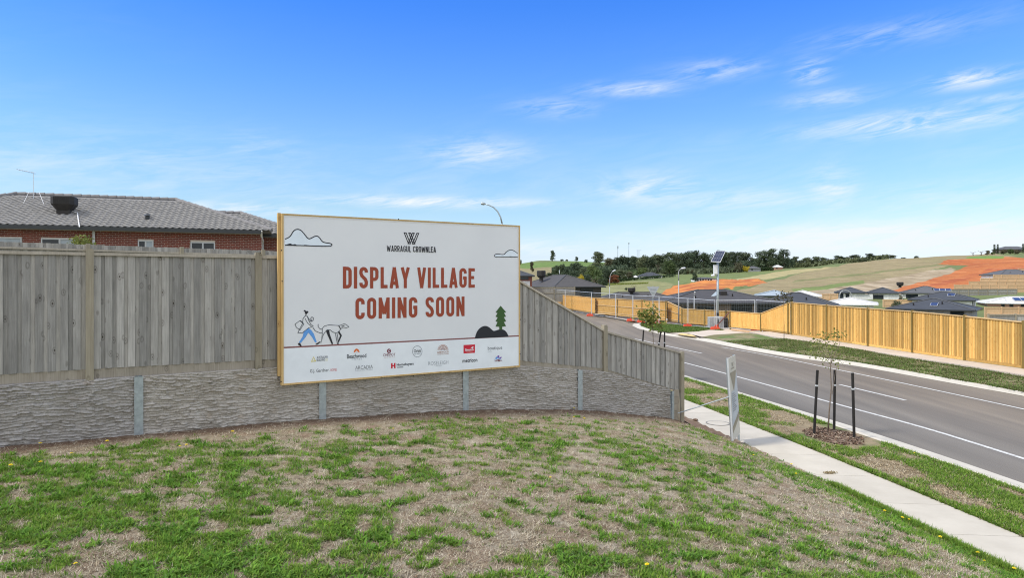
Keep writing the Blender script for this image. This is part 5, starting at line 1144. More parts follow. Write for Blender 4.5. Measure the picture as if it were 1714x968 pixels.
sapling('young leafy street tree showing above the sloping grey fence, braced by short black stakes', base2, 0, [base2, q(1094, 590), q(1093, 560), q(1092, 535), q(1090, 520)], br,
        [(tuple(q(1086, 522)), (.36, .3, .32), 120), (tuple(q(1078, 531)), (.34, .3, .24), 80), (tuple(q(1096, 533)), (.34, .3, .25), 84), (tuple(q(1104, 547)), (.22, .2, .16), 34), (tuple(q(1088, 541)), (.34, .3, .2), 90), (tuple(q(1072, 526)), (.14, .12, .08), 24)], None, 6, lrad=.075)
stake(Vector((q(1071, 600, 28.0).x, 28.0, .13)), q(1077.3, 552.5, 28.0), 'black stake left of the leafy sapling beyond the sloping grey fence'); stake(Vector((q(1094, 600, 28.3).x, 28.3, .13)), q(1106, 555.5, 28.3), 'slanting black stake just right of the leafy sapling beyond the grey fence'); stake(Vector((q(1112, 600, 29).x, 29, .13)), q(1112.4, 556, 29.0), 'upright black stake farthest right beside the leafy sapling beyond the grey fence')
mb = MB(); tie = thing('tree_tie', 'pale slack tie between the leafy sapling and its slanting stake', 'tie', q(1098, 562)); mb.tube([q(1093.5, 566), q(1099, 561), q(1105, 555.5)], .012, 5); part('strap', mb, M['cap_wood'], tie)
Y3 = 43.6; q = lambda px, py, Y=Y3: U(px, py, Y)
br = [[q(1312, 512), q(1305, 503), q(1301, 499)], [q(1312, 508), q(1319, 503), q(1322, 500)], [q(1312, 503), q(1308, 494), q(1306, 491)], [q(1312, 500), q(1315, 495), q(1317, 492)]]
sapling('thin bare sapling on the far verge in front of the corner of the yellow fence', G(1312.3, 573, .2), 0, [G(1312.3, 573, .2), q(1312.5, 545), q(1312, 520), q(1311.5, 500)], br, [((b_[-1]), (.25, .2, .14), 16) for b_ in br] + [(tuple(q(1310, 499)), (.4, .3, .22), 34), (tuple(q(1318, 505)), (.3, .2, .15), 16)], None, 9, lrad=.085, lm='leaf_olive')
mulch(G(1311, 574.5, .2), 1.0, 1.1, 500, 6, 'dark patch of mulch around the thin sapling on the far verge')
# ------------------------------------------------------------------ yellow treated-pine fences
def pine_fence(label, pts, posts, pitch=.16, single=False, back=False, group=None, mat_p='yellow_wood', bay=2.4, board_gap=True, cap=True):
    """pts: (photo x, photo y of foot, photo y of top, foot height) - each gives a true ground point and height"""
    Q = []
    for px, yb, yt, z in pts:
        p = G(px, yb, z); Q.append((p, H + (HZ - yt) / F * p.y))
    c = sum((p for p, _ in Q), Vector()) / len(Q); o = thing('pine_fence', label, 'fence', (c.x, c.y, Q[0][0].z), group)
    seglen = [(b_[0] - a[0]).xy.length for a, b_ in zip(Q, Q[1:])]; tot = sum(seglen)
    def at(s_):
        for (a, za), (b_, zb), L in zip(Q, Q[1:], seglen):
            if s_ <= L or (b_ is Q[-1][0]): f_ = s_ / L; return a.lerp(b_, f_), za + (zb - za) * f_, (b_ - a).xy.normalized()
            s_ -= L
    def nrm(d): n_ = Vector((d.y, -d.x, 0)); p = at(tot / 2)[0]; return n_ if n_.dot(Vector((-p.x, -p.y, 0))) > 0 else -n_
    n = int(tot / pitch); allb = MB(); rr = random.Random(int(c.x * 100))
    for i in range(2 * n):
        s_ = (i + .5) * pitch / 2; p, zt, d = at(s_); d3 = Vector((d.x, d.y, 0)); n3 = nrm(d); fr_ = i % 2 == 0; sgn = -1 if back else 1
        p = p + n3 * sgn * (.022 if fr_ else .004); lo = p.z + .13; hi = zt - .025 + rr.uniform(-.004, .004)
        mb = MB() if single else allb
        sl_ = (at(min(s_ + .05, tot))[1] - at(max(s_ - .05, 0))[1]) * .5
        f4 = [p - d3 * .049 + UP * (lo - p.z), p + d3 * .049 + UP * (lo - p.z), p + d3 * .049 + UP * (hi + sl_ - p.z), p - d3 * .049 + UP * (hi - sl_ - p.z)]
        mb.prism(f4, n3 * .015)
        if single: org = p.copy(); me = mb.mesh('paling', M[mat_p], org); link('paling', me, o, org - WL[o.name])
    if not single: part('palings', allb, M[mat_p], o, kind='stuff')
    for s_ in posts:
        s_ = min(s_, tot - .001); p, zt, d = at(s_); d3 = Vector((d.x, d.y, 0)); n3 = nrm(d); mb = MB(); mb.box(p + n3 * .03 + UP * ((zt + .06 - p.z) / 2 - .1), .11, .11, zt + .06 - p.z + .2, (d3, n3, UP)); part('post', mb, M['yellow_post'], o)
    for a, b_ in zip([0] + list(np.cumsum(seglen)[:-1]), np.cumsum(seglen)):
        (p, za, d), (q_, zb, _) = at(a + .001), at(b_ - .001); n3 = nrm(d); sgn = 1
        mb = MB(); mb.prism([p + UP * (.0), q_ + UP * (.0), q_ + UP * .15, p + UP * .15], n3 * .026); part('plinth_board', mb, M['yellow_wood'], o)
        if cap:
            mb = MB(); mb.prism([p - n3 * .03 + UP * (za - .035 - p.z), q_ - n3 * .03 + UP * (zb - .035 - q_.z), q_ - n3 * .03 + UP * (zb + .01 - q_.z), p - n3 * .03 + UP * (za + .01 - p.z)], n3 * .11); part('capping', mb, M['yellow_cap'], o)
        hs_ = (.22, 1.05) if back else (.35, .95, 1.5)
        for h in hs_:
            mb = MB(); f_ = h / 1.9; o3 = n3 * (.05 if back else -.04); mb.bar(p + o3 + UP * ((za - p.z) * f_), q_ + o3 + UP * ((zb - q_.z) * f_), .04, .07); part('rail', mb, M['yellow_cap'] if back else M['yellow_wood'], o)
    return o, at, tot
def s_at(pts, pxs):                                     # arc positions of posts seen at photo columns
    Q = [G(px, yb, z) for px, yb, yt, z in pts]; r_ = []
    acc = 0
    for (a, b_), (pa, pb) in zip(zip(Q, Q[1:]), zip(pts, pts[1:])):
        L = (b_ - a).xy.length
        for px in pxs:
            lo, hi = sorted((pa[0], pb[0]))
            if lo <= px < hi:
                m_ = (px - 857) / F; d = b_ - a; f_ = (m_ * a.y - a.x) / (d.x - m_ * d.y); r_.append(acc + f_ * L)
        acc += L
    return r_
A_ = [(1324, 560.3, 506.0, .36), (1427, 575.4, 514.5, .36), (1527.5, 590.4, 521.3, .36), (1618, 603.9, 529.6, .36), (1714, 617, 539.2, .36), (1960, 650, 558, .36)]
pine_fence('long bright yellow pine paling fence along the footpath on the far side of the road', A_, s_at(A_, (1326, 1385, 1453.8, 1528.3, 1616, 1714.5, 1830)), single=True)
A_ = [(1322.5, 559.4, 506.5, .36), (1274, 552.8, 524.8, .36), (1221, 547.6, 520.8, .36)]
pine_fence('lower yellow pine fence sweeping down from the corner behind the temporary fencing', A_, s_at(A_, (1320, 1274, 1223)))
A_ = [(1220, 546.6, 521.2, .3), (1139, 541.0, 516.6, .3)]
pine_fence('yellow pine fence standing behind the concrete blocks at the solar pole', A_, s_at(A_, (1216, 1180, 1142)))
A_ = [(1180, 545.5, 532.8, .2), (1116.5, 537.5, 504.6, .2)]
pine_fence('short raked yellow pine fence dropping steeply to the concrete blocks, rail side showing', A_, s_at(A_, (1178, 1150, 1118)), back=True)
A_ = [(1116, 537.0, 504.8, .3), (997, 525.0, 498.6, .3)]
pine_fence('yellow pine fence beyond the junction, rails and posts on the near side', A_, s_at(A_, (1115, 1075, 1034, 998)), back=True)
A_ = [(996.5, 525.5, 498.6, .3), (964, 519.8, 495.4, .3), (890, 508.5, 490.5, .3)]
pine_fence('yellow pine fence farthest left, running in behind the sloping grey fence', A_, s_at(A_, (958, 925)))

# ------------------------------------------------------------------ temporary mesh fencing on orange feet
feet_px = [(987.4, 529.6), (1055.4, 538.2), (1073, 540.2), (1099, 541.6), (1151, 548.0), (1196.8, 552.6), (1265, 553.4)]
tops = {906: 482.5, 946: 486.3, 990: 490, 1030.6: 492.6, 1059: 495, 1103.5: 496.8, 1151: 500, 1197.5: 503.2, 1264.5: 502.6, 1320.5: 506.4}
grd = {906: 515.0, 946: 521.5, 990: 529.0, 1030.6: 534.6, 1059: 538.5, 1103.5: 542.5, 1151: 547.6, 1197.5: 552.2, 1264.5: 553.0, 1320.5: 559.0}
ks = sorted(tops); labs = ['farthest left, nearly hidden by the grey fence', 'left of the first orange foot', 'right of the first orange foot', 'ending at the second orange foot', 'behind the leafy sapling', 'between the leafy sapling and the corner street lamp', 'left of the solar pole', 'right of the solar pole', 'against the corner of the tall yellow fence']
for (a, b_), lab in zip(zip(ks, ks[1:]), labs):
    p, q_ = G(a, grd[a], .14), G(b_, grd[b_], .14); zp, zq = H + (HZ - tops[a]) / F * p.y, H + (HZ - tops[b_]) / F * q_.y
    d = (q_ - p).normalized(); p = p + d * .07; q_ = q_ - d * .07; low = .06
    o = thing('mesh_fence_panel', 'temporary steel mesh fence panel ' + lab, 'fence panel', p, 'temporary mesh fence panels across the junction'); r_ = .020
    mb = MB(); mb.tube([p + UP * low, Vector((p.x, p.y, zp + .05))], r_, 6); part('upright', mb, M['galv_l'], o); mb = MB(); mb.tube([q_ + UP * low, Vector((q_.x, q_.y, zq + .05))], r_, 6); part('upright', mb, M['galv_l'], o)
    P_ = [p + UP * .15, q_ + UP * .15, Vector((q_.x, q_.y, zq)), Vector((p.x, p.y, zp))]
    mb = MB(); mb.tube([P_[3], P_[2]], r_ * 1.25, 6); part('top_rail', mb, M['galv_l'], o); mb = MB(); mb.tube([P_[0], P_[1]], r_ * .8, 6); part('bottom_rail', mb, M['galv_l'], o)
    mb = MB(); nv = int((q_ - p).length / .18)
    for i in range(1, nv): w = i / nv; mb.bar(P_[0].lerp(P_[1], w), P_[3].lerp(P_[2], w), .0035, .0035)
    for i in range(1, 8): w = i / 8; mb.bar(P_[0].lerp(P_[3], w), P_[1].lerp(P_[2], w), .004, .004)
    part('wire_mesh', mb, M['galv'], o, kind='stuff')
fl = ['first orange plastic foot from the left under the mesh fencing, on the far kerb', 'orange plastic foot at the rounded kerb corner, left of the leafy sapling', 'orange plastic foot just left of the leafy sapling crown', 'orange plastic foot seen just behind the leafy sapling', 'orange plastic foot on the corner lawn beside the street lamp', 'orange plastic foot at the base of the solar pole', 'orange plastic foot in front of the low yellow fence, right of the solar pole']
for (px, py), lab in zip(feet_px, fl):
    p = G(px, py, .14); o = thing('fence_foot', lab, 'fence foot', p, 'orange feet of the temporary fencing')
    me = bpy.data.meshes.new('block'); bm = bmesh.new(); bmesh.ops.create_cube(bm, size=1)
    for v in bm.verts: k = .78 if v.co.z > 0 else 1; v.co = Vector((v.co.x * .82 * k, v.co.y * .40 * k, (v.co.z + .5) * .26))
    bmesh.ops.bevel(bm, geom=bm.edges[:], offset=.04, segments=2, affect='EDGES'); bm.to_mesh(me); bm.free(); me.materials.append(M['orange_foot']); link('block', me, o)
    mb = MB(); mb.tube([p + UP * .22, p + UP * .34], .05, 8); part('socket', mb, M['orange_foot'], o)

# ------------------------------------------------------------------ solar pole with concrete blocks
yS = G(1200, 549.5, .16).y; q = lambda px, py, Y=yS: U(px, py, Y)
pb = Vector((q(1201, 549).x, yS, .16)); sp_ = thing('solar_camera_pole', 'tall galvanised pole carrying a tilted solar panel, battery box and camera', 'pole', pb)
mb = MB(); mb.tube([pb, q(1201.6, 438)], [.115, .095], 12); part('pole', mb, M['galv'], sp_, True)
mb = MB(); mb.tube([q(1200.8, 534), q(1200.8, 524)], .14, 12); part('black_collar', mb, M['black'], sp_)
mb = MB(); mb.box(q(1200.6, 539, yS - .16), .36, .1, .95); part('white_sleeve', mb, M['white_paint'], sp_)
c4 = [q(1189.6, 438.2, yS - .35), q(1205.8, 439.2, yS - .5), q(1215, 419.6, yS + .35), q(1199, 419.4, yS + .5)]
nn = (c4[1] - c4[0]).cross(c4[3] - c4[0]).normalized(); mb = MB(); mb.prism(c4, nn * -.045); pnl = part('solar_panel', mb, M['galv_l'], sp_)
M['pv'] = mat('solar_cell', (.020, .030, .085), (.012, .018, .05), .15, 2, spec=.8)
for i in range(4):
    for j in range(3):
        def bl(u, v): return (c4[0] * (1 - u) + c4[1] * u) * (1 - v) + (c4[3] * (1 - u) + c4[2] * u) * v
        u0, u1, v0, v1 = .045 + i * .23, .045 + i * .23 + .215, .04 + j * .31, .04 + j * .31 + .295
        mb = MB(); mb.quad(*[bl(*k) + nn * .006 for k in ((u0, v0), (u1, v0), (u1, v1), (u0, v1))]); part('cell', mb, M['pv'], pnl)
mb = MB(); mb.bar(q(1201.6, 440), (c4[0] + c4[1] + c4[2] + c4[3]) / 4 - nn * .05, .08, .08); part('bracket', mb, M['galv'], sp_)
mb = MB(); mb.box(q(1197.6, 451.5, yS - .05), .30, .26, .80); bx = part('battery_box', mb, M['white_paint'], sp_); mb = MB(); mb.box(q(1197.6, 451.5, yS - .20), .25, .02, .72); part('box_door', mb, M['white_trim'], bx)
mb = MB(); mb.tube([q(1201, 460.5), q(1194, 460.5, yS - .1)], .03, 8); part('camera_arm', mb, M['galv_l'], sp_)
mb = MB(); c = q(1193.5, 461, yS - .1); mb.tube([c + UP * .08, c + UP * .03, c - UP * .08, c - UP * .13], [.10, .17, .14, .05], 12); part('camera_dome', mb, M['white_paint'], sp_, True)
M['block'] = mat('grey_concrete_block', (.42, .43, .43), (.33, .335, .335), .9, 6, bump=.2, bscale=60)
for px0, px1, pyt, pyb, Y, lab, dk in ((1186, 1199.3, 530.8, 549.3, yS - .5, 'left pale grey concrete block at the foot of the solar pole', 'block'), (1202, 1210, 530.8, 549.0, yS - .5, 'right pale grey concrete block at the foot of the solar pole', 'block'), (1211, 1216.5, 532.4, 548.2, yS + .2, 'dark slim block beside the concrete blocks at the solar pole', 'black')):
    zb_, zt_ = .155, H + (HZ - pyt) / F * Y; xa, xb = (px0 - 857) / F * Y, (px1 - 857) / F * Y
    me = bpy.data.meshes.new('body'); bm = bmesh.new(); bmesh.ops.create_cube(bm, size=1)
    for v in bm.verts: v.co = Vector((v.co.x * (xb - xa), v.co.y * .7, v.co.z * (zt_ - zb_)))
    bmesh.ops.bevel(bm, geom=bm.edges[:], offset=.03, segments=1, affect='EDGES'); bm.to_mesh(me); bm.free(); me.materials.append(M[dk]); o = link('concrete_block', me, None, ((xa + xb) / 2, Y, (zb_ + zt_) / 2)); tag(o, lab, 'concrete block')
mb = MB(); mb.tube([q(1200, 545.5, yS - 1), q(1210, 534.5, yS - .9), q(1222, 521.6, yS - .8)], .05, 8); o = thing('prop_bar', 'dark red steel prop slanting from the foot of the solar pole to the fence top', 'steel prop', q(1200, 545.5, yS - 1)); part('bar', mb, mat('dark_red_steel', (.16, .05, .04), None, .6, 6), o)
mb = MB(); c = q(1199.8, 546, yS - 1.05); mb.box(c, .22, .14, .2); part('red_clamp', mb, M['orange_foot'], o)

# ------------------------------------------------------------------ lamps, signs, pegs
def lamp(label, Y, foot, pts, head, r=.07, m='white_pole'):
    q = [U(px, py, Y) for px, py in pts]; f_ = Vector((q[0].x, Y, foot)); o = thing('street_lamp', label, 'street lamp', f_)
    mb = MB(); mb.tube([f_, q[0]], [r * 1.15, r * .8], 10); part('pole', mb, M[m], o, True); mb = MB(); mb.tube(q, [r * .8 - r * .3 * i / (len(q) - 1) for i in range(len(q))], 8); part('arm', mb, M[m], o, True)
    h = U(*head, Y); d = (h - q[-1]); mb = MB(); a = q[-1]; mb.tube([a - d * .1, a + d * .3, a + d * .9, a + d], [r * .6, r * 1.5, r * 1.5, r * .5], 8); part('lamp_head', mb, M['galv_l'] if m == 'white_pole' else M[m], o, True)
lamp('grey curved street lamp rising behind the billboard', 42, 0, [(840.3, 374), (838, 364), (833, 354), (826, 347), (818, 343.3), (812, 341.6)], (805, 340.3), .06, 'galv')
lamp('pale curved street lamp in front of the trees left of the junction', 98, -.6, [(1020.3, 480), (1020.6, 468), (1022, 460), (1025, 455)], (1030.5, 452.3), .07)
lamp('pale street lamp with a right-hand arm standing on the corner lawn', 65.5, .15, [(1136, 470), (1135.8, 457), (1137, 452.5), (1140.5, 449.8)], (1147.5, 448.8), .065)
lamp('small pale lamp post in front of the dark brick house', 74, -.5, [(1162, 496), (1162, 492), (1162.4, 490)], (1164, 489.3), .06)
yG = 62.0; q = lambda px, py: U(px, py, yG); o = thing('road_sign', 'grey back of a triangular road sign on a thin post at the junction', 'road sign', (q(1093, 540).x, yG, .15))
mb = MB(); mb.tube([Vector((q(1093, 540).x, yG + .05, .15)), U(1093, 479, yG + .05)], .04, 8); part('post', mb, M['galv'], o)
mb = MB(); mb.prism([q(1082.6, 480), q(1103.6, 480), q(1093.4, 498.5)], Vector((0, -.02, 0))); part('triangle_plate', mb, mat('sign_back', (.45, .47, .48), (.38, .40, .41), .45, 4, metal=.3), o)
for z in (484, 490): mb = MB(); mb.box(U(1093, z, yG - .035), .55 if z == 484 else .3, .03, .06); part('stiffener', mb, M['galv'], o)
p = G(1115, 543.0, .15); o = thing('survey_peg', 'pale timber survey peg in the soil behind the corner lawn', 'peg', p); mb = MB(); mb.bar(p - UP * .05, U(1116.2, 535, p.y), .10, .10); part('shaft', mb, M['yellow_cap'], o); mb = MB(); e_ = U(1116.2, 535, p.y); mb.box(e_ + UP * .02, .11, .11, .12); part('painted_tip', mb, M['white_paint'], o)
p = G(1009, 528.8, .14); o = thing('drain_pit', 'dark kerb inlet slot on the far side of the junction', 'drain', p); mb = MB(); mb.box(p + UP * .06, 1.5, .4, .16); part('slot', mb, M['black'], o); mb = MB(); mb.box(p + UP * .17 + Vector((0, .25, 0)), 1.7, .9, .06); part('lintel', mb, M['kerb'], o)
for px, py, n_ in ((1247, 554.3, 'timber bearer lying along the kerb right of the solar pole'), (1300, 557.2, 'timber bearer lying under the mesh panel by the corner of the tall yellow fence')):
    p = G(px, py, .2); o = thing('timber_bearer', n_, 'timber', (0, 0, 0)); mb = MB(); a, b_ = G(px - 22, py - 2.4, .25), G(px + 22, py + 2.4, .25); mb.bar(a, b_, .14, .14); o.location = (0, 0, 0); WL[o.name] = Vector((0, 0, 0)); part('beam', mb, M['tan_wood'], o)
# ------------------------------------------------------------------ houses beyond the fences
def roof_mat(name, c, bump=True): M[name] = mat(name, c, tuple(x * .82 for x in c), .75, 1.1, 5, bump=.25, bscale=9, bdist=.03, spec=.25, lo=.3, hi=.7)
roof_mat('roof_dark', (.076, .073, .075)); roof_mat('roof_slate', (.064, .070, .082)); roof_mat('roof_grey', (.115, .118, .124)); roof_mat('roof_white', (.62, .61, .59)); roof_mat('roof_pale_blue', (.34, .40, .45)); roof_mat('roof_brown', (.086, .081, .078))
M['wall_brown'] = mat('brown_brick', (.20, .165, .135), (.13, .105, .085), .9, 5, 3, stretch=(1, 1, 3)); M['wall_white'] = mat('white_render', (.82, .81, .78), None, .85, 2); M['wall_grey'] = mat('grey_cladding', (.30, .31, .32), None, .8, 2); M['wall_dark'] = mat('dark_cladding', (.07, .062, .055), None, .8, 3); M['wall_pink'] = mat('salmon_brick', (.42, .25, .18), (.34, .19, .13), .9, 6, 3, stretch=(1, 1, 3)); M['wall_red'] = mat('house_red_brick', (.22, .085, .06), None, .9, 6)
M['garage'] = mat('garage_door', (.64, .64, .62), None, .6, 3)
def house(label, px, Y, hdeg, la, lb, py, pitch=22, wall='wall_brown', roof='roof_dark', wh=2.5, over=.5, wins=(), solar=None, cooler=None, gable=False, px2=None, group=None, cat='house'):
    """front eave corner at photo column px, depth Y; front runs la metres along heading hdeg, depth lb; py = photo row of the eave there"""
    e0 = U(px, py, Y); h = R(hdeg); a = Vector((math.cos(h), math.sin(h), 0)); b_ = Vector((-math.sin(h), math.cos(h), 0)); ze = e0.z; z0 = ze - wh - .1
    if px2: m_ = (px2 - 857) / F; la = (m_ * e0.y - e0.x) / (a.x - m_ * a.y)
    o = thing('house', label, cat, (e0.x + a.x * la / 2 + b_.x * lb / 2, e0.y + a.y * la / 2 + b_.y * lb / 2, z0), group)
    E_ = lambda u, v, z=0: Vector((e0.x, e0.y, ze)) + a * u + b_ * v + UP * z
    rise = min(la, lb) / 2 * math.tan(R(pitch)); k = min(la, lb) / 2
    if la >= lb: r0, r1 = E_(k if not gable else 0, lb / 2, rise), E_(la - (k if not gable else 0), lb / 2, rise)
    else: r0, r1 = E_(la / 2, k, rise), E_(la / 2, lb - k, rise)
    c = [E_(0, 0), E_(la, 0), E_(la, lb), E_(0, lb)]; mb = MB()
    if la >= lb: mb.quad(c[0], c[1], r1, r0); mb.quad(c[1], c[2], r1); mb.quad(c[2], c[3], r0, r1); mb.quad(c[3], c[0], r0)
    else: mb.quad(c[0], c[1], r0); mb.quad(c[1], c[2], r1, r0); mb.quad(c[2], c[3], r1); mb.quad(c[3], c[0], r0, r1)
    mb.quad(*[x - UP * .03 for x in c[::-1]]); rf = part('roof', mb, M[roof], o)
    mb = MB(); R_ = [(r0, r1), (c[0], r0), (c[1], r1 if la >= lb else r0), (c[2], r1), (c[3], r0 if la >= lb else r1)]
    for x, y in R_:
        if (x - y).length > .1: mb.tube([x + UP * .02, y + UP * .05], .07, 6)
    part('ridge_caps', mb, M['roof_grey'] if roof in ('roof_dark', 'roof_slate', 'roof_brown') else M[roof], rf)
    mb = MB(); t_ = .16
    mb.box(E_(la / 2, -.05, -t_ / 2), la + .2, .1, t_, (a, b_, UP)); mb.box(E_(la / 2, lb + .05, -t_ / 2), la + .2, .1, t_, (a, b_, UP)); mb.box(E_(-.05, lb / 2, -t_ / 2), .1, lb, t_, (a, b_, UP)); mb.box(E_(la + .05, lb / 2, -t_ / 2), .1, lb, t_, (a, b_, UP)); part('gutter', mb, M['gutter'] if 'white' not in roof else M['white_trim'], o)
    mb = MB(); mb.box(E_(la / 2, lb / 2, -wh / 2 - .04 - .6), la - 2 * over, lb - 2 * over, wh + 1.2, (a, b_, UP)); part('wall', mb, M[wall], o)
    for w in wins:                                      # side, start, width, top below eave, height, kind
        sd_, u, ww, tp_, hh, kd = w
        if sd_ == 'a': org, ax, nn = E_(over, over), a, -b_
        elif sd_ == 'l': org, ax, nn = E_(over, over), b_, -a
        else: org, ax, nn = E_(la - over, over), b_, a
        c0 = org + ax * (u + ww / 2) - UP * (tp_ + hh / 2); fx = (ax, nn, UP)
        if kd == 'door':
            mb = MB(); mb.box(c0 + nn * .02, ww, .06, hh, fx); part('garage_door', mb, M['garage'], o); continue
        if kd == 'panel': mb = MB(); mb.box(c0 + nn * .03, ww, .10, hh, fx); part('wall_panel', mb, M['wall_white'], o); continue
        mb = MB(); f_ = .06
        for x, z, sx, sz in ((0, hh / 2 - f_ / 2, ww, f_), (0, -hh / 2 + f_ / 2, ww, f_), (-ww / 2 + f_ / 2, 0, f_, hh - 2 * f_), (ww / 2 - f_ / 2, 0, f_, hh - 2 * f_)): mb.box(c0 + ax * x + UP * z + nn * .03, sx, .08, sz, fx)
        if ww > 1.4: mb.box(c0 + nn * .03, .05, .07, hh - 2 * f_, fx)
        f = part('window', mb, M['alu'] if kd != 'dk' else M['gutter'], o); mb = MB(); mb.box(c0 + nn * .012, ww - .1, .02, hh - .1, fx); part('pane', mb, M['glass'], f)
    sl_ = (b_ * math.cos(R(pitch)) + UP * math.sin(R(pitch))); nr = (UP * math.cos(R(pitch)) - b_ * math.sin(R(pitch)))
    if solar:
        u, v, ww, hh, n_ = solar
        for i in range(n_):
            mb = MB(); mb.box(E_(u + i * (ww + .03) + ww / 2, 0) + sl_ * (v + hh / 2) + nr * .10, ww, hh, .05, (a, sl_, nr)); sp2 = part('solar_panel', mb, M['galv_l'], o); mb = MB(); mb.box(E_(u + i * (ww + .03) + ww / 2, 0) + sl_ * (v + hh / 2) + nr * .13, ww - .08, hh - .08, .02, (a, sl_, nr)); part('cells', mb, M['pv'], sp2)
    if cooler:
        u, v, lab = cooler; p = E_(u, 0) + sl_ * v; cc = thing('roof_cooler', lab, 'cooler', p)
        mb = MB(); mb.tube([p, p + UP * .4], .3, 8); part('duct', mb, M['cooler'], cc); mb = MB(); mb.tube([p + UP * .35, p + UP * .6, p + UP * 1.1, p + UP * 1.15], [.45, .68, .68, .6], 8); part('cabinet', mb, M['cooler'], cc)
    for u, v in ((la * .3, k * .35), (la * .62, k * .5)):
        if la >= lb: p = E_(u, 0) + sl_ * v; mb = MB(); mb.tube([p, p + UP * .28, p + UP * .34], [.07, .09, .03], 7); part('roof_vent', mb, M['black'] if 'white' not in roof else M['galv_l'], rf)
    return o, E_
W = lambda *a: a
o, E_ = house('dark hip-roofed house with one broad hip facing, left of the junction above the yellow fence', 927, 108, 24, 9.5, 14, 480.3, 22, 'wall_dark', 'roof_brown', 2.5, wins=[W('a', 1.0, 1.6, .3, 1.9, 'dk'), W('a', 4.6, 2.4, .3, 1.9, 'dk'), W('l', 3, 2, .4, 1.2, 'dk')])
p = U(906, 463, 116); cc = thing('roof_cooler', 'dark box cooler on the left end of the hip-roofed house beside the billboard', 'cooler', p); mb = MB(); mb.tube([p - UP * .8, p - UP * .1], .35, 8); part('duct', mb, M['cooler'], cc); mb = MB(); mb.tube([p - UP * .2, p + UP * .1, p + UP * .9, p + UP * 1.0], [.5, .75, .75, .65], 8); part('cabinet', mb, M['cooler'], cc)
mb = MB(); fl_ = U(936.5, 458.5, 112); mb.tube([fl_, fl_ + UP * .6], .06, 6); part('flue', mb, M['galv_l'], o)
house('dark-roofed brick house half hidden behind the right edge of the billboard', 800, 92, 4, 7.6, 9, 461.5, 20, 'wall_red', 'roof_slate', 2.7, .25, [W('a', 4.4, 2.2, .12, .45, 'dk'), W('a', 4.3, 2.5, .75, 1.7, 'door')])
house('low brown-roofed house between the hip-roofed house and the junction sign', 1003, 118, 0, 14.2, 8, 502, 17, 'wall_brown', 'roof_brown', 2.4, cooler=(6.1, 3.0, 'dark cooler box on the low brown roof left of the junction sign'))
house('large dark-roofed brown brick house behind the solar pole', 1108, 80, -2, 14.4, 11, 507, 14.5, 'wall_brown', 'roof_dark', 2.5, .6, [W('a', 1.2, 1.2, .5, 1.3, 'dk'), W('a', 3.6, 2.0, .4, 1.9, 'dk'), W('a', 7.6, 2.4, .25, 2.1, 'dk'), W('a', 10.6, 2.2, .25, 2.1, 'dk')], solar=None, cooler=None)
p = U(1210, 494.5, 83.2); cc = thing('roof_cooler', 'dark square cooler on the roof of the brick house, right of the solar pole', 'cooler', p); mb = MB(); mb.tube([p - UP * .5, p - UP * .15], .3, 8); part('duct', mb, M['cooler'], cc); mb = MB(); mb.box(p + UP * .18, .8, .8, .55); part('cabinet', mb, M['cooler'], cc)
p = U(1196.5, 493, 82.5); cc = thing('solar_heater', 'pale tilted collector panel on the roof of the brick house, left of the solar pole', 'solar panel', p); mb = MB(); mb.prism([p + Vector((-.55, 0, -.3)), p + Vector((.4, 0, -.12)), p + Vector((.4, .5, .35)), p + Vector((.25, .5, .3))], Vector((0, .05, -.04))); part('collector', mb, M['roof_pale_blue'], cc); mb = MB(); mb.bar(p + Vector((.1, .3, -.5)), p + Vector((.1, .3, 0)), .05, .05); part('stand', mb, M['galv'], cc)
house('slate-roofed house whose hip shows just above the tall yellow fence corner', 1258, 84, -24, 10.4, 9, 512, 19, 'wall_grey', 'roof_slate', 2.4, px2=1408)
house('small pale blue metal roof between the brick house and the white roof', 1262, 108, -20, 6.0, 7, 495, 14, 'wall_grey', 'roof_pale_blue', 2.3, px2=1332)
house('white hip-roofed house behind the slate roof', 1311, 114, -24, 7.0, 7, 495, 15, 'wall_white', 'roof_white', 2.3, px2=1375)
house('broad white metal roof sloping down to the tall yellow fence', 1374, 98, -28, 8.6, 9, 508.5, 12, 'wall_white', 'roof_white', 2.3, px2=1469)
house('first white-walled house of the dark-roofed row, left end with porch posts', 1398, 142, -24, 7.6, 9, 490.0, 19, 'wall_white', 'roof_slate', 2.5, .35, px2=1452, wins= [W('a', .3, .9, .2, 2.1, 'dk'), W('a', 1.6, .7, .2, 2.1, 'dk'), W('a', 3.6, 3.0, .3, 2.1, 'door')])
house('middle white-walled house of the dark-roofed row', 1451, 142, -26, 7.0, 9, 490.6, 19, 'wall_white', 'roof_slate', 2.6, .35, px2=1508, wins= [W('a', .8, 1.9, .4, 1.2, 'dk'), W('a', 3.6, 2.6, .3, 2.1, 'door')], cooler=(6.2, 3.4, 'dark cooler at the right end of the middle house roof in the row'))
house('right-hand grey-roofed white house of the row with roof panels', 1507, 145, -28, 11.2, 9, 490.6, 17, 'wall_white', 'roof_grey', 2.6, .35, px2=1597, wins= [W('a', .7, 2.2, .3, 1.5, 'dk'), W('a', 4.0, 2.4, .3, 2.1, 'door')], solar=(6.2, 1.2, 1.0, 1.7, 3))
house('large slate-roofed house with white walls and a skylight, behind the tall yellow fence', 1519, 118, -38, 10.6, 9, 501.5, 16, 'wall_white', 'roof_slate', 2.2, .45, px2=1632, wins=[W('a', .9, .1, .1, 1.6, 'dk'), W('a', 2.6, 1.0, .15, .6, 'dk'), W('a', 5.0, .5, .2, .5, 'dk'), W('r', .8, .6, .15, 1.3, 'dk'), W('r', 3.4, .7, .15, 1.3, 'dk')], solar=(5.6, 2.0, 1.1, 1.5, 1))
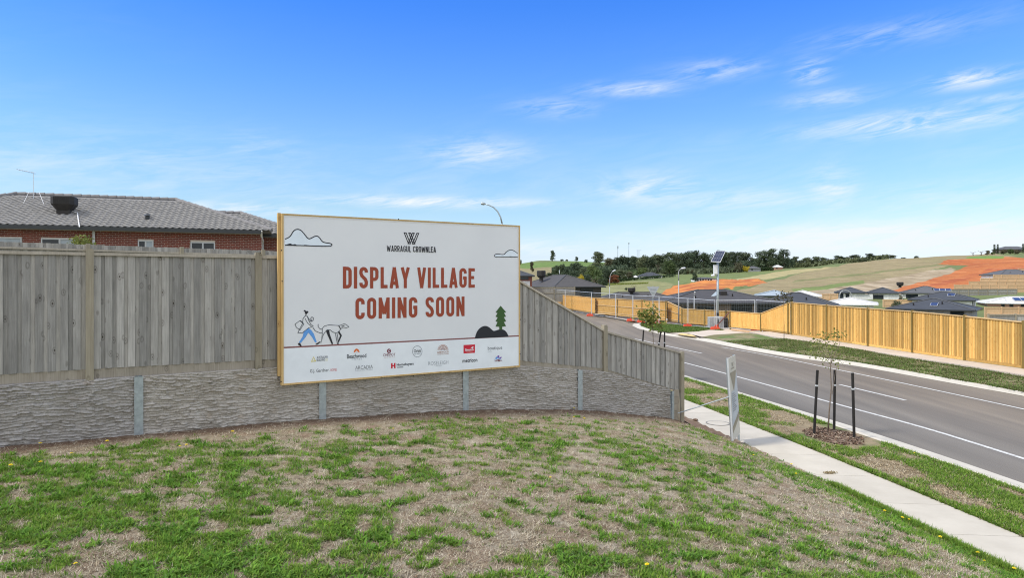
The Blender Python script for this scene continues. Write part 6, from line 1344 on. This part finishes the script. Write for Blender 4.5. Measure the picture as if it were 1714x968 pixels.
house('slate-roofed house nearest the tall yellow fence with a skylight', 1483, 86, -38, 11.6, 9, 516.5, 15, 'wall_grey', 'roof_slate', 2.2, .4, px2=1633, wins=[W('a', 6.4, 1.4, .15, 1.2, 'dk')], solar=(4.6, 1.2, .8, 1.3, 1))
house('white-roofed salmon brick house with black roof panels at the right edge', 1650, 124, -24, 11.0, 9, 507.0, 13, 'wall_pink', 'roof_white', 2.1, .3, [W('a', 2.1, .5, .2, .6, 'dk'), W('a', 3.3, .6, .2, .9, 'dk'), W('a', 5.0, .6, .2, .9, 'dk')], solar=(4.6, 1.4, 1.1, 2.0, 5))
house('grey-roofed white house on the terraces below the orange earth, right edge', 1675, 206, -2, 13, 10, 460.0, 18, 'wall_white', 'roof_grey', 2.3, .4, [W('a', 1.0, 1.1, .4, 1.0, 'dk'), W('a', 4.4, 1.2, .4, 1.0, 'dk'), W('a', 8.4, 1.1, .4, 1.0, 'dk')])
house('grey farmhouse among the trees below the wooded ridge', 1072, depth_at(1090, 466), 2, 12, 9, 462.3, 24, 'wall_white', 'roof_slate', 2.3, .4, [W('a', 2, 1.5, .4, 1.1, 'dk'), W('a', 7, 1.8, .4, 1.1, 'dk')])
dS = depth_at(1182, 471.5); house('long low white shed with open bays on the green field behind the orange mound', 1163, dS, 3, 37 / F * dS, 6, 466.8, 10, 'wall_white', 'roof_grey', 1.2, .2, [W('a', .8 + 1.15 * i, .75, .12, .85, 'dk') for i in range(int((37 / F * dS - 1.6) / 1.15))])
dN = depth_at(1304, 452); house('small pink cottage at the foot of the dark cypresses', 1296, dN, 0, 15 / F * dN, 5, 447.2, 30, 'wall_pink', 'roof_white', 1.8, .3, [W('a', 1.2, .9, .4, .8, 'dk')])
house('low grey-roofed homestead among shrubs behind the solar pole', 1252, depth_at(1262, 455), 0, 9, 7, 449.5, 24, 'wall_grey', 'roof_grey', 2.2, .3, [W('a', 2, 1.2, .4, .9, 'dk')])
house('hilltop house with a broad grey roof at the top right edge', 1679, 560, 0, 24, 14, 417.2, 20, 'wall_brown', 'roof_grey', 2.4, .6, [W('a', 4, 2, .4, 1.3, 'dk'), W('a', 12, 2.4, .4, 1.3, 'dk')])
dT = depth_at(1048, 466); house('white domed marquee on the green strip by the farmhouse', 1041, dT, 0, 13 / F * dT, 5, 463, 22, 'wall_white', 'roof_white', 1.2, .1, [W('a', 1.0, .8, .2, .9, 'dk')], cat='marquee')
house('low pale tent-shaped shed beside the farmhouse hedge', 1058, depth_at(1062, 467), 0, 4.2, 4, 464.5, 26, 'wall_white', 'roof_white', 1.0, .1, [W('a', .8, .7, .2, .7, 'dk')], cat='shed')
# terraces of tan boards below the orange earth, grey and brown fences below them
def terrace(label, px0, px1, pyt, pyb, Y, m, n_rails=3, cat='retaining fence', rows=2):
    a, b_ = U(px0, pyb, Y), U(px1, pyb, Y); a2 = U(px0, pyt, Y); h = a2.z - a.z + 1.0; o = thing('terrace_fence', label, cat, (a.x, Y, a2.z - h))
    n = max(2, int((b_.x - a.x) / 2.2)); w = (b_.x - a.x) / n
    for i in range(n):
        mb = MB(); mb.box(Vector((a.x + (i + .5) * w, Y, a2.z - h / 2)), w - .12, .08, h); part('board_bay', mb, M[m], o)
    mb = MB()
    for i in range(n + 1): mb.box(Vector((a.x + i * w, Y - .05, a2.z - h / 2 + .04)), .13, .15, h + .08)
    part('posts', mb, M['post_wood'] if m == 'grey_wood' else M['tan_wood'], o, kind='stuff')
    for k in range(rows): mb = MB(); mb.box(Vector(((a.x + b_.x) / 2, Y - .06, a2.z - .1 - k * .8)), b_.x - a.x, .05, .12); part('rail', mb, M['tan_wood'] if m != 'grey_wood' else M['post_wood'], o)
terrace('lowest tan board terrace below the orange earth', 1597, 1760, 476.8, 484.5, 172, 'tan_wood'); terrace('second tan board terrace from the bottom, below the orange earth', 1622, 1760, 471.2, 477, 180, 'tan_wood'); terrace('third tan board terrace from the bottom, under the grey-roofed white house', 1641, 1760, 465.6, 471.4, 188, 'tan_wood'); terrace('fourth tan board terrace, level with the foot of the grey-roofed white house', 1662.6, 1760, 460.0, 466, 197, 'tan_wood'); terrace('short tan board step left of the grey-roofed white house', 1681, 1712, 454.2, 460.4, 212, 'tan_wood'); terrace('topmost tan board step at the right edge above the grey-roofed house', 1704, 1760, 449.4, 455, 222, 'tan_wood')
terrace('long grey paling fence below the tan terraces', 1556, 1702, 484.2, 494.5, 165, 'grey_wood'); terrace('brown board retaining wall below the salmon brick house', 1648, 1790, 514.5, 530, 92, 'tan_wood', cat='retaining wall'); terrace('grey paling fence at the right edge just above the tall yellow fence', 1654, 1790, 526.5, 540, 72, 'grey_wood'); terrace('grey paling fence in front of the hip-roofed house beside the billboard', 893, 962, 480.8, 494, 98, 'grey_wood')
terrace('brown paling fence in front of the white row houses', 1478, 1528, 502, 508, 118, 'tan_wood'); terrace('brown paling fence beside the white hip roof', 1376, 1402, 492.3, 497, 124, 'tan_wood')
# arched white pole and far masts
q = lambda px, py: U(px, py, 118.0); o = thing('arch_pole', 'thin white double-curved arch between the white roofs', 'arch', q(1406, 500)); mb = MB(); mb.tube([q(1405.6, 500), q(1405.6, 493), q(1407.5, 489), q(1411, 486.8), q(1415.5, 486.2), q(1420, 487.4), q(1423.4, 490), q(1425.2, 494), q(1425.6, 500)], .09, 6); part('arch', mb, M['white_pole'], o)
for px, yt, yb, Y, lab, cross in ((1034, 412.5, 440, 760, 'left thin radio mast rising above the wooded ridge', 1), (1052.5, 407, 440, 760, 'tall thin radio mast in the middle above the wooded ridge', 2)):
    a = U(px, yb, Y); b_ = U(px, yt, Y); o = thing('radio_mast', lab, 'mast', a); mb = MB(); mb.tube([a, b_], [.34, .2], 6); part('mast', mb, M['galv'], o)
    mb = MB(); mb.tube([b_ - UP * (2.6 if cross == 1 else 1.2), b_ + UP * .3], .75, 8); part('antenna_cluster', mb, M['galv'], o)
o = thing('power_pole', 'T-shaped power pole standing above the wooded ridge', 'power pole', U(1069, 440, 760)); mb = MB(); mb.tube([U(1069.5, 440, 760), U(1069.5, 419, 760)], .25, 6); part('pole', mb, M['galv'], o); mb = MB(); mb.bar(U(1065.5, 419.3, 760), U(1073.5, 419.3, 760), .3, .3); part('crossarm', mb, M['galv'], o)
for px in (1066.5,): mb = MB(); mb.tube([U(px, 440, 760), U(px, 419, 760)], .2, 6); part('pole', mb, M['galv'], o)

# ------------------------------------------------------------------ trees
TP_ = {}
def tree_proto(kind, seed):
    r_ = np.random.default_rng(seed); V = []; F_ = []; n0 = 0; mb = MB()
    def puff(c, rad, n, sz):
        nonlocal n0
        d = r_.normal(size=(n, 3)); d /= np.linalg.norm(d, axis=1)[:, None]; P_ = np.array(c) + d * np.array(rad) * (r_.random((n, 1)) ** .3); v, f = leaf_quads(P_, d, sz * (.6 + .8 * r_.random(n)), r_, .55); V.append(v); F_.append(f + n0); n0 += len(v)
    if kind == 'round':
        mb.tube([Vector((0, 0, -.04)), Vector((.01, 0, .25)), Vector((0, .01, .55))], [.035, .026, .012], 6)
        for i in range(17):
            t = i / 16; a = r_.random() * 6.28; z = .14 + .72 * r_.random(); rr_ = .30 * math.sqrt(max(.05, 1 - ((z - .48) / .46) ** 2)); puff((math.cos(a) * rr_, math.sin(a) * rr_, z), (.17, .17, .13), 120, .036)
        puff((0, 0, .5), (.29, .29, .36), 420, .042)
    elif kind == 'gum':
        mb.tube([Vector((0, 0, -.04)), Vector((.02, 0, .3)), Vector((-.01, .01, .7))], [.030, .022, .010], 6)
        for i in range(19):
            a = r_.random() * 6.28; z = .24 + .60 * r_.random() ** .8; rr_ = .30 * r_.random() ** .6 * (1.2 - z * .55); c = (math.cos(a) * rr_, math.sin(a) * rr_, z); puff(c, (.17, .17, .115), 105, .032); mb.tube([Vector((0, 0, max(.15, z - .22))), Vector(c)], [.011, .005], 5)
        for i in range(5): a = r_.random() * 6.28; puff((math.cos(a) * .24, math.sin(a) * .24, .14 + .12 * r_.random()), (.19, .19, .12), 100, .034)
    elif kind == 'cypress':
        mb.tube([Vector((0, 0, -.04)), Vector((0, 0, .6))], [.05, .02], 6)
        for i in range(22):
            a = r_.random() * 6.28; z = .10 + .78 * i / 21; rr_ = (.34 - .12 * z) * r_.random() ** .4; puff((math.cos(a) * rr_, math.sin(a) * rr_, z), (.20, .20, .085), 95, .030)
        puff((0, 0, .45), (.26, .26, .38), 300, .045)
    elif kind == 'poplar':
        mb.tube([Vector((0, 0, -.02)), Vector((0, 0, .6))], [.02, .008], 6)
        for i in range(12): z = .08 + .84 * i / 11; puff((0, 0, z), (.09 * (1.1 - .5 * z), .09 * (1.1 - .5 * z), .08), 70, .022)
    elif kind == 'bush':
        mb.tube([Vector((0, 0, -.05)), Vector((0, 0, .4))], [.03, .015], 5)
        for i in range(12): a = r_.random() * 6.28; rr_ = .34 * r_.random() ** .5; puff((math.cos(a) * rr_, math.sin(a) * rr_, .25 + .45 * r_.random() * (1 - rr_)), (.20, .20, .20), 80, .045)
    elif kind == 'dead':
        mb.tube([Vector((0, 0, -.03)), Vector((.02, 0, .35)), Vector((0, .02, .7))], [.035, .026, .01], 6)
        for i in range(8): a = r_.random() * 6.28; z = .3 + .4 * r_.random(); mb.tube([Vector((0, 0, z)), Vector((math.cos(a) * .18, math.sin(a) * .18, z + .25))], [.014, .003], 5); puff((math.cos(a) * .2, math.sin(a) * .2, z + .26), (.07, .07, .05), 8, .02)
    return np.concatenate(V), np.concatenate(F_), mb
def tree(label, px, pyt, pyb, wpx, kind, leaf, Y=None, group=None, cat='tree', seed=None):
    Y = Y or depth_at(px, pyb); zb = float(terr(px, Y)[0]); zt = H + (HZ - pyt) / F * Y; h = max(zt - zb, .6); w = wpx / F * Y
    seed = seed if seed is not None else rnd.randrange(3); key = (kind, seed, leaf)
    if key not in TP_:
        v, f, mb = tree_proto(kind, seed * 11 + 3); TP_[key] = (np_mesh('crown', v, f, M[leaf]), mb.mesh('trunk', M['trunk'], smooth=True))
    crown, trunk = TP_[key]; o = thing('tree' if kind != 'bush' else 'bush', label, cat, ((px - 857) / F * Y, Y, zb), group)
    wn_ = {'round': .92, 'gum': .86, 'cypress': .92, 'poplar': .2, 'bush': .98, 'dead': .5}[kind]; sx_ = w / wn_
    for n_, me in (('trunk', trunk), ('crown', crown)): c = bpy.data.objects.new(n_, me); COL.objects.link(c); c.parent = o
    o.scale = (sx_, sx_ * .9, h / .98); o.rotation_euler = (0, 0, rnd.uniform(0, 6.28)); return o
tree('tall open gum tree alone on the skyline of the left hill', 925, 418.5, 439.5, 11, 'gum', 'leaf_dark', 960); tree('grey leafless-looking tree on the slope left of the tall skyline gum', 890.5, 435, 447, 8, 'gum', 'leaf_olive', 620)
tree('small umbrella-shaped tree on the left hill skyline', 965, 429, 438, 7.5, 'gum', 'leaf_dark', 960); tree('low dark bush on the skyline between the lone gum and the umbrella tree', 940.5, 432.5, 437.5, 7, 'bush', 'leaf_dark', 960, cat='bush'); tree('second low bush on the skyline left of the umbrella tree', 949, 433, 437.5, 6, 'bush', 'leaf_olive', 965, cat='bush'); tree('dark round bush on the skyline just left of the big domed gum', 981, 432, 438.5, 7, 'bush', 'leaf_dark', 900, cat='bush'); tree('dark tree just touching the right edge of the billboard on the hill', 871, 433, 441, 5, 'round', 'leaf_dark', 900)
tree('big domed gum tree standing above the wood on the left', 1001.5, 420.5, 450, 35, 'gum', 'leaf_gum', 640, seed=1)
gA = 'dark gums along the wooded ridge'; PA = {1024: 'pointed brownish crown just right of the big domed gum', 1037: 'open crown right below the left radio mast', 1048: 'rounded crown just left of the tall middle mast', 1062: 'crown between the tall mast and the power pole', 1074: 'crown just right of the T-shaped power pole', 1085: 'dark crown behind the farmhouse, right of the power pole', 1103: 'wide crown above the right end of the farmhouse', 1118: 'rounded crown right behind the pale willow', 1136: 'crown straight above the corner street lamp', 1150: 'dark crown above the round tree left of the solar panel', 1162: 'crown above the long white shed', 1178: 'tall crown a little left of the solar panel', 1192: 'crown touching the left edge of the solar panel', 1206: 'crown mostly hidden behind the solar panel', 1218: 'crown touching the right edge of the solar panel', 1231: 'narrow crown between the solar panel and the homestead', 1247: 'grey domed crown straight above the homestead', 1258: 'small crown pressed against the left cypress'}
for px, yt, yb, w, k, l in [(1024, 431, 458, 24, 'round', 'leaf_olive'), (1037, 429.5, 459, 22, 'gum', 'leaf_dark'), (1048, 426.5, 459, 26, 'round', 'leaf_dark'), (1062, 428, 459, 24, 'gum', 'leaf_dark'), (1074, 425, 459, 22, 'gum', 'leaf_gum'), (1085, 426, 459, 26, 'round', 'leaf_dark'), (1103, 424, 456, 32, 'gum', 'leaf_gum'), (1118, 422.5, 456, 28, 'round', 'leaf_dark'), (1136, 421.5, 455, 26, 'gum', 'leaf_gum'), (1150, 420.5, 455, 26, 'round', 'leaf_dark'), (1162, 418, 455, 24, 'gum', 'leaf_dark'), (1178, 417.5, 455, 22, 'gum', 'leaf_dark'), (1192, 419.5, 454, 24, 'round', 'leaf_dark'), (1206, 418.5, 454, 20, 'round', 'leaf_dark'), (1218, 420, 453, 24, 'gum', 'leaf_gum'), (1231, 420, 453, 18, 'gum', 'leaf_dark'), (1247, 417, 452, 26, 'gum', 'leaf_gum'), (1258, 427, 452, 16, 'round', 'leaf_gum')]:
    tree('dark ridge gum, ' + PA[px], px, yt, yb, w * 1.28, k, l, depth_at(px, yb) + rnd.uniform(-8, 25), gA)
for px, yt, w, lab in [(1274, 418, 32, 'left of the three broad black-green cypresses on the ridge'), (1292, 414.8, 34, 'middle, tallest of the three broad black-green cypresses on the ridge'), (1312, 415.8, 28, 'right of the three broad black-green cypresses on the ridge')]: tree(lab, px, yt, 451, w, 'cypress', 'leaf_dark', 520 + rnd.uniform(-10, 10))
gB = 'trees along the far edge of the tan field'; OB = ['first thin', 'second low', 'third thin', 'fourth low dark', 'fifth taller', 'sixth spreading', 'seventh low', 'eighth tall dark', 'ninth rounded', 'tenth tall grey-green', 'eleventh low', 'twelfth tall dark', 'thirteenth dark', 'last grey-green']
for px, yt, yb, w, k, l in [(1331, 428.5, 449, 15, 'gum', 'leaf_gum'), (1340, 434, 449, 18, 'round', 'leaf_gum'), (1350, 428, 448.5, 18, 'gum', 'leaf_gum'), (1360, 434, 448.5, 18, 'round', 'leaf_dark'), (1367, 426.5, 448, 20, 'gum', 'leaf_gum'), (1380, 430, 447, 20, 'gum', 'leaf_gum'), (1391, 434, 446, 16, 'round', 'leaf_gum'), (1405, 426.5, 445, 24, 'gum', 'leaf_dark'), (1418, 430, 444, 20, 'round', 'leaf_gum'), (1430, 424, 442.5, 24, 'gum', 'leaf_gum'), (1444, 432, 441, 16, 'round', 'leaf_gum'), (1456, 423.8, 440, 20, 'gum', 'leaf_dark'), (1474, 427.5, 438, 20, 'gum', 'leaf_dark'), (1491, 426, 436.5, 22, 'gum', 'leaf_gum')]: NB = globals().get('NB', -1) + 1; tree(OB[NB] + ' tree from the dark cypresses in the row behind the tan field', px, yt, yb, w, k, l, 545 + rnd.uniform(-15, 15), gB)
tree('low dark treetop showing over the tan field skyline, left of two', 1512, 431, 434.5, 11, 'round', 'leaf_dark', 600); tree('low dark treetop showing over the tan field skyline, right of two', 1534, 428.5, 432.5, 9, 'round', 'leaf_dark', 600)
gC = 'dark evergreens below the left hill'; PC = {919: 'low one behind the roof cooler near the billboard', 937: 'leftmost tall one over the roof peak', 951: 'second tall one right of the roof peak', 964: 'tallest one above the yellow tree', 978: 'one just right of the tallest', 992: 'green one below the big domed gum', 1006: 'green one below the right side of the domed gum', 1016: 'one above the curved lamp on its left', 960: 'lower one right behind the roof peak', 983: 'lower one just right of the yellow tree', 1000: 'lower green one between yellow tree and curved lamp', 1040: 'grey-green one above the white marquee', 1024: 'one directly above the red autumn tree', 1052: 'olive one between marquee and farmhouse', 1009: 'lowest one left of the curved lamp post'}
for px, yt, yb, w, l in [(919, 455, 466, 22, 'leaf_dark'), (937, 441, 468, 26, 'leaf_dark'), (951, 443, 470, 24, 'leaf_dark'), (964, 439, 470, 30, 'leaf_dark'), (978, 447, 471, 24, 'leaf_gum'), (992, 444, 472, 28, 'leaf_mid'), (1006, 446, 473, 26, 'leaf_mid'), (1016, 450, 474, 22, 'leaf_dark'), (960, 452, 474, 30, 'leaf_dark'), (983, 456, 476, 28, 'leaf_dark'), (1000, 460, 478, 24, 'leaf_mid'), (1040, 450, 470, 26, 'leaf_gum'), (1024, 455, 474, 24, 'leaf_dark'), (1052, 454, 468, 22, 'leaf_olive'), (1009, 466, 481, 20, 'leaf_dark')]: tree('rounded evergreen below the left hill, ' + PC[px], px, yt, yb, w, 'round', l, depth_at(px, yb) + rnd.uniform(-6, 6), gC)
tree('bright yellow autumn tree beside the hip roof', 970, 458.5, 474, 19, 'round', 'leaf_yellow', 200, seed=2); tree('rusty red autumn tree behind the curved lamp', 1028, 459.5, 475, 22, 'round', 'leaf_red', depth_at(1028, 475)); tree('olive tree with grey stems in front of the red autumn tree', 995, 461, 482, 20, 'dead', 'leaf_olive', 215)
tree('round mid green tree above the grey farmhouse', 1075, 444.5, 463, 18, 'round', 'leaf_mid'); tree('spreading pale green willow right of the grey farmhouse', 1120, 436, 459.5, 26, 'round', 'leaf_mid', seed=0); tree('pale dead-limbed gum between the farmhouse and the willow', 1101, 440, 459, 12, 'dead', 'leaf_olive'); tree('dark tree right of the willow below the ridge', 1142, 446, 459, 14, 'round', 'leaf_dark'); tree('grey-green bush between the willow and the round dark tree', 1155, 447, 459, 14, 'bush', 'leaf_olive'); tree('round dark tree left of the solar panel at the field edge', 1167, 439.5, 458.5, 18, 'round', 'leaf_dark'); tree('small upright tree just left of the solar pole', 1180, 447, 458, 8, 'round', 'leaf_dark')
tree('lone dark tree on the field beside the long white shed', 1163, 457.5, 472, 11, 'round', 'leaf_dark'); tree('small lone bush on the pasture left of the junction sign', 1048, 480, 487, 6, 'bush', 'leaf_dark', cat='bush'); tree('thin bare tree on the pasture behind the low brown roof', 1062, 476, 488, 12, 'dead', 'leaf_olive')
for px, yt, w, l, lab in [(1212, 443, 16, 'leaf_mid', 'green shrub just right of the solar panel'), (1224, 445, 16, 'leaf_olive', 'olive shrub behind the field, right of the solar pole'), (1236, 433, 18, 'leaf_olive', 'brownish tree above the shrubs right of the solar pole'), (1249, 440, 14, 'leaf_yellow', 'yellow-green shrub beside the homestead'), (1268, 445, 14, 'leaf_mid', 'green shrub right of the homestead'), (1281, 446, 12, 'leaf_dark', 'dark shrub left of the pink cottage'), (1290, 443, 12, 'leaf_olive', 'olive shrub touching the pink cottage')]: tree(lab, px, yt, 456.5 if px < 1255 else 453.5, w, 'bush', l, cat='shrub')
for px, yt, w, lab in [(1664.5, 409, 5, 'left of two slim dark poplars by the hilltop house'), (1670, 409, 5, 'right of two slim dark poplars by the hilltop house'), (1712.5, 408, 5, 'single slim dark poplar at the right edge of the picture')]: tree(lab, px, yt, 423.5, w * .22 / .2, 'poplar', 'leaf_dark', 540)
for px, yt, w, k, l, lab in [(1629, 421, 10, 'dead', 'leaf_olive', 'small bare tree on the skyline left of the hilltop house'), (1642, 419, 12, 'dead', 'leaf_olive', 'bare grey tree on the skyline between the small bare tree and the poplars'), (1653, 418, 9, 'gum', 'leaf_olive', 'scrubby tree just left of the poplars'), (1680, 417.5, 12, 'round', 'leaf_olive', 'olive shrub in front of the hilltop house, right of the poplars'), (1692, 415, 11, 'round', 'leaf_mid', 'green garden tree in front of the hilltop house'), (1703, 419, 12, 'round', 'leaf_olive', 'garden shrub below the right end of the hilltop roof'), (1661, 421, 10, 'bush', 'leaf_mid', 'low shrub under the poplars')]: tree(lab, px, yt, 427, w, k, l, 520)
tree('small olive tree between the white row houses', 1507, 489, 500, 8, 'bush', 'leaf_olive', 121); tree('dark shrub behind the brown fence of the row houses', 1500, 499, 509, 18, 'bush', 'leaf_dark', 112, cat='shrub')
# hedges, low belt of growth under the trees
def hedge(label, pxa, pya, pxb, pyb, hpx, m, wid=1.6):
    n = 26; V = []; F_ = []; n0 = 0; r_ = np.random.default_rng(int(pxa)); pts = []
    for i in range(n + 1):
        px = pxa + (pxb - pxa) * i / n; py = pya + (pyb - pya) * i / n; Y = depth_at(px, py); pts.append(Vector(((px - 857) / F * Y, Y, float(terr(px, Y)[0]))))
    o = thing('hedge', label, 'hedge', pts[0])
    for p, q_ in zip(pts, pts[1:]):
        h_ = hpx / F * p.y; L = (q_ - p).length; c = (p + q_) / 2; k = 90; d = r_.normal(size=(k, 3)); d[:, 2] = np.abs(d[:, 2]) * .8 + .1; d /= np.linalg.norm(d, axis=1)[:, None]
        B = np.stack([(r_.random(k) - .5) * L * 1.15, (r_.random(k) - .5) * wid, h_ * r_.random(k) ** .7], 1); t_ = (q_ - p).normalized(); P_ = np.array(c) + B[:, :1] * np.array(t_) + np.stack([0 * B[:, 1], B[:, 1], B[:, 2]], 1)
        v, f = leaf_quads(P_, d, h_ * .22 * (.6 + .8 * r_.random(k)), r_, .5); V.append(v); F_.append(f + n0); n0 += len(v)
    link('foliage', np_mesh('foliage', np.concatenate(V) - np.array(pts[0]), np.concatenate(F_), M[m]), o)
hedge('long dark clipped hedge below the farmhouse', 1004, 475, 1130, 463.5, 4.5, 'hedge'); hedge('lower bright-topped hedge in the pasture above the low brown roof', 1006, 478.3, 1085, 475.3, 2.6, 'lime'); hedge('row of small trees along the field edge right of the solar pole', 1206, 456.6, 1294, 453.4, 6, 'hedge', 3)
def undergrowth(name, pts, hpx, n, m, seed):
    r_ = np.random.default_rng(seed); t = r_.random(n) * (len(pts) - 1); i = t.astype(int); f = t - i; A = np.array(pts, float); q_ = A[i] * (1 - f)[:, None] + A[i + 1] * f[:, None]
    Y = q_[:, 2] + r_.normal(size=n) * 10; Z = terr(q_[:, 0], Y); P_ = np.stack([(q_[:, 0] - 857) / F * Y, Y, Z + hpx / F * Y * r_.random(n) ** 1.3], 1); d = r_.normal(size=(n, 3)); d[:, 2] = np.abs(d[:, 2]); d /= np.linalg.norm(d, axis=1)[:, None]
    v, ff = leaf_quads(P_, d, 1.1 * (.6 + .8 * r_.random(n)), r_, .5); tag(link(name, np_mesh(name, v, ff, M[m])), kind='stuff')
undergrowth('woodland_undergrowth', [(1015, 458, 640), (1100, 456, 600), (1180, 454, 560), (1260, 452, 545), (1330, 449, 545)], 15, 9000, 'leaf_dark', 5)
undergrowth('woodland_undergrowth', [(1318, 449, 548), (1400, 446, 552), (1440, 442, 556), (1486, 438, 560)], 8, 4200, 'leaf_gum', 6)
undergrowth('woodland_undergrowth', [(925, 466, 430), (980, 468, 420), (1050, 466, 430)], 17, 8000, 'leaf_dark', 7)
undergrowth('woodland_undergrowth', [(px, 0, depth_at(px, 459 - max(0, px - 1180) * .05) + 14) for px in (1030, 1060, 1090, 1115, 1150, 1180, 1210, 1240)], 8.5, 6500, 'leaf_gum', 8)
undergrowth('woodland_undergrowth', [(px, 0, depth_at(px, 463)) for px in (1010, 1030, 1050, 1066)], 9, 2600, 'leaf_mid', 9)
